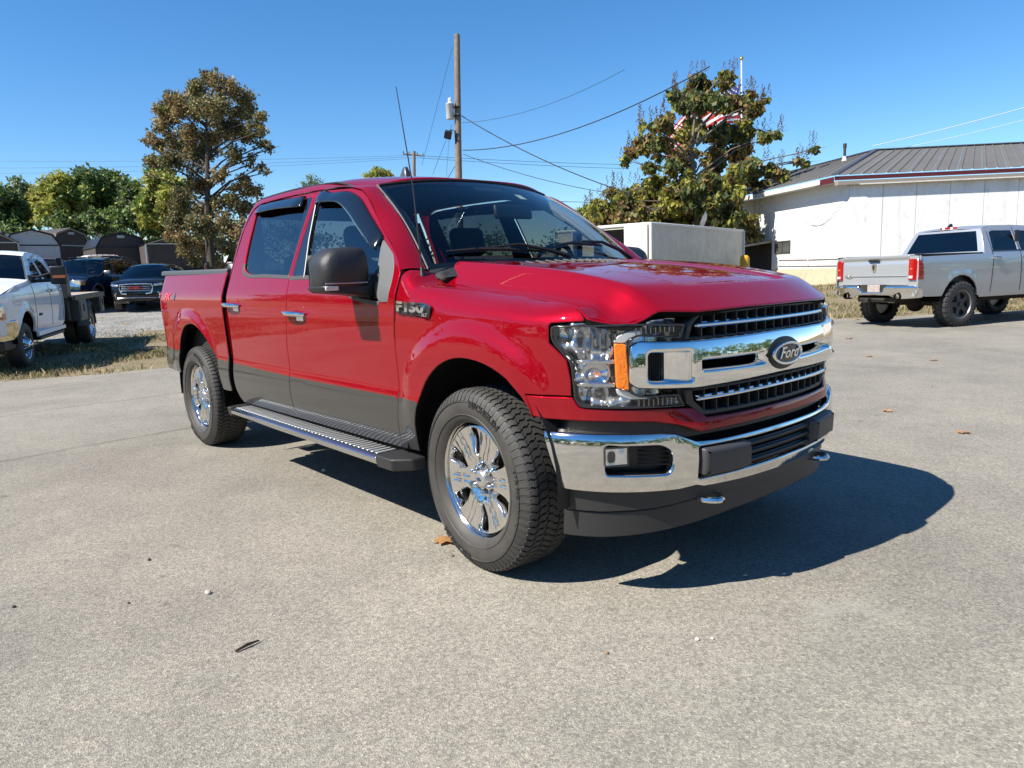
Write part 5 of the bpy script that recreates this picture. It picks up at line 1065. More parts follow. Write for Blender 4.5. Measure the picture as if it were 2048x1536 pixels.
def tread_mesh(w,R=.412,hw=.137,n=76):
    mb=MB()
    rows=[(-.122,-.084,0,.35),(-.079,-.034,.5,.8),(-.029,.029,.0,-.7),(.034,.079,.5,.8),(.084,.122,0,-.35)]
    for y0,y1,ph,sk in rows:
        for i in range(n):
            t0=2*math.pi*(i+ph)/n; dt=2*math.pi/n*.40
            vs=[]
            for rr,sh in ((R-.014,1),(R,.9)):
                for q in range(5):
                    f=q/4; y=y0+(y1-y0)*f; k=sk*2*math.pi/n*(f-.5)*.9+.35*2*math.pi/n*math.sin(f*6.28)*.5
                    drop_=.020*max(0,(abs(y)-.095)/.04)**1.3
                    for e in (-1,1):
                        t=t0+k+e*dt*sh; vs.append(((rr-drop_)*math.cos(t),y,(rr-drop_)*math.sin(t)))
            fs=[(10+2*q,10+2*q+1,10+2*q+3,10+2*q+2) for q in range(4)]+[(2*q,2*q+2,12+2*q,10+2*q) for q in range(4)]+[(2*q+1,11+2*q,13+2*q,2*q+3) for q in range(4)]+[(0,10,11,1),(8,9,19,18)]
            mb.add(vs,fs)
    for sd in (-1,1):
        for i in range(n):
            t=2*math.pi*i/n; dt=2*math.pi/n*.33; vs=[]
            for rr,y in ((R-.012,.122),(R-.030,.1335),(R-.050,.1445)):
                for e in (-1,1): vs.append((rr*math.cos(t+e*dt),y*sd,rr*math.sin(t+e*dt)))
            mb.add(vs,[(0,1,3,2),(2,3,5,4)])
    o=mb.build('tread',TREAD,w,smooth=False,fix=True); tag(o,kind='stuff'); return o
def rim_face(w):
    """six broad spokes with a groove, windows between them"""
    holes=[]
    for k in range(6):
        a=math.pi/6+k*math.pi/3+.12
        pts=[(.118,-.13),(.150,-.165),(.205,-.185),(.232,-.165),(.238,0),(.232,.165),(.205,.185),(.150,.165),(.118,.13),(.106,0)]
        holes.append([(r*math.cos(a+t),r*math.sin(a+t)) for r,t in pts])
    def S(a,b):
        r=math.hypot(a,b); t=math.atan2(b,a)-.12; f=((t+math.pi/6)%(math.pi/3))-math.pi/6; u=r*math.sin(f)
        d=.062+.030*sst(.05,.10,r)*0-.045*sst(.10,.04,r)*0
        y=.066+.028*sst(.05,.12,r)+.010*sst(.16,.24,r)-.012*sst(.235,.262,r)
        g=math.exp(-((abs(u)-.013)/.005)**2)*sst(.075,.11,r)*sst(.245,.215,r)
        y-=.005*g; y-=.003*sst(.034,.056,abs(u))*sst(.08,.12,r)*sst(.245,.21,r)
        y-=.030*sst(.040,.030,abs(r-.0635))*sst(.5,.9,math.cos(6*(t+math.pi/6)*1.0))*.0
        return (a,-y,b)
    R_=panel('rim',S,ell(0,0,.266,.266,96),CHROMEW,w,ref=(0,-1,0),holes=holes,step=.0085,lip=.004,drop=.005,thick=.035)
    mb=MB(); mb.lathe([(.262,-.070),(.268,-.088),(.274,-.112),(.279,-.120),(.280,-.112),(.276,-.10)],n=96); mb.lathe([(.262,-.07),(.250,-.03),(.240,.06),(.262,.11)],n=72); mb.build('rim_lip',CHROMEW,w,sharp=60,fix=True)
    mb=MB(); mb.lathe([(.0,-.096),(.025,-.0955),(.036,-.092),(.040,-.086),(.040,-.060)],n=32); cp=mb.build('centre_cap',mat('cap_satin',(.62,.61,.60),.3,.9),w,sharp=60)
    panel('cap_emblem',lambda a,b:(a,-.0975,b),ell(0,0,.018,.009,24),mat('cap_blue',(.008,.02,.10),.2,coat=1),cp,step=.01,lip=.001,drop=.001,thick=.002)
    for k in range(6):
        a=k*math.pi/3+.12+math.pi/6; mb=MB(); c=(.0635*math.cos(a),.0635*math.sin(a)); mb.lathe([(.0,-.098),(.007,-.096),(.0105,-.089),(.0115,-.062)],c=(c[0],0,c[1]),n=12); mb.build('lug_nut',CHROME,w,sharp=50)
        mb=MB(); mb.lathe([(.014,-.074),(.018,-.070),(.020,-.062)],c=(c[0],0,c[1]),n=16); mb.build('lug_recess',mat('lug_shadow',(.1,.1,.1),.3,.9),w)
    mb=MB(); mb.lathe([(.05,.0),(.17,.0),(.17,.03),(.05,.03)],n=40); mb.lathe([(.238,.085),(.05,.085)],n=40); mb.box((.14,.015,.06),(.10,.08,.10)); mb.build('brake_disc',STEEL,w,fix=True)
def tyre_text(w,txt,a0,r,size,m,sp=1.0,hw=.137,bold=.0):
    """raised letters round the side wall"""
    al=a0
    mb=MB()
    for ch in txt:
        if ch==' ': al-=size*.4/r; continue
        vs,fs=text_mesh(ch,size,.0012,0,bold); wd=(max(v[0] for v in vs)-min(v[0] for v in vs)) if vs else size*.3
        al-=.5*(wd+size*.12)*sp/r; ca,sa=math.cos(al),math.sin(al); V=[]
        for v in vs:
            rr=r+v[1]; t=al-v[0]*sp/r
            q=abs(rr-(.412+.272)/2)/.07
            V.append((rr*math.cos(t),-(hw+.0105-.006*q*q)-v[2],rr*math.sin(t)))
        mb.add(V,fs); al-=.5*(wd+size*.12)*sp/r
    return mb.build('side_wall_lettering',m,w,sharp=30)
W0=make_wheel(T); tread_mesh(W0); rim_face(W0)
TL=mat('tyre_lettering',(.014,.014,.014),.5)
tyre_text(W0,'MICHELIN',1.52,.351,.040,TL,sp=1.12,bold=.0018); tyre_text(W0,'MICHELIN',1.52+math.pi,.351,.040,TL,sp=1.12,bold=.0018)
tyre_text(W0,'P275/60R20',-.02,.352,.019,mat('tyre_small_letters',(.06,.057,.052),.6),sp=1.3); tyre_text(W0,'LTX M/S',-2.85+math.pi*2-3.1,.352,.026,TL,sp=1.1)
ws=[(0,-.842,-.068,0),(-3.683,-.842,0,.35),(0,.842,math.pi-.068,.6),(-3.683,.842,math.pi,.2)]
for i,(x,y,rz,sp) in enumerate(ws):
    w=W0 if i==0 else copy_tree(W0,T); w.location=(x,y,.410); w.rotation_mode='ZYX' ; w.rotation_euler=(0,sp*0,rz)
    if i: w.rotation_euler=Matrix.Rotation(rz,3,'Z').to_4x4().to_3x3().to_euler('ZYX')
# ------------------------------------------------------------ parked vehicles
def small_wheel(parent,x,y,R=.40,hw=.13,Rr=.25,rimm=None,ns=5,out=-1,lug=False,dish=.0,lip=None,white=False):
    """wheel with a spoked rim; out: side the rim faces (+1 left, -1 right)"""
    mb=MB(); mb.lathe([(Rr-.01,-hw+.02),(Rr+.02,-hw-.004),((R+Rr)/2,-hw-.012),(R-.03,-hw),(R-.01,-hw+.02),(R,-hw+.05),(R,hw-.05),(R-.01,hw-.02),(R-.03,hw),((R+Rr)/2,hw+.012),(Rr+.02,hw+.004),(Rr-.01,hw-.02)],n=40)
    w=mb.build('wheel',TYRE,parent,sharp=40); w.location=(x,y,R-.012)
    if lug:
        mb=MB()
        for i in range(26):
            for sd,ph in ((-1,0),(1,.5),(0,.25)):
                t=2*math.pi*(i+ph)/26; dt=.075
                if sd==0: vs=[((R+h)*math.cos(t+e*dt),yy,(R+h)*math.sin(t+e*dt)) for h in (-.01,.018) for yy in (-.05,.05) for e in (-1,1)]
                else: vs=[((R+h)*math.cos(t+e*dt),sd*yy,(R+h)*math.sin(t+e*dt)) for h,yy in ((-.035,hw+.010),(.018,hw-.01),(-.01,hw-.07),(.018,hw-.07)) for e in (-1,1)]
                mb.add(vs,[(0,1,3,2),(4,5,7,6),(0,1,5,4),(2,3,7,6),(0,2,6,4),(1,3,7,5)])
        t_=mb.build('tread',TREAD,w,smooth=False); tag(t_,kind='stuff')
    holes=[]
    for k in range(ns):
        a=2*math.pi*k/ns; hwid=math.pi/ns*.62
        holes.append([(r*math.cos(a+t),r*math.sin(a+t)) for r,t in ((Rr*.42,-hwid*.5),(Rr*.82,-hwid),(Rr*.84,0),(Rr*.82,hwid),(Rr*.42,hwid*.5))])
    panel('rim',lambda a,b:(a,out*(hw-.03+dish*sst(Rr*.75,Rr*.3,math.hypot(a,b))),b),[(Rr*math.cos(2*math.pi*i/28),Rr*math.sin(2*math.pi*i/28)) for i in range(28)],rimm,w,ref=(0,out,0),holes=holes,step=.045,lip=.008,drop=.008,thick=.03)
    mb=MB(); mb.lathe([(Rr-.004,out*(hw-.05)),(Rr+.012,out*(hw+.002)),(Rr+.004,out*(hw-.002)),(Rr-.02,out*(hw-.06)),(Rr-.03,-out*.05),(.02,-out*.05)],n=36); mb.build('rim_barrel',lip or DARK,w)
    mb=MB(); mb.lathe([(0,out*(hw-.005+dish)),(.04,out*(hw-.008+dish)),(.05,out*(hw-.03+dish)),(.05,0)],n=16); mb.build('hub_cap',rimm,w)
    return w
def shell(Tv,paintm,side,Yf,wins,secs,gm,step=.09,glassin=.010,wname='side_window',tone=None):
    P_=lambda x,z:(x,-Yf(x,z),z)
    panel('body_side',P_,side,paintm,Tv,holes=wins,step=step,lip=.012,drop=.010,thick=.03,mirror=True,mfn=tone)
    for w in wins: panel(wname,lambda x,z:(x,-Yf(x,z)+glassin,z),w,gm,Tv,step=.15,lip=.002,drop=0,thick=.003,mirror=True)
    for nm,m,pts,bow,crown in secs:
        n=max(2,len(pts)); mb=MB(); ks=np.linspace(-1,1,13)
        def fn(i,k):
            x,z=pts[int(i)]; y=k*(Yf(x,z)-.010); e=1-abs(k)**2.4; return (x+bow*e,y,z+crown*e)
        mb.grid(fn,range(n),ks); cxm=sum(p[0] for p in side)/len(side)
        f0=mb.f[len(mb.f)//2]; a_,b_,c_=(Vector(mb.v[q]) for q in f0[:3]); nn=(b_-a_).cross(c_-a_)
        if nn.dot(a_-Vector((cxm,0,.7)))<0: mb.f=[tuple(reversed(q)) for q in mb.f]
        o=mb.build(nm,m,Tv,sharp=40,fix=False)
        # face outwards
def arcp(xc,zc,r,z0,n=9,rev=False):
    a0=math.asin((z0-zc)/r); o=[(xc-r*math.cos(a0+(math.pi-2*a0)*i/n),zc+r*math.sin(a0+(math.pi-2*a0)*i/n)) for i in range(n+1)]
    return o[::-1] if rev else o
GL=glass('car_glass_dark',(.02,.022,.025),ior=1.7); GLC=glass('car_glass_clear',(.30,.34,.33),ior=1.5)
def seatbits(Tv,xs,ys,z):
    for x in xs:
        for y in ys:
            mb=MB(); mb.box((x,y,z),(.12,.42,.7)); mb.build('seat_back',INT,Tv,bevel=.05)
# ---- full-size pickup, x forward from the rear axle
ypk=pch([.4,.6,.85,1.1,1.3,1.42,1.95],[.93,.985,1.0,1.0,.985,.94,.70])
def Ypk(x,z): return ypk(z)+(flare(x,z,0,.48,.52,.62,.02)+flare(x,z,3.57,.48,.52,.62,.02) if z<1.3 else 0)-.06*sst(3.9,4.6,x)*1.0
def pickup(name,label,paintm,loc,h,R=.43,rimm=ANTH,detail=True,lug=True,tailchrome=True,zoff=0):
    Tv=empty(name,loc,h); tag(Tv,label,'pickup truck','parked pickup trucks'); dz=R-.40
    f=lambda L_:[(x,z+dz) for x,z in L_]
    rearA=[(x,z) for x,z in arcp(0,.46,.50,.56,rev=False)]; frontA=arcp(3.57,.46,.50,.56)
    side=f([(-1.17,.60),(-1.16,1.34),(.60,1.372),(.665,1.385),(.72,1.55),(.80,1.80),(.87,1.865),(1.1,1.905),(1.7,1.925),(2.2,1.905),(2.42,1.86),(3.02,1.42),(3.2,1.36),(4.2,1.28),(4.42,1.20),(4.5,1.05),(4.52,.62),(4.4,.54)]+frontA[::-1]+[(3.0,.50),(.57,.50)]+rearA[::-1]+[(-.9,.57)])
    w1=rnd(f([(.93,1.42),(1.66,1.42),(1.67,1.81),(1.10,1.815),(1.0,1.78)]),.04); w2=rnd(f([(1.76,1.42),(2.82,1.42),(2.40,1.74),(2.25,1.80),(1.77,1.812)]),.04)
    Y2=lambda x,z:Ypk(x,z-dz)
    shell(Tv,paintm,side,Y2,[w1,w2],[('roof',paintm,f([(.82,1.84),(.90,1.88),(1.1,1.905),(1.7,1.925),(2.2,1.905),(2.42,1.86)]),0,.035),('windscreen',GLC,f([(2.42,1.86),(2.7,1.66),(3.02,1.42)]),.12,.02),('hood',paintm,f([(3.05,1.40),(3.2,1.36),(3.8,1.33),(4.2,1.28),(4.42,1.20)]),.03,.05),('grille',BLKG,f([(4.42,1.20),(4.5,1.05),(4.51,.80)]),.04,.0),('front_bumper',CHROMED,f([(4.55,.80),(4.60,.74),(4.60,.58),(4.5,.52)]),.05,.0),('rear_cab_wall',paintm,f([(.66,1.385),(.66,.6)]),0,0),('underbody',RUSTY,f([(4.3,.56),(-1.1,.60)]),0,0)],GL,step=.10)
    # rear window frame and glass
    def rc(t,k): 
        x=.665+(.825-.665)*t; z=1.385+dz+(1.855-1.385)*t; return (x-.03*(1-k*k),k*(Y2(x,z)-.012),z)
    mb=MB(); 
    for t0,t1,k0,k1 in ((0,.06,-1,1),(.90,1,-1,1),(.06,.90,-1,-.86),(.06,.90,.86,1)): mb.grid(rc,np.linspace(t0,t1,4),np.linspace(k0,k1,9))
    mb.build('rear_window_frame',paintm,Tv,sharp=50,fix=False)
    mb=MB(); mb.grid(lambda t,k:Vector(rc(t,k))+Vector((-.002,0,0)),np.linspace(.05,.91,5),np.linspace(-.87,.87,9)); mb.build('rear_window',GL,Tv,fix=False)
    # bed
    mb=MB(); mb.box((-.25,0,.82+dz),(1.78,1.70,.04)); mb.box((.62,0,1.06+dz),(.04,1.74,.60)); mb.box((-.25,.87,1.06+dz),(1.78,.04,.60)); mb.box((-.25,-.87,1.06+dz),(1.78,.04,.60)); mb.build('bed_liner',BLK,Tv)
    mb=MB()
    for s_ in (-1,1): mb.box((-.27,s_*.925,1.372+dz),(1.76,.09,.03))
    mb.build('bed_rail',BLK,Tv,bevel=.008)
    def tgS(y,z): return (-1.175-.018*sst(1.28+dz,1.33+dz,z)+.012*math.exp(-((z-1.27-dz)/.03)**2)-.008*sst(.98+dz,1.02+dz,z)*0-.012*math.exp(-((z-.99-dz)/.02)**2)*0,y,z)
    tg=panel('tailgate',tgS,rnd([(-.80,.80+dz),(.80,.80+dz),(.80,1.375+dz),(-.80,1.375+dz)],.02),paintm,Tv,ref=(-1,0,0),step=.05,lip=.015,drop=.012,thick=.05)
    mb=MB(); mb.box((-1.20,0,1.285+dz),(.02,.26,.045)); mb.build('tailgate_handle',BLK,tg,bevel=.008)
    em=panel('tailgate_emblem',lambda y,z:(-1.20,y,z),[(0.0+.062*a,1.14+dz+.085*b) for a,b in ((-1,.8),(-.6,1),(.6,1),(1,.8),(.85,-.2),(.4,-.85),(0,-1),(-.4,-.85),(-.85,-.2))],CHROME,tg,ref=(-1,0,0),step=.03,lip=.008,drop=.008)
    panel('emblem_face',lambda y,z:(-1.207,y,z),[(0.0+.036*a,1.145+dz+.055*b) for a,b in ((-1,.7),(-.3,1),(.3,1),(1,.7),(.5,-.5),(0,-1),(-.5,-.5))],STEEL,em,ref=(-1,0,0),step=.03,lip=.006,drop=.006)
    mb=MB(); mb.box((-1.19,0,.985+dz),(.012,1.50,.02)); mb.build('tailgate_crease',paintm,tg,bevel=.004)
    for s_ in (-1,1):
        lp=panel('tail_lamp',lambda y,z:(-1.205+.06*sst(.90,1.0,abs(y)),y,z),[(s_*.805,.90+dz),(s_*.998,.90+dz),(s_*.985,1.27+dz),(s_*.93,1.30+dz),(s_*.805,1.30+dz)],REDL,Tv,ref=(-1,0,0),step=.04,lip=.01,drop=.01,thick=.06)
        mb=MB(); mb.grid(lambda y,z:(-1.165+.06*sst(.9,1.0,y),s_*y,z+dz),[.80,.9,.96,.995],[.60,1.0,1.36]); mb.build('bed_corner',paintm,Tv,fix=False)
        mb=MB(); mb.box((-1.208,s_*.87,.955+dz),(.02,.08,.05)); mb.build('reverse_lens',mat('reverse_white',(.6,.55,.55),.2),lp,bevel=.006)
        mb=MB(); mb.box((-1.208,s_*.87,1.11+dz),(.02,.05,.035)); mb.build('lamp_glint',mat('lamp_orange',(.7,.12,.05),.15),lp,bevel=.01)
        panel('lamp_side',lambda x,z:(x,s_*(Y2(x,z)+.004),z),[(-1.16,.90+dz),(-1.02,.90+dz),(-1.03,1.16+dz),(-1.07,1.27+dz),(-1.16,1.29+dz)],REDL,lp,ref=(0,s_,0),step=.06,lip=.01,drop=.008)
        for hx in (.98,1.86): mb=MB(); mb.box((hx,s_*(Y2(hx,1.27+dz)+.02),1.27+dz),(.24,.04,.045)); mb.build('door_handle',CHROME,Tv,bevel=.015)
        for pts in ([(.84,.60),(.82,1.38),(.92,1.80)],[(1.71,.60),(1.71,1.88)],[(2.85,.62),(2.85,1.38)]):
            mb=MB(); q=f(pts); mb.tube([(x,s_*(Y2(x,z)+.0005),z) for x,z in [(q[0][0]+(q[-1][0]-q[0][0])*t,q[0][1]+(q[-1][1]-q[0][1])*t) for t in np.linspace(0,1,12)]],.006,n=4); mb.build('door_seam',DARK,Tv)
        mb=MB(); mb.tube([(x,s_*(Y2(x,1.41+dz)+.004),1.41+dz) for x in np.linspace(.90,2.84,12)],.012,n=4); mb.build('belt_strip',BLK,Tv)
        mb=MB(); mb.box((1.71,s_*(Y2(1.7,1.6+dz)+.002),1.61+dz),(.10,.012,.40)); mb.build('pillar_cover',BLK,Tv)
        mb=MB(); mb.box((2.72,s_*1.10,1.46+dz),(.14,.24,.20)); mb.build('door_mirror',paintm,Tv,bevel=.05,seg=3)
        for xx,dd in ((0,0),(3.57,0)): small_wheel(Tv,xx,s_*.88,R,.145,.265,rimm,5,s_,lug,lip=mat('alu_rim_edge',(.35,.35,.34),.4,.8) if lug else None)
        
        for xx in (0,3.57): mb=MB(); mb.grid(lambda t,y:(xx+.54*math.cos(t),y*s_,.46+dz+.54*math.sin(t)),np.linspace(0,math.pi,14),[.98,.55]); mb.build('wheel_well',DARK,Tv,fix=False)
    def rb(y,z): return (-1.24+.10*sst(.55,1.02,abs(y))-.035*math.exp(-((z-.74-dz)/.06)**2),y,z)
    b_=panel('rear_bumper',rb,rnd([(-1.0,.56+dz),(-.62,.53+dz),(-.4,.60+dz),(.4,.60+dz),(.62,.53+dz),(1.0,.56+dz),(1.0,.80+dz),(.34,.80+dz),(.26,.66+dz),(-.26,.66+dz),(-.34,.80+dz),(-1.0,.80+dz)],.03),CHROMED,Tv,ref=(-1,0,0),step=.05,lip=.02,drop=.02,thick=.10)
    mb=MB(); mb.box((-1.2,0,.73+dz),(.02,.6,.14)); mb.build('plate_recess',STEEL,b_); mb=MB(); mb.box((-1.225,-.04,.735+dz),(.01,.30,.15)); mb.build('licence_plate',mat('old_plate',(.42,.36,.32),.6,c2=(.25,.22,.20),vs=14),b_,bevel=.006)
    for y in (.62,-.62): mb=MB(); mb.lathe([(.055,-.0),(.065,-.01),(.07,.12)],c=(-1.26,y,.58+dz),n=16,axis='x'); mb.build('exhaust_tip',DARK,b_)
    mb=MB(); mb.box((-1.27,.05,.50+dz),(.12,.09,.09)); mb.box((-1.2,0,.52+dz),(.06,.6,.05)); mb.build('tow_hitch',STEEL,Tv,bevel=.01)
    mb=MB(); mb.cyl((0,-.85,R),(0,.85,R),.06); mb.ball((0,0,R-.02),.17); mb.box((-.6,0,.50+dz),(1.0,.9,.10)); mb.box((1.8,.42,.46+dz),(3.6,.1,.14)); mb.box((1.8,-.42,.46+dz),(3.6,.1,.14)); mb.cyl((3.57,-.85,R),(3.57,.85,R),.05); mb.build('rear_axle',RUSTY,Tv)
    mb=MB(); mb.box((.87,0,1.905+dz),(.05,.36,.045)); mb.build('high_brake_lamp',REDL,Tv,bevel=.01); mb=MB(); mb.box((.855,.09,1.905+dz),(.05,.05,.04)); mb.box((.855,-.09,1.905+dz),(.05,.05,.04)); mb.build('cargo_lamp',WHITE,Tv)
    mb=MB(); mb.prism([(1.25,1.94),(1.42,1.94),(1.40,2.02),(1.36,2.03)],lambda x,z:(x,.32,z+dz),lambda x,z:(x,.36,z+dz)); mb.build('roof_antenna',BLK,Tv,bevel=.01)
    mb=MB(); mb.box((2.9,0,1.30+dz),(.5,1.6,.2)); mb.build('dashboard',INT,Tv); seatbits(Tv,(1.15,2.0),(-.42,.42),1.35+dz)
    mb=MB(); mb.box((1.9,0,.9+dz),(2.3,1.86,.6)); mb.build('cab_interior',INT,Tv)
    return Tv
RAMP=pickup('pickup_truck','silver pickup parked with its tailgate towards the lot before the white building',SILVER,(-3.50,13.45,.02),1.234,R=.43)
letters('tailgate_badge','4x4',.085,lambda a,b,c:(-1.20-c,-a,b),None,CHROME,RAMP,org=(-.62,1.01),extr=.006,bold=.002,sxx=1.3)
def gpos(px,py,dep): p=at(px,py,dep); return (p.x,p.y,GZ(p.x,p.y))
def hdg(px,rel):
    """heading that looks at the camera, turned by rel degrees"""
    p=at(px,540,30); return math.atan2(CP.y-p.y,CP.x-p.x)+math.radians(rel)
p=at(85,520,33.5); h=hdg(85,28); q=Vector((p.x,p.y,0))-Vector((math.cos(h),math.sin(h),0))*2.0; pickup('pickup_truck','maroon pickup mostly hidden behind the navy SUV',MAROON,(q.x,q.y,.92),h,R=.40,rimm=ALU,lug=False)
p=at(203,515,38); h=hdg(203,14); q=Vector((p.x,p.y,0))-Vector((math.cos(h),math.sin(h),0))*2.0; WP=pickup('pickup_truck','white pickup with cab marker lamps behind the navy SUV',WHITEP,(q.x,q.y,1.18),h,R=.42,rimm=ALU,lug=False)
for y in (-.55,-.28,0,.28,.55): mb=MB(); mb.box((2.3,y,1.945),(.10,.07,.03)); mb.build('marker_lamp',AMBER,WP,bevel=.01)
p=at(470,520,36); h=hdg(470,155); q=Vector((p.x,p.y,0)); WQ=pickup('pickup_truck','white work truck with pipe rack glimpsed left of the red cab',WHITEP,(q.x,q.y,1.05),h,R=.40,rimm=ALU,lug=False)
mb=MB()
for y in (-.8,.8):
    mb.tube([(-1.05,y,1.4),(-.85,y,2.05),(2.9,y,2.05)],.035,n=6); mb.tube([(.4,y,1.4),(.4,y,2.05)],.035,n=6)
for x in (-.85,.4,1.6,2.8): mb.tube([(x,-.8,2.05),(x,.8,2.05)],.03,n=6)
mb.build('pipe_rack',STEEL,WQ)
# ---- white flatbed, x forward from the front axle
FB=empty('flatbed_truck',(-12.80,-1.92,.03),-.385); FB.rotation_euler=(0,.022,-.385); tag(FB,'white crew cab truck with black flatbed cut off by the left edge','flatbed truck')
yfb=pch([.4,.6,.9,1.15,1.38,1.5,2.0],[.93,.975,1.0,1.0,.97,.93,.72])
def Yfb(x,z): return yfb(z)+(flare(x,z,0,.46,.54,.64,.03) if z<1.3 else 0)-.10*sst(.6,1.1,x)
side=[(1.02,.62),(1.06,1.05),(.96,1.26),(.3,1.40),(-.45,1.46),(-.62,1.50),(-1.22,1.92),(-1.45,1.985),(-1.9,2.0),(-2.25,1.96),(-2.42,1.88),(-2.58,1.45),(-2.60,1.0),(-2.55,.62),(-2.4,.56)]+[(-.56,.56)]+arcp(0,.46,.51,.58)+[(.6,.62)]
wA=rnd([(-.84,1.50),(-1.36,1.86),(-1.60,1.885),(-1.56,1.47),(-1.2,1.44),(-.95,1.45)],.04); wB=rnd([(-1.68,1.47),(-1.70,1.885),(-2.05,1.87),(-2.18,1.82),(-2.36,1.50)],.04)
shell(FB,WHITEP,side,Yfb,[wA,wB],[('roof',WHITEP,[(-1.22,1.92),(-1.45,1.985),(-1.9,2.0),(-2.25,1.96),(-2.42,1.88)],0,.05),('windscreen',GLC,[(-.62,1.50),(-.9,1.70),(-1.22,1.92)],.12,.02),('hood',WHITEP,[(-.6,1.49),(-.45,1.46),(.3,1.40),(.8,1.31),(.96,1.26)],.05,.06),('grille',BLKG,[(.96,1.26),(1.06,1.05),(1.05,.84)],.10,0),('front_bumper',CHROMED,[(1.06,.86),(1.14,.80),(1.14,.58),(1.08,.50)],.10,0),('cab_rear',WHITEP,[(-2.42,1.88),(-2.58,1.45),(-2.60,.62)],0,0)],glass('flatbed_glass',(.05,.055,.06),ior=1.75),step=.08)
for s_ in (1,-1):
    b_=panel('bumper_end',lambda x,z:(x,s_*(Yfb(x,z)+.03-.25*max(0,x-.75)),z),rnd([(.56,.54),(1.10,.50),(1.12,.84),(.56,.86)],.04),CHROMED,FB,ref=(0,s_,0),step=.06,lip=.02,drop=.02,thick=.05)
    mb=MB(); mb.lathe([(0,.0),(.055,.01),(.065,.03)],c=(1.10,s_*.82,.68),n=16,axis='x'); mb.build('fog_lamp',CLEAR,b_)
    mb=MB(); mb.box((.98,s_*.80,1.02),(.14,.30,.20)); hl=mb.build('headlamp',CHROME,FB,bevel=.02); mb=MB(); mb.box((.96,s_*.945,.93),(.16,.02,.10)); mb.build('marker',mat('marker_orange',(.55,.18,.08),.2),hl,bevel=.006)
    mb=MB(); mb.box((.55,s_*.80,.45),(.9,.22,.16)); mb.build('valance',BLK,FB,bevel=.02)
    # towing mirror
    mb=MB(); mb.box((-.86,s_*1.36,1.56),(.10,.26,.33)); mr=mb.build('towing_mirror',BLK,FB,bevel=.03,seg=3); mb=MB(); mb.box((-.80,s_*1.38,1.53),(.02,.20,.05)); mb.build('mirror_marker',mat('marker_orange',(.55,.18,.08),.2),mr)
    mb=MB(); mb.tube([(-.80,s_*.92,1.50),(-.84,s_*1.26,1.60)],.022,n=8); mb.tube([(-.80,s_*.92,1.46),(-.86,s_*1.26,1.47)],.03,n=8); mb.box((-.80,s_*.94,1.50),(.22,.06,.14)); mb.build('mirror_arm',BLK,mr)
    for hx in (-1.62,-2.42): mb=MB(); mb.box((hx,s_*(Yfb(hx,1.27)+.02),1.27),(.20,.04,.05)); mb.build('door_handle',CHROME,FB,bevel=.015)
    for pts in ([(-.62,.62),(-.62,1.46)],[(-1.64,.62),(-1.64,1.92)],[(-2.45,.70),(-2.47,1.45)]):
        mb=MB(); mb.tube([(pts[0][0]+(pts[1][0]-pts[0][0])*t,s_*(Yfb(0-2,pts[0][1]+(pts[1][1]-pts[0][1])*t)+.0005),pts[0][1]+(pts[1][1]-pts[0][1])*t) for t in np.linspace(0,1,10)],.005,n=4); mb.build('door_seam',DARK,FB)
    mb=MB(); mb.box((-1.6,s_*.93,.52),(1.9,.12,.10)); mb.build('rocker',WHITEP,FB,bevel=.02); mb=MB(); mb.box((-1.6,s_*.90,.43),(1.7,.16,.06)); mb.build('step_bar',BLK,FB,bevel=.02)
    small_wheel(FB,0,s_*.84,.40,.115,.225,CHROMEW,5,s_,dish=.09,lip=CHROMEW); small_wheel(FB,-4.35,s_*.98,.40,.115,.225,CHROMEW,6,s_,dish=-.10,lip=CHROMEW); small_wheel(FB,-4.35,s_*.70,.40,.115,.225,STEEL,6,s_,dish=-.10)
    mb=MB(); mb.grid(lambda t,y:(.55*math.cos(t),y*s_,.46+.55*math.sin(t)),np.linspace(0,math.pi,14),[.97,.5]); mb.build('wheel_well',DARK,FB,fix=False)
    for x0,x1,z0,nm in ((-2.95,-3.62,.58,'tool_box'),(-5.02,-5.45,.66,'tool_box')):
        mb=MB(); mb.box(((x0+x1)/2,s_*1.02,(z0+1.03)/2),(x0-x1,.34,1.03-z0)); tb=mb.build(nm,mat('box_grey',(.075,.072,.07),.5,var=.2,vs=5),FB,bevel=.012); mb=MB(); mb.box(((x0+x1)/2,s_*1.195,(z0+1.0)/2+.02),(abs(x0-x1)-.12,.02,.32)); mb.build('box_lid',mat('box_lid_grey',(.095,.092,.088),.5,var=.2,vs=5),tb,bevel=.008); mb=MB(); mb.box(((x0+x1)/2,s_*1.21,(z0+1.0)/2+.06),(.07,.03,.16)); mb.build('latch',BLK,tb,bevel=.01)
    mb=MB(); ar=[(-4.35+.50*math.cos(t),.42+.56*math.sin(t)) for t in np.linspace(0,math.pi,12)]; mb.tube([(x,s_*1.03,z) for x,z in ar],.05,n=6,flat=3.0); mb.build('wheel_flap',BLK,FB)
    mb=MB(); mb.box((-4.1,s_*1.17,1.07),(2.95,.06,.10)); mb.build('bed_side_rail',BLK,FB,bevel=.01)
letters('door_badge','3500HD',.07,lambda a,b,c:(a,Yfb(-1,.86)+c,b),None,STEEL,FB,org=(-.86,.86),extr=.004,sxx=-1.0)
mb=MB(); mb.box((-4.1,0,1.06),(2.85,2.2,.08)); mb.build('flat_deck',STEEL,FB)
for i in range(9): mb=MB(); mb.box((-4.1,-1.0+i*.25,1.11),(2.8,.235,.035)); mb.build('deck_board',mat('deck_timber',(.42,.34,.26),.8,c2=(.32,.25,.19),vs=6),FB,smooth=False)
mb=MB(); mb.box((-2.78,.85,1.32),(.30,.45,.50)); mb.build('deck_box',mat('box_grey',(.075,.072,.07),.5,var=.2,vs=5),FB,bevel=.015)
mb=MB()
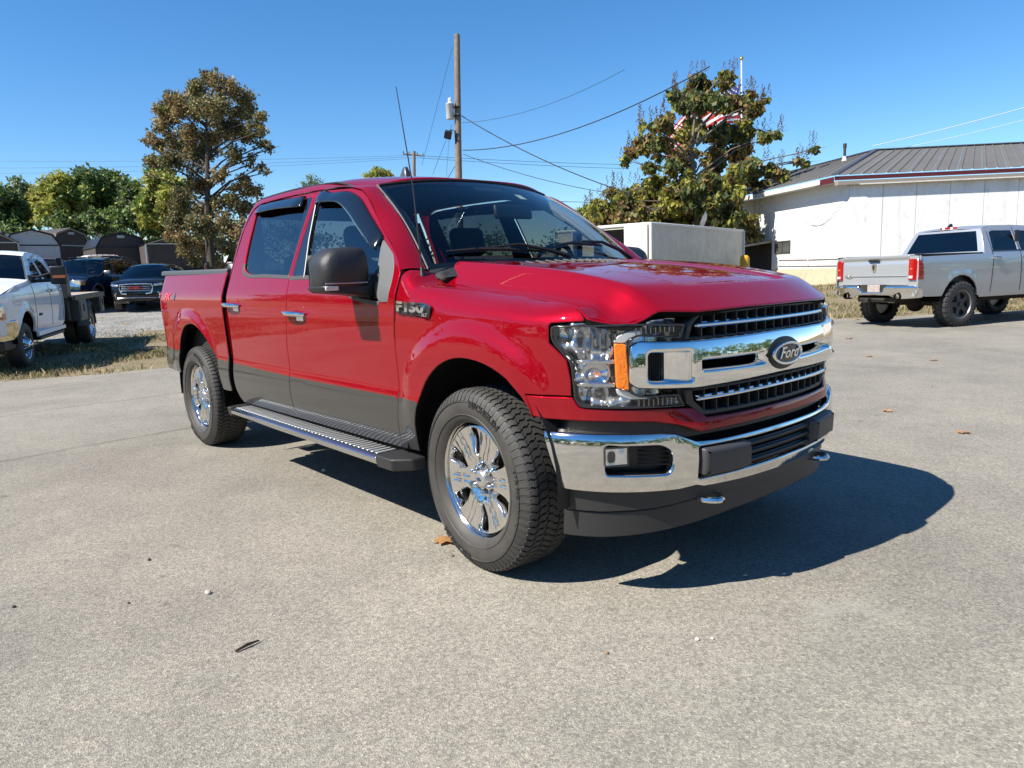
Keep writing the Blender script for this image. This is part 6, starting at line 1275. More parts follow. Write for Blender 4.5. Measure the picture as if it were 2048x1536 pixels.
for y in (-1.0,1.0): mb.prism([(-2.62,.62),(-2.85,.62),(-2.85,1.2),(-2.70,1.86),(-2.55,1.90),(-2.56,1.82),(-2.64,1.4)],lambda x,z:(x,y-.05,z),lambda x,z:(x,y+.05,z))
for z in (1.15,1.4,1.62,1.80): mb.box((-2.72+.10*(z-1.2),0,z),(.06,2.0,.07))
mb.build('headache_rack',BLK,FB,bevel=.01)
mb=MB(); mb.box((-2.9,0,.55),(4.8,.9,.16)); mb.cyl((-4.35,-.9,.4),(-4.35,.9,.4),.07); mb.ball((-4.35,0,.4),.19); mb.cyl((0,-.8,.38),(0,.8,.38),.05); mb.build('chassis',RUSTY,FB)
mb=MB(); mb.box((-.75,0,1.36),(.5,1.6,.22)); mb.build('dashboard',INT,FB); seatbits(FB,(-1.5,-2.25),(-.42,.42),1.35); mb=MB(); mb.box((-1.5,0,.95),(2.0,1.86,.7)); mb.build('cab_interior',INT,FB)
# ---- SUVs, x forward from the front axle
def suv(name,label,paintm,loc,h,kind):
    Tv=empty(name,loc,h); tag(Tv,label,'SUV','parked SUVs')
    if kind=='black':
        yv=pch([.25,.5,.8,1.0,1.12,1.7],[.86,.93,.955,.95,.92,.62]); Yv=lambda x,z:yv(z)-.16*sst(.45,.98,x)+(flare(x,z,0,.36,.42,.5,.02) if z<1 else 0)
        side=[(.86,.42),(.93,.62),(.90,.88),(.75,1.01),(.2,1.08),(-.36,1.14),(-.75,1.38),(-1.15,1.59),(-1.6,1.665),(-2.4,1.66),(-3.2,1.60),(-3.62,1.50),(-3.82,1.15),(-3.88,.8),(-3.85,.42),(-3.5,.36)]+[(-3.28,.36)]+arcp(-2.86,.36,.42,.38)+[(-2.4,.32),(-.45,.32)]+arcp(0,.36,.42,.38)+[(.5,.36)]
        wins=[rnd([(-.78,1.16),(-1.30,1.53),(-1.62,1.57),(-1.62,1.14)],.04),rnd([(-1.70,1.14),(-1.70,1.575),(-2.5,1.565),(-2.62,1.16)],.04),rnd([(-2.72,1.18),(-2.62,1.56),(-3.15,1.52),(-3.45,1.26)],.04)]
        secs=[('roof',paintm,[(-1.15,1.59),(-1.35,1.63),(-1.6,1.665),(-2.4,1.66),(-3.2,1.60),(-3.62,1.50)],0,.05),('windscreen',glass('suv_glass',(.05,.055,.055),ior=1.5),[(-.36,1.14),(-.75,1.38),(-1.15,1.59)],.16,.03),('hood',paintm,[(-.36,1.14),(.2,1.08),(.75,1.01),(.86,.94)],.10,.05),('front_face',BLKG,[(.86,.94),(.92,.80),(.93,.62)],.18,0),('front_bumper',paintm,[(.93,.64),(.95,.52),(.88,.36),(.7,.28)],.18,0),('tailgate',paintm,[(-3.62,1.50),(-3.82,1.15),(-3.88,.8),(-3.85,.42)],0,0)]
        wx,R=-2.86,.36
    else:
        yv=pch([.3,.55,.85,1.1,1.25,1.9],[.9,.97,.995,.985,.95,.72]); Yv=lambda x,z:yv(z)-.12*sst(.5,1.0,x)+(flare(x,z,0,.40,.46,.56,.03) if z<1.1 else 0)
        side=[(.92,.50),(.98,.75),(.95,1.02),(.78,1.14),(.1,1.20),(-.48,1.26),(-.80,1.50),(-1.22,1.80),(-1.6,1.86),(-2.6,1.87),(-3.6,1.85),(-4.05,1.78),(-4.2,1.25),(-4.22,.8),(-4.2,.5),(-3.9,.44)]+[(-3.5,.44)]+arcp(-3.02,.42,.46,.46)+[(-2.5,.40),(-.5,.40)]+arcp(0,.42,.46,.46)+[(.55,.44)]
        wins=[rnd([(-.86,1.28),(-1.32,1.74),(-1.60,1.77),(-1.60,1.27)],.04),rnd([(-1.70,1.27),(-1.70,1.775),(-2.62,1.775),(-2.66,1.27)],.04),rnd([(-2.78,1.27),(-2.76,1.775),(-3.85,1.75),(-4.02,1.30)],.04)]
        secs=[('roof',paintm,[(-1.22,1.80),(-1.4,1.835),(-1.6,1.86),(-2.6,1.87),(-3.6,1.85),(-4.05,1.78)],0,.05),('windscreen',GLC,[(-.48,1.26),(-.80,1.50),(-1.22,1.80)],.14,.02),('hood',paintm,[(-.48,1.26),(.1,1.20),(.6,1.16),(.78,1.14),(.93,1.04)],.06,.05),('front_face',CHROME,[(.93,1.04),(.98,.90),(.98,.74)],.06,0),('front_bumper',paintm,[(.98,.75),(1.02,.62),(.95,.46)],.06,0),('tailgate',paintm,[(-4.05,1.78),(-4.2,1.25),(-4.22,.8),(-4.2,.5)],0,0)]
        wx,R=-3.02,.39
    shell(Tv,paintm,side,Yv,wins,secs,GL,step=.10); fx=lambda y:.925+.18*(1-abs(y/.80)**2.4)
    for s_ in (1,-1):
        for x in (0,wx): small_wheel(Tv,x,s_*(.83),R,.115,R*.62,mat('dark_alloy',(.12,.12,.125),.35,.8),6,s_)
        for x in (0,wx): mb=MB(); mb.grid(lambda t,y:(x+(R+.08)*math.cos(t),y*s_,R+(R+.08)*math.sin(t)),np.linspace(0,math.pi,12),[.93,.5]); mb.build('wheel_well',DARK,Tv,fix=False)
        mb=MB(); z=1.14 if kind=='black' else 1.30; x=-.62 if kind=='black' else -.72; mb.box((x,s_*1.06,z+.03),(.13,.24,.16)); mb.build('door_mirror',paintm if kind=='black' else mat('mirror_cap_silver',(.30,.31,.33),.3,.5),Tv,bevel=.05,seg=3)
        if kind=='black':
            mb=MB(); mb.tube([(fx(.56)-.01,s_*.56,.895),(fx(.70)-.015,s_*.70,.905),(fx(.80)-.06,s_*.80,.925)],.055,n=8,flat=.8); mb.build('headlamp',mat('lamp_bright',(.66,.67,.68),.08,.9),Tv)
            mb=MB(); mb.tube([(fx(.66),s_*.66,.66),(fx(.72),s_*.72,.60),(fx(.68),s_*.68,.44)],.022,n=6); mb.build('fog_surround',CHROME,Tv)
            mb=MB(); mb.tube([(-.86,s_*(Yv(-.9,1.15)+.005),1.14),(-2.7,s_*(Yv(-2.7,1.15)+.005),1.14),(-3.5,s_*(Yv(-3.5,1.2)+.005),1.25),(-3.1,s_*(Yv(-3.1,1.55)+.005),1.55),(-1.6,s_*(Yv(-1.6,1.59)+.005),1.595),(-1.28,s_*(Yv(-1.3,1.55)+.005),1.55)],.012,n=5); mb.build('window_trim',CHROME,Tv)
        else:
            mb=MB(); mb.box((.90,s_*.74,.97),(.18,.34,.20)); hl=mb.build('headlamp',mat('lamp_bright',(.66,.67,.68),.08,.9),Tv,bevel=.03); mb=MB(); mb.box((.82,s_*.925,.97),(.16,.03,.16)); mb.build('marker',mat('marker_amber',(.6,.2,.05),.2),hl,bevel=.01)
            mb=MB(); mb.tube([(-1.4,s_*.60,1.93),(-1.7,s_*.62,1.95),(-3.6,s_*.62,1.95),(-3.9,s_*.60,1.91)],.028,n=8); mb.build('roof_rail',BLK,Tv)
            mb=MB(); ar=[(.49*math.cos(t),.42+.49*math.sin(t)) for t in np.linspace(.05,math.pi-.05,14)]; mb.tube([(x_,s_*(Yv(x_,z_)+.005),z_) for x_,z_ in ar],.03,n=6); mb.build('wheel_arch_trim',mat('tan_cladding',(.10,.085,.075),.5),Tv)
    if kind=='black':
        for i,z in enumerate((.86,.79,.72)): mb=MB(); mb.tube([(fx(y)+.01,y,z) for y in np.linspace(-.46,.46,11)],.020,n=6); mb.build('grille_bar',mat('grey_chrome',(.35,.35,.36),.15,1),Tv)
        mb=MB(); mb.tube([(fx(y)+.02,y,z) for y,z in ((-.50,.72),(-.53,.80),(-.51,.93),(-.30,.945),(0,.95),(.30,.945),(.51,.93),(.53,.80),(.50,.72),(.46,.64))],.024,n=8); mb.build('grille_surround',CHROME,Tv)
        for s_ in (1,-1): mb=MB(); mb.tube([(fx(.5)+.01,s_*.50,.72),(fx(.47)+.01,s_*.47,.63),(fx(.3)+.01,s_*.30,.61)],.035,n=8); mb.build('grille_corner',CHROME,Tv)
        mb=MB(); mb.tube([(fx(y)+.01,y,.48-.03*abs(y)) for y in np.linspace(-.62,.62,11)],.022,n=6); mb.build('bumper_trim',mat('grey_chrome',(.35,.35,.36),.15,1),Tv)
        letters('grille_letters','GMC',.13,lambda a,b,c:(fx(a)+.03+c,a,b),None,mat('letter_red',(.30,.03,.02),.3),Tv,org=(0,.81),extr=.01,bold=.006,sxx=1.5)
        for y in (-.3,.3): mb=MB(); mb.tube([(-.42+.16*(1-(y/.8)**2),y,1.19),(-.60,y+.25,1.30)],.010,n=5); mb.build('wiper',BLK,Tv)
    else:
        for y in (-.45,.15): mb=MB(); mb.tube([(-.42,y,1.29),(-.52,y+.55,1.36)],.010,n=5); mb.build('wiper',BLK,Tv)
        for i,z in enumerate((.98,.90,.82)): mb=MB(); mb.box((1.055,0,z),(.03,1.0,.03)); mb.build('grille_bar',CHROME,Tv,bevel=.008)
        mb=MB(); mb.tube([(-2.0,-.60,1.97),(-2.0,.60,1.97)],.02,n=6); mb.tube([(-3.2,-.60,1.97),(-3.2,.60,1.97)],.02,n=6); mb.build('rack_crossbar',BLK,Tv)
        mb=MB(); mb.tube([(.17*math.cos(t)*.4-.95,.40+.17*math.cos(t+1.57),1.34+.17*math.sin(t+1.57)) for t in np.linspace(0,6.28,17)],.014,n=6); mb.build('steering_wheel',INTG,Tv)
    z=1.0 if kind=='black' else 1.12
    mb=MB(); mb.box((-.85,0,z),(.5,1.5,.26)); mb.build('dashboard',INTG if kind!='black' else INT,Tv); seatbits(Tv,(-1.65,-2.5),(-.4,.4),z+.12); mb=MB(); mb.box((-2.0,0,z-.3),(3.0,1.7,.5)); mb.build('cab_interior',INT,Tv)
    mb=MB(); mb.box((-1.5,0,.34),(4.4,1.5,.12)); mb.build('underbody',RUSTY,Tv)
    return Tv
pz=lambda x,y:GZ(x,y)+.05
suv('suv','black SUV with wide chrome grille facing the camera on the gravel',BLACKP,(-26.2,4.38,pz(-26.2,4.38)),-.478,'black')
suv('suv','navy SUV with roof rails parked behind the white flatbed',NAVY,(-28.0,2.35,pz(-28.0,2.35)+.03),-.641,'navy')
# ------------------------------------------------------------ trees
def leafmat(name,c,tr=.35):
    if name in MATS: return MATS[name]
    m=bpy.data.materials.new(name); m.use_nodes=True; t=m.node_tree; b=t.nodes['Principled BSDF']; o=t.nodes['Material Output']
    tc=N(t,'ShaderNodeNewGeometry'); n=N(t,'ShaderNodeTexNoise'); n.inputs['Scale'].default_value=1.7; n.inputs['Detail'].default_value=3; t.links.new(tc.outputs['Position'],n.inputs['Vector'])
    r=N(t,'ShaderNodeMapRange'); r.inputs[1].default_value=.3; r.inputs[2].default_value=.7; r.inputs[3].default_value=.65; r.inputs[4].default_value=1.35; t.links.new(n.outputs[0],r.inputs[0])
    mx=N(t,'ShaderNodeMix',data_type='RGBA',blend_type='MULTIPLY'); mx.inputs[0].default_value=1; mx.inputs[6].default_value=tuple(c)+(1,); t.links.new(r.outputs[0],mx.inputs[7])
    t.links.new(mx.outputs[2],b.inputs['Base Color']); b.inputs['Roughness'].default_value=.55; b.inputs['Specular IOR Level'].default_value=.35
    tl=N(t,'ShaderNodeBsdfTranslucent'); t.links.new(mx.outputs[2],tl.inputs[0]); ms=N(t,'ShaderNodeMixShader'); ms.inputs[0].default_value=tr
    t.links.new(b.outputs[0],ms.inputs[1]); t.links.new(tl.outputs[0],ms.inputs[2]); t.links.new(ms.outputs[0],o.inputs[0]); MATS[name]=m; return m
BARK=mat('bark',(.085,.068,.052),.9,c2=(.045,.036,.03),vs=9,bump=.6,bs=18)
BARKP=mat('pale_bark',(.20,.165,.12),.9,c2=(.12,.10,.075),vs=7,bump=.4,bs=16)
rng=np.random.default_rng(11)
def leaves(centers,radii,n,size,droop=0.0,mats=4,weights=None,asp=.55,fill=.55,flat=.85):
    """leaf blades spread through the clumps; returns verts, faces, material index"""
    centers=np.array(centers); radii=np.array(radii); w=radii**2.2; w/=w.sum(); idx=rng.choice(len(radii),n,p=w)
    d=rng.normal(size=(n,3)); d/=np.linalg.norm(d,axis=1)[:,None]; r=rng.random(n)**fill
    # twiglets: leaves gather on little sub-clumps so that the crown breaks up
    k=14; sub=rng.normal(size=(len(radii),k,3)); sub/=np.linalg.norm(sub,axis=2)[:,:,None]; sub*=(rng.random((len(radii),k,1))**.4)
    si=rng.integers(0,k,n); p=centers[idx]+(sub[idx,si]*.92+d*r[:,None]*.48)*radii[idx][:,None]*np.array([1,1,flat])
    a=rng.normal(size=(n,3)); a[:,2]-=droop*2.0; a/=np.linalg.norm(a,axis=1)[:,None]
    b=rng.normal(size=(n,3)); b-=a*(a*b).sum(1)[:,None]; b/=np.linalg.norm(b,axis=1)[:,None]
    s=size*(.6+.8*rng.random(n))[:,None]; c=np.cross(a,b)
    v=np.stack([p,p+a*s*.45+b*s*asp*.5+c*s*.05,p+a*s,p+a*s*.45-b*s*asp*.5+c*s*.05],1).reshape(-1,3)
    f=np.arange(n*4).reshape(n,4); mi=rng.choice(mats,n,p=weights)
    # each clump leans to one tint
    bias=rng.choice(mats,len(radii),p=weights); pick=rng.random(n)<.45; mi=np.where(pick,bias[idx],mi)
    return v,f,mi
def qmesh(name,v,f,mi,ml,parent):
    me=bpy.data.meshes.new(name); nv,nf=len(v),len(f); me.vertices.add(nv); me.vertices.foreach_set('co',v.astype('f').ravel()); me.loops.add(nf*4); me.loops.foreach_set('vertex_index',f.astype('i').ravel()); me.polygons.add(nf); me.polygons.foreach_set('loop_start',np.arange(0,nf*4,4,dtype='i')); me.polygons.foreach_set('material_index',mi.astype('i'))
    for m in ml: me.materials.append(m)
    me.update(calc_edges=True); me.validate(); return link(name,me,parent)
def tree(name,label,base,clumps,dep,nleaf,size,ml,wts=None,bark=BARK,tr=.22,droop=0,group=None,spread=.9,fork=None,asp=.55,cat_='tree',zbase=None,limbs=True,fill=.55,thin=1.0):
    """clumps: (px,py,r) read at distance dep, given depth at random so the crown is as deep as it is wide"""
    B=at(base[0],base[1],dep); zb=GZ(B.x,B.y) if zbase is None else zbase; o=Vector((B.x,B.y,zb)); R=empty(name,o); tag(R,label,cat_,group)
    cx=np.mean([c[0] for c in clumps]); hw=max(abs(c[0]-cx)+c[2] for c in clumps)/1446.66*dep
    C=[];Rd=[]
    for px,py,r in clumps:
        rr=r/1446.66*dep; q=at(px,py,dep); lat=abs(px-cx)/1446.66*dep; k=math.sqrt(max(.05,1-(lat/(hw+1e-3))**2))*hw*spread*.8
        dd=random.uniform(-k,k); q=CP+(q-CP)*((dep+dd)/dep); C.append(tuple(q-o)); Rd.append(rr*(dep+dd)/dep)
    v,f,mi=leaves(C,Rd,nleaf,size,droop,len(ml),wts,asp,fill); qmesh('crown',v,f,mi,ml,R)
    if limbs:
        fk=at(fork[0],fork[1],dep)-o if fork else Vector((0,0,.35*np.mean([c[2] for c in C])))
        mb=MB(); mb.tube([(0,0,-.6),(0.02,.01,0),(fk.x*.4,fk.y*.4,fk.z*.5),tuple(fk)],[tr*1.5,tr*1.15,tr,tr*.8],n=12); mb.build('trunk',bark,R)
        lb=MB(); zt=max(c[2] for c in C); top=Vector((np.mean([c[0] for c in C]),np.mean([c[1] for c in C]),fk.z+(zt-fk.z)*.8)); lb.tube([fk,fk.lerp(top,.5)+Vector((random.uniform(-.2,.2),random.uniform(-.2,.2),0)),top],[tr*.8,tr*.5,tr*.15],n=8); fk0=fk
        for c,rr in zip(C,Rd):
            c=Vector(c); hz=min(max((c.z-.55*math.hypot(c.x-top.x,c.y-top.y)-fk0.z)/(top.z-fk0.z+1e-6),0),.9); fk=fk0.lerp(top,hz); m1=fk.lerp(c,.45)+Vector((random.uniform(-.2,.2),random.uniform(-.2,.2),.10*(c-fk).length*(1 if c.z>fk.z else -.3)))
            lb.tube([fk,m1,c,c+(c-m1)*.25],[tr*.36*thin,tr*.22*thin,tr*.10*thin,tr*.02],n=6)
            for j in range(4):
                e=c+Vector((random.uniform(-1,1),random.uniform(-1,1),random.uniform(-.7,1)))*rr*.9; lb.tube([m1.lerp(c,random.uniform(.5,1)),e],[tr*.09,tr*.02],n=4)
        lb.build('limbs',bark,R)
    return R,C,Rd
LBR=[leafmat('oak_brown_leaf',(0.232,0.158,0.070)),leafmat('oak_dark_leaf',(0.115,0.115,0.054)),leafmat('oak_olive_leaf',(0.192,0.185,0.065)),leafmat('oak_tan_leaf',(0.360,0.258,0.123))]
LGR=[leafmat('mid_green_leaf',(0.139,0.215,0.055)),leafmat('dark_green_leaf',(0.075,0.131,0.045)),leafmat('yellow_green_leaf',(0.360,0.360,0.075)),leafmat('grey_green_leaf',(0.189,0.226,0.114))]
LYE=[leafmat('gold_leaf',(0.360,0.360,0.088)),leafmat('yellow_green_leaf',(0.360,0.360,0.075)),leafmat('mid_green_leaf',(0.139,0.215,0.055)),leafmat('olive_leaf',(0.278,0.253,0.075))]
LCA=[leafmat('big_green_leaf',(0.111,0.142,0.048),.45),leafmat('big_dark_leaf',(0.060,0.085,0.040),.4),leafmat('big_yellow_leaf',(0.343,0.333,0.065),.5),leafmat('big_brown_leaf',(0.231,0.151,0.060),.4)]
big=[(335,240,34),(372,215,38),(425,205,40),(478,215,38),(512,240,26),(310,285,24),(350,282,38),(402,268,38),(452,262,40),(496,272,32),(532,288,15),(543,298,9),(305,325,20),(345,322,32),(388,322,32),(468,308,26),(505,316,12),(522,336,10),(535,345,8),(500,330,10),(395,372,30),(482,372,30),(512,382,18),(360,402,28),(410,412,30),(462,408,32),(496,418,26),(350,442,30),(400,452,32),(452,452,32),(490,458,24),(372,484,26),(415,492,26),(455,492,22),(390,516,20),(432,520,16),(345,470,18),(366,502,16),(400,180,32),(450,172,32),(488,190,24),(350,195,22),(425,155,22),(330,210,18),(440,350,20),(420,300,24),(525,262,12),(300,350,10),(318,262,14)]
tree('oak_tree','tall brown-leaved oak tree behind the pickup bed',(425,545),[(a,b,r*.93) for a,b,r in big],34,36000,.15,LBR,[.24,.26,.38,.12],tr=.20,fork=(416,445),spread=.75,thin=.9)
cat_c=[(1372,205,36),(1420,205,40),(1468,208,36),(1508,218,22),(1335,242,32),(1385,258,38),(1440,262,40),(1490,258,34),(1292,285,26),(1270,300,20),(1322,292,32),(1372,312,32),(1430,318,34),(1482,302,32),(1530,272,18),(1556,268,12),(1252,320,12),(1500,332,30),(1540,336,22),(1596,322,10),(1628,300,10),(1612,325,9),(1562,346,16),(1200,420,24),(1240,402,28),(1290,392,32),(1342,402,34),(1392,392,34),(1432,402,30),(1462,382,26),(1232,440,28),(1290,440,34),(1350,446,36),(1410,440,36),(1460,432,32),(1500,442,18),(1506,470,14),(1182,432,14),(1400,165,26),(1450,160,26),(1350,190,20),(1500,190,14),(1530,200,9),(1225,385,14),(1285,250,10),(1310,252,14),(1215,440,26),(1260,425,30),(1320,425,34),(1375,425,36),(1440,445,34),(1480,455,24),(1310,370,26),(1365,365,26),(1415,365,26),(1470,350,24),(1510,365,20),(1350,330,24),(1300,330,18),(1195,450,20)]
cat_c=[(a,b,r*(.80 if b<345 else .98)) for a,b,r in cat_c]
RT,CC,CR_=tree('princess_tree','broad-leaved tree with brown seed spikes behind the cream trailer',(1398,540),cat_c,32,42000,.225,LCA,[.34,.12,.30,.24],bark=BARKP,tr=.15,droop=.9,fork=(1392,395),spread=.42,asp=.78,fill=.6)
# seed spikes
pn=MB()
for c,r in zip(CC,CR_):
    for k in range(5):
        q=Vector(c)+Vector((random.uniform(-1,1)*r,random.uniform(-1,1)*r,r*random.uniform(.35,.95))); h=random.uniform(.35,.7)
        for j in range(13):
            t=j/12; w=.11*(1-t)+.02; e=q+Vector((random.uniform(-w,w),random.uniform(-w,w),h*t)); s=.035
            pn.add([e+Vector((-s,0,0)),e+Vector((0,s,.02)),e+Vector((s,0,.05)),e+Vector((0,-s,.02))],[(0,1,2,3)])
pn.build('seed_spikes',leafmat('seed_brown',(.17,.095,.035),.3),RT,smooth=False,fix=False)
bgt=[('broadleaf_tree','dark green tree at the far left edge of the treeline',(5,470),[(0,400,26),(20,415,24),(-10,430,34),(10,440,30),(35,440,20)],60,3600,.26,LGR,[.2,.6,.05,.15]),
('bare_tree','thin half-bare tree left of the yellow-green tree',(48,470),[(40,378,20),(60,385,18),(30,392,14),(52,400,20),(72,395,14),(82,382,10),(45,418,16),(62,425,14)],66,1700,.24,LGR,[.15,.45,.0,.40]),
('broadleaf_tree','yellow-green tree above the white flatbed truck',(112,470),[(110,375,22),(130,365,18),(95,395,24),(125,395,26),(85,425,24),(110,425,28),(140,420,26),(150,390,20)],60,4200,.26,LYE,[.30,.42,.2,.08]),
('broadleaf_tree','dark green rounded tree in the middle of the left treeline',(168,470),[(160,355,16),(180,360,20),(150,370,18),(170,385,26),(195,380,22),(160,410,26),(190,410,28),(175,435,26)],64,4400,.26,LGR,[.45,.42,.05,.08]),
('broadleaf_tree','green tree with pale side right of the rounded tree',(225,470),[(212,352,16),(225,360,18),(205,375,20),(235,385,22),(215,405,26),(240,415,24),(225,435,26)],66,3800,.26,LGR,[.45,.3,.15,.1]),
('broadleaf_tree','green tree with a pointed top left of the oak',(262,470),[(258,366,14),(252,382,18),(270,385,18),(262,405,24),(280,415,20),(258,430,22)],64,3000,.26,LGR,[.5,.3,.12,.08]),
('broadleaf_tree','golden yellow tree just left of the tall oak',(330,480),[(330,365,24),(355,372,24),(310,385,22),(340,400,30),(300,410,22),(325,430,30),(355,430,26),(295,440,18)],52,6000,.22,LYE,[.30,.40,.22,.08]),
('shrub','low olive shrub row behind the grey gambrel sheds',(225,490),[(130,448,18),(160,450,20),(190,446,20),(220,440,22),(250,445,22),(280,440,24),(300,455,20)],56,4200,.20,LGR,[.45,.25,.2,.10]),
('broadleaf_tree','green tree top just behind the tall oak on its left',(312,450),[(312,340,14),(325,332,12),(306,352,12),(322,352,14)],60,1200,.24,LGR,[.5,.3,.15,.05]),
('bare_tree','wispy leafless tree top above the pickup rear roof',(625,460),[(622,362,14),(612,372,12),(640,368,12),(655,376,10)],62,260,.14,LGR,[.1,.5,.0,.4]),
('broadleaf_tree','small yellow-green tree top showing above the pickup roof',(757,470),[(757,352,12),(742,356,10),(772,354,11),(757,372,22)],60,900,.26,LYE,[.35,.45,.1,.1]),
('broadleaf_tree','green tree far behind between the trailer and the pickup',(1190,480),[(1170,430,16),(1160,440,16),(1190,440,18)],50,900,.24,LGR,[.4,.3,.2,.1])]
for nm,lb,bs_,cl,dp,n_,sz,ml,wt in bgt:
    tree(nm,lb,bs_,[(a,b,r*1.25) for a,b,r in cl],dp,int(n_*1.8),sz*1.45,ml,wt,tr=.14,group='trees of the far treeline',spread=.7,cat_='shrub' if nm=='shrub' else 'tree')
tree('oak_sapling','brown leafy branches hanging low beside the pickup cab',(470,545),[(462,505,14),(475,470,14),(440,535,12)],33,900,.15,LBR,[.3,.4,.2,.1],tr=.05,spread=.5)
# the far wood across the road, behind the camera: one mass, seen in chrome and paint
C=[];Rd=[]
for i in range(150):
    t=i/149; 
    if t<.62: x=-75+ (t/.62)*140; y=-31-5*math.sin(i*1.7)-random.uniform(0,5)
    else: x=48+random.uniform(0,8); y=-32+(t-.62)/.38*110
    for k in range(4 if i%3 else 5): C.append((x+random.uniform(-2,2),y+random.uniform(-2,2),1.0+2.3*k+random.uniform(-.8,1.2))); Rd.append(random.uniform(1.6,2.8))
v,f,mi=leaves(C,Rd,60000,.75,0,4,[.4,.4,.1,.1]); fw_=qmesh('far_wood',v,f,mi,LGR,None); tag(fw_,'green wood across the road reflected in the chrome','wood',kind='stuff')
C=[];Rd=[]
for i in range(60):
    q=at(-60+i*11.5,random.uniform(452,500),random.uniform(54,64)); C.append(tuple(q)); Rd.append(random.uniform(.9,1.7))
for i in range(26):
    q=at(600+i*26,random.uniform(480,520),random.uniform(60,70)); C.append(tuple(q)); Rd.append(random.uniform(1.2,1.9))
v,f,mi=leaves(C,Rd,15000,.32,0,4,[.4,.3,.2,.1]); u_=qmesh('undergrowth',v,f,mi,LGR,None); tag(u_,'dense green undergrowth below the far treeline','undergrowth',kind='stuff')
# ------------------------------------------------------------ grass
def tufts(name,label,n,rx,ry,cond,h,ml):
    P_=[]
    while len(P_)<n:
        x=random.uniform(*rx); y=random.uniform(*ry); d=edist(x,y)
        if cond(x,y,d): P_.append((x,y,GZ(x,y)))
    P_=np.array(P_); n=len(P_); a=rng.random(n)*6.28; hh=h*(.4+.9*rng.random(n)); w=.006+.012*rng.random(n); ln=rng.normal(size=(n,2))*.5*hh[:,None]
    dx=np.stack([np.cos(a)*w,np.sin(a)*w,np.zeros(n)],1); tip=np.stack([ln[:,0],ln[:,1],hh],1); mid=tip*.55; mid[:,2]*=1.15
    v=np.stack([P_-dx,P_+dx,P_+mid+dx*.7,P_+tip],1).reshape(-1,3); f=np.arange(n*4).reshape(n,4); mi=rng.choice(len(ml),n)
    o=qmesh(name,v,f,mi,ml,None); tag(o,label,'grass',kind='stuff')
LG=[leafmat('straw_blade',(.42,.34,.19)),leafmat('dry_blade',(.30,.24,.13)),leafmat('brown_blade',(.20,.15,.08)),leafmat('green_blade',(.13,.15,.05)),leafmat('olive_blade',(.20,.19,.08))]
nz=lambda x,y:math.sin(x*1.9+y*.7)+math.sin(y*2.3-x*.9)+math.sin(x*4.7+y*3.1)*.6
tufts('grass','dry patchy grass along the left road edge',26000,(-19,-10.1),(-8,8),lambda x,y,d:d>-.12 and random.random()<(.28+.25*nz(x,y) if d<6 else .10+.1*nz(x,y)),.075,LG)
tufts('grass','dry grass bank below the white building',26000,(-17,6),(12,30),lambda x,y,d:d>-.1 and d<10 and random.random()<.45+.25*nz(x,y),.09,LG)
# ------------------------------------------------------------ fallen leaves, stick, pebbles
def ground_pt(px,py): 
    d=CF+CR*((px-1024)/1446.66)-CU*((py-768)/1446.66); t=-CP.z/d.z; return CP+d*t
def dead_leaf(px,py,s,rz,label,c=(.36,.17,.06)):
    p=ground_pt(px,py); out=[(0,0),(.18,.12),(.10,.30),(.30,.25),(.42,.42),(.55,.24),(.85,.26),(.75,.10),(1.0,0),(.75,-.12),(.8,-.3),(.55,-.22),(.40,-.40),(.28,-.22),(.08,-.25),(.15,-.1)]
    mb=MB(); mb.add([(x*s,y*s,.004+.05*s*math.sin(x*5+y*7)+.12*s*abs(y)) for x,y in out]+[(.5*s,0,.01)],[(i,(i+1)%16,16) for i in range(16)])
    o=mb.build('fallen_leaf',leafmat('dead_leaf_%d'%int(c[0]*100),c,.15),None,sharp=None,fix=False); o.location=p+Vector((0,0,.004)); o.rotation_euler=(0,0,rz); tag(o,label,'leaf','fallen leaves on the asphalt')
dead_leaf(868,1082,.16,.5,'tan dead leaf lying beside the front tyre',(.42,.22,.09))
dead_leaf(1776,826,.12,2.0,'curled orange leaf on the asphalt right of the bumper',(.42,.20,.05)); dead_leaf(1910,866,.12,.3,'thin brown leaf near the right edge of the asphalt')
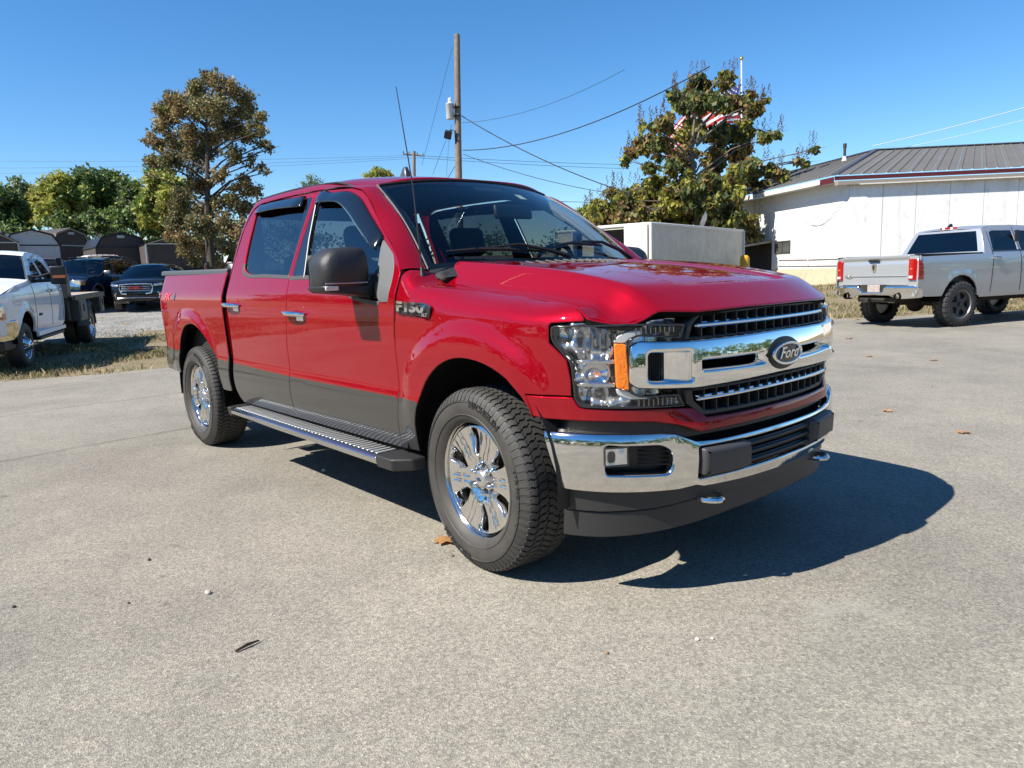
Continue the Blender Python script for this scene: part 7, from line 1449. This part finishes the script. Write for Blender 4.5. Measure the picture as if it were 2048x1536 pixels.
dead_leaf(1690,679,.16,1.0,'orange leaf on the asphalt near the silver truck',(.45,.19,.05)); dead_leaf(1744,715,.12,2.5,'small tan leaf on the asphalt below the silver truck'); dead_leaf(1858,722,.12,.2,'faint brown leaf lying right of the grille on the asphalt')
dead_leaf(1704,641,.20,.4,'yellowish leaf in the shadow edge of the silver truck',(.40,.27,.08)); dead_leaf(1960,640,.16,.4,'reddish leaf under the silver truck door',(.30,.10,.05))
dead_leaf(203,728,.30,.9,'large orange leaf in the grass below the flatbed',(.36,.15,.04)); dead_leaf(197,742,.22,.1,'pale yellow leaf at the grass edge below the flatbed',(.40,.30,.10))
p=ground_pt(472,1306); q=ground_pt(519,1285); mb=MB(); m_=p.lerp(q,.5); mb.tube([p+Vector((0,0,.006)),m_+Vector((0,0,.012)),q+Vector((0,0,.008))],[.004,.006,.003],n=6); o=mb.build('stick',mat('dark_twig',(.035,.022,.015),.9),None); tag(o,'dark brown twig lying on the asphalt in the lower left','twig')
def pebble(px,py,s,c,label,grp=None):
    p=ground_pt(px,py); mb=MB(); mb.ball((0,0,s*.4),s,n=6,sc=(1,.8,.6)); v=[tuple(Vector(x)*random.uniform(.85,1.15)) for x in mb.v]; mb.v=v; o=mb.build('pebble',mat('pebble_%d'%int(c[0]*100),c,.8),None,sharp=None); o.location=p; tag(o,label,'pebble','loose pebbles on the asphalt')
pebble(417,1188,.016,(.48,.46,.42),'pale grey pebble left of centre on the asphalt'); pebble(649,943,.018,(.55,.50,.42),'pale pebble at the edge of the running board shadow'); pebble(905,1113,.010,(.12,.11,.10),'dark pebble just below the front tyre leaf'); pebble(28,1215,.010,(.05,.045,.04),'tiny dark pebble near the left edge'); pebble(299,1121,.010,(.04,.04,.035),'small dark pebble in the left asphalt'); pebble(258,1207,.007,(.10,.05,.03),'tiny brown pebble below the dark one'); pebble(1395,1281,.010,(.5,.48,.45),'small white pebble in front of the bumper'); pebble(1425,1279,.007,(.5,.48,.45),'tiny white pebble beside the other white one'); pebble(1214,1308,.008,(.25,.16,.08),'small tan pebble at the bottom of the photo')
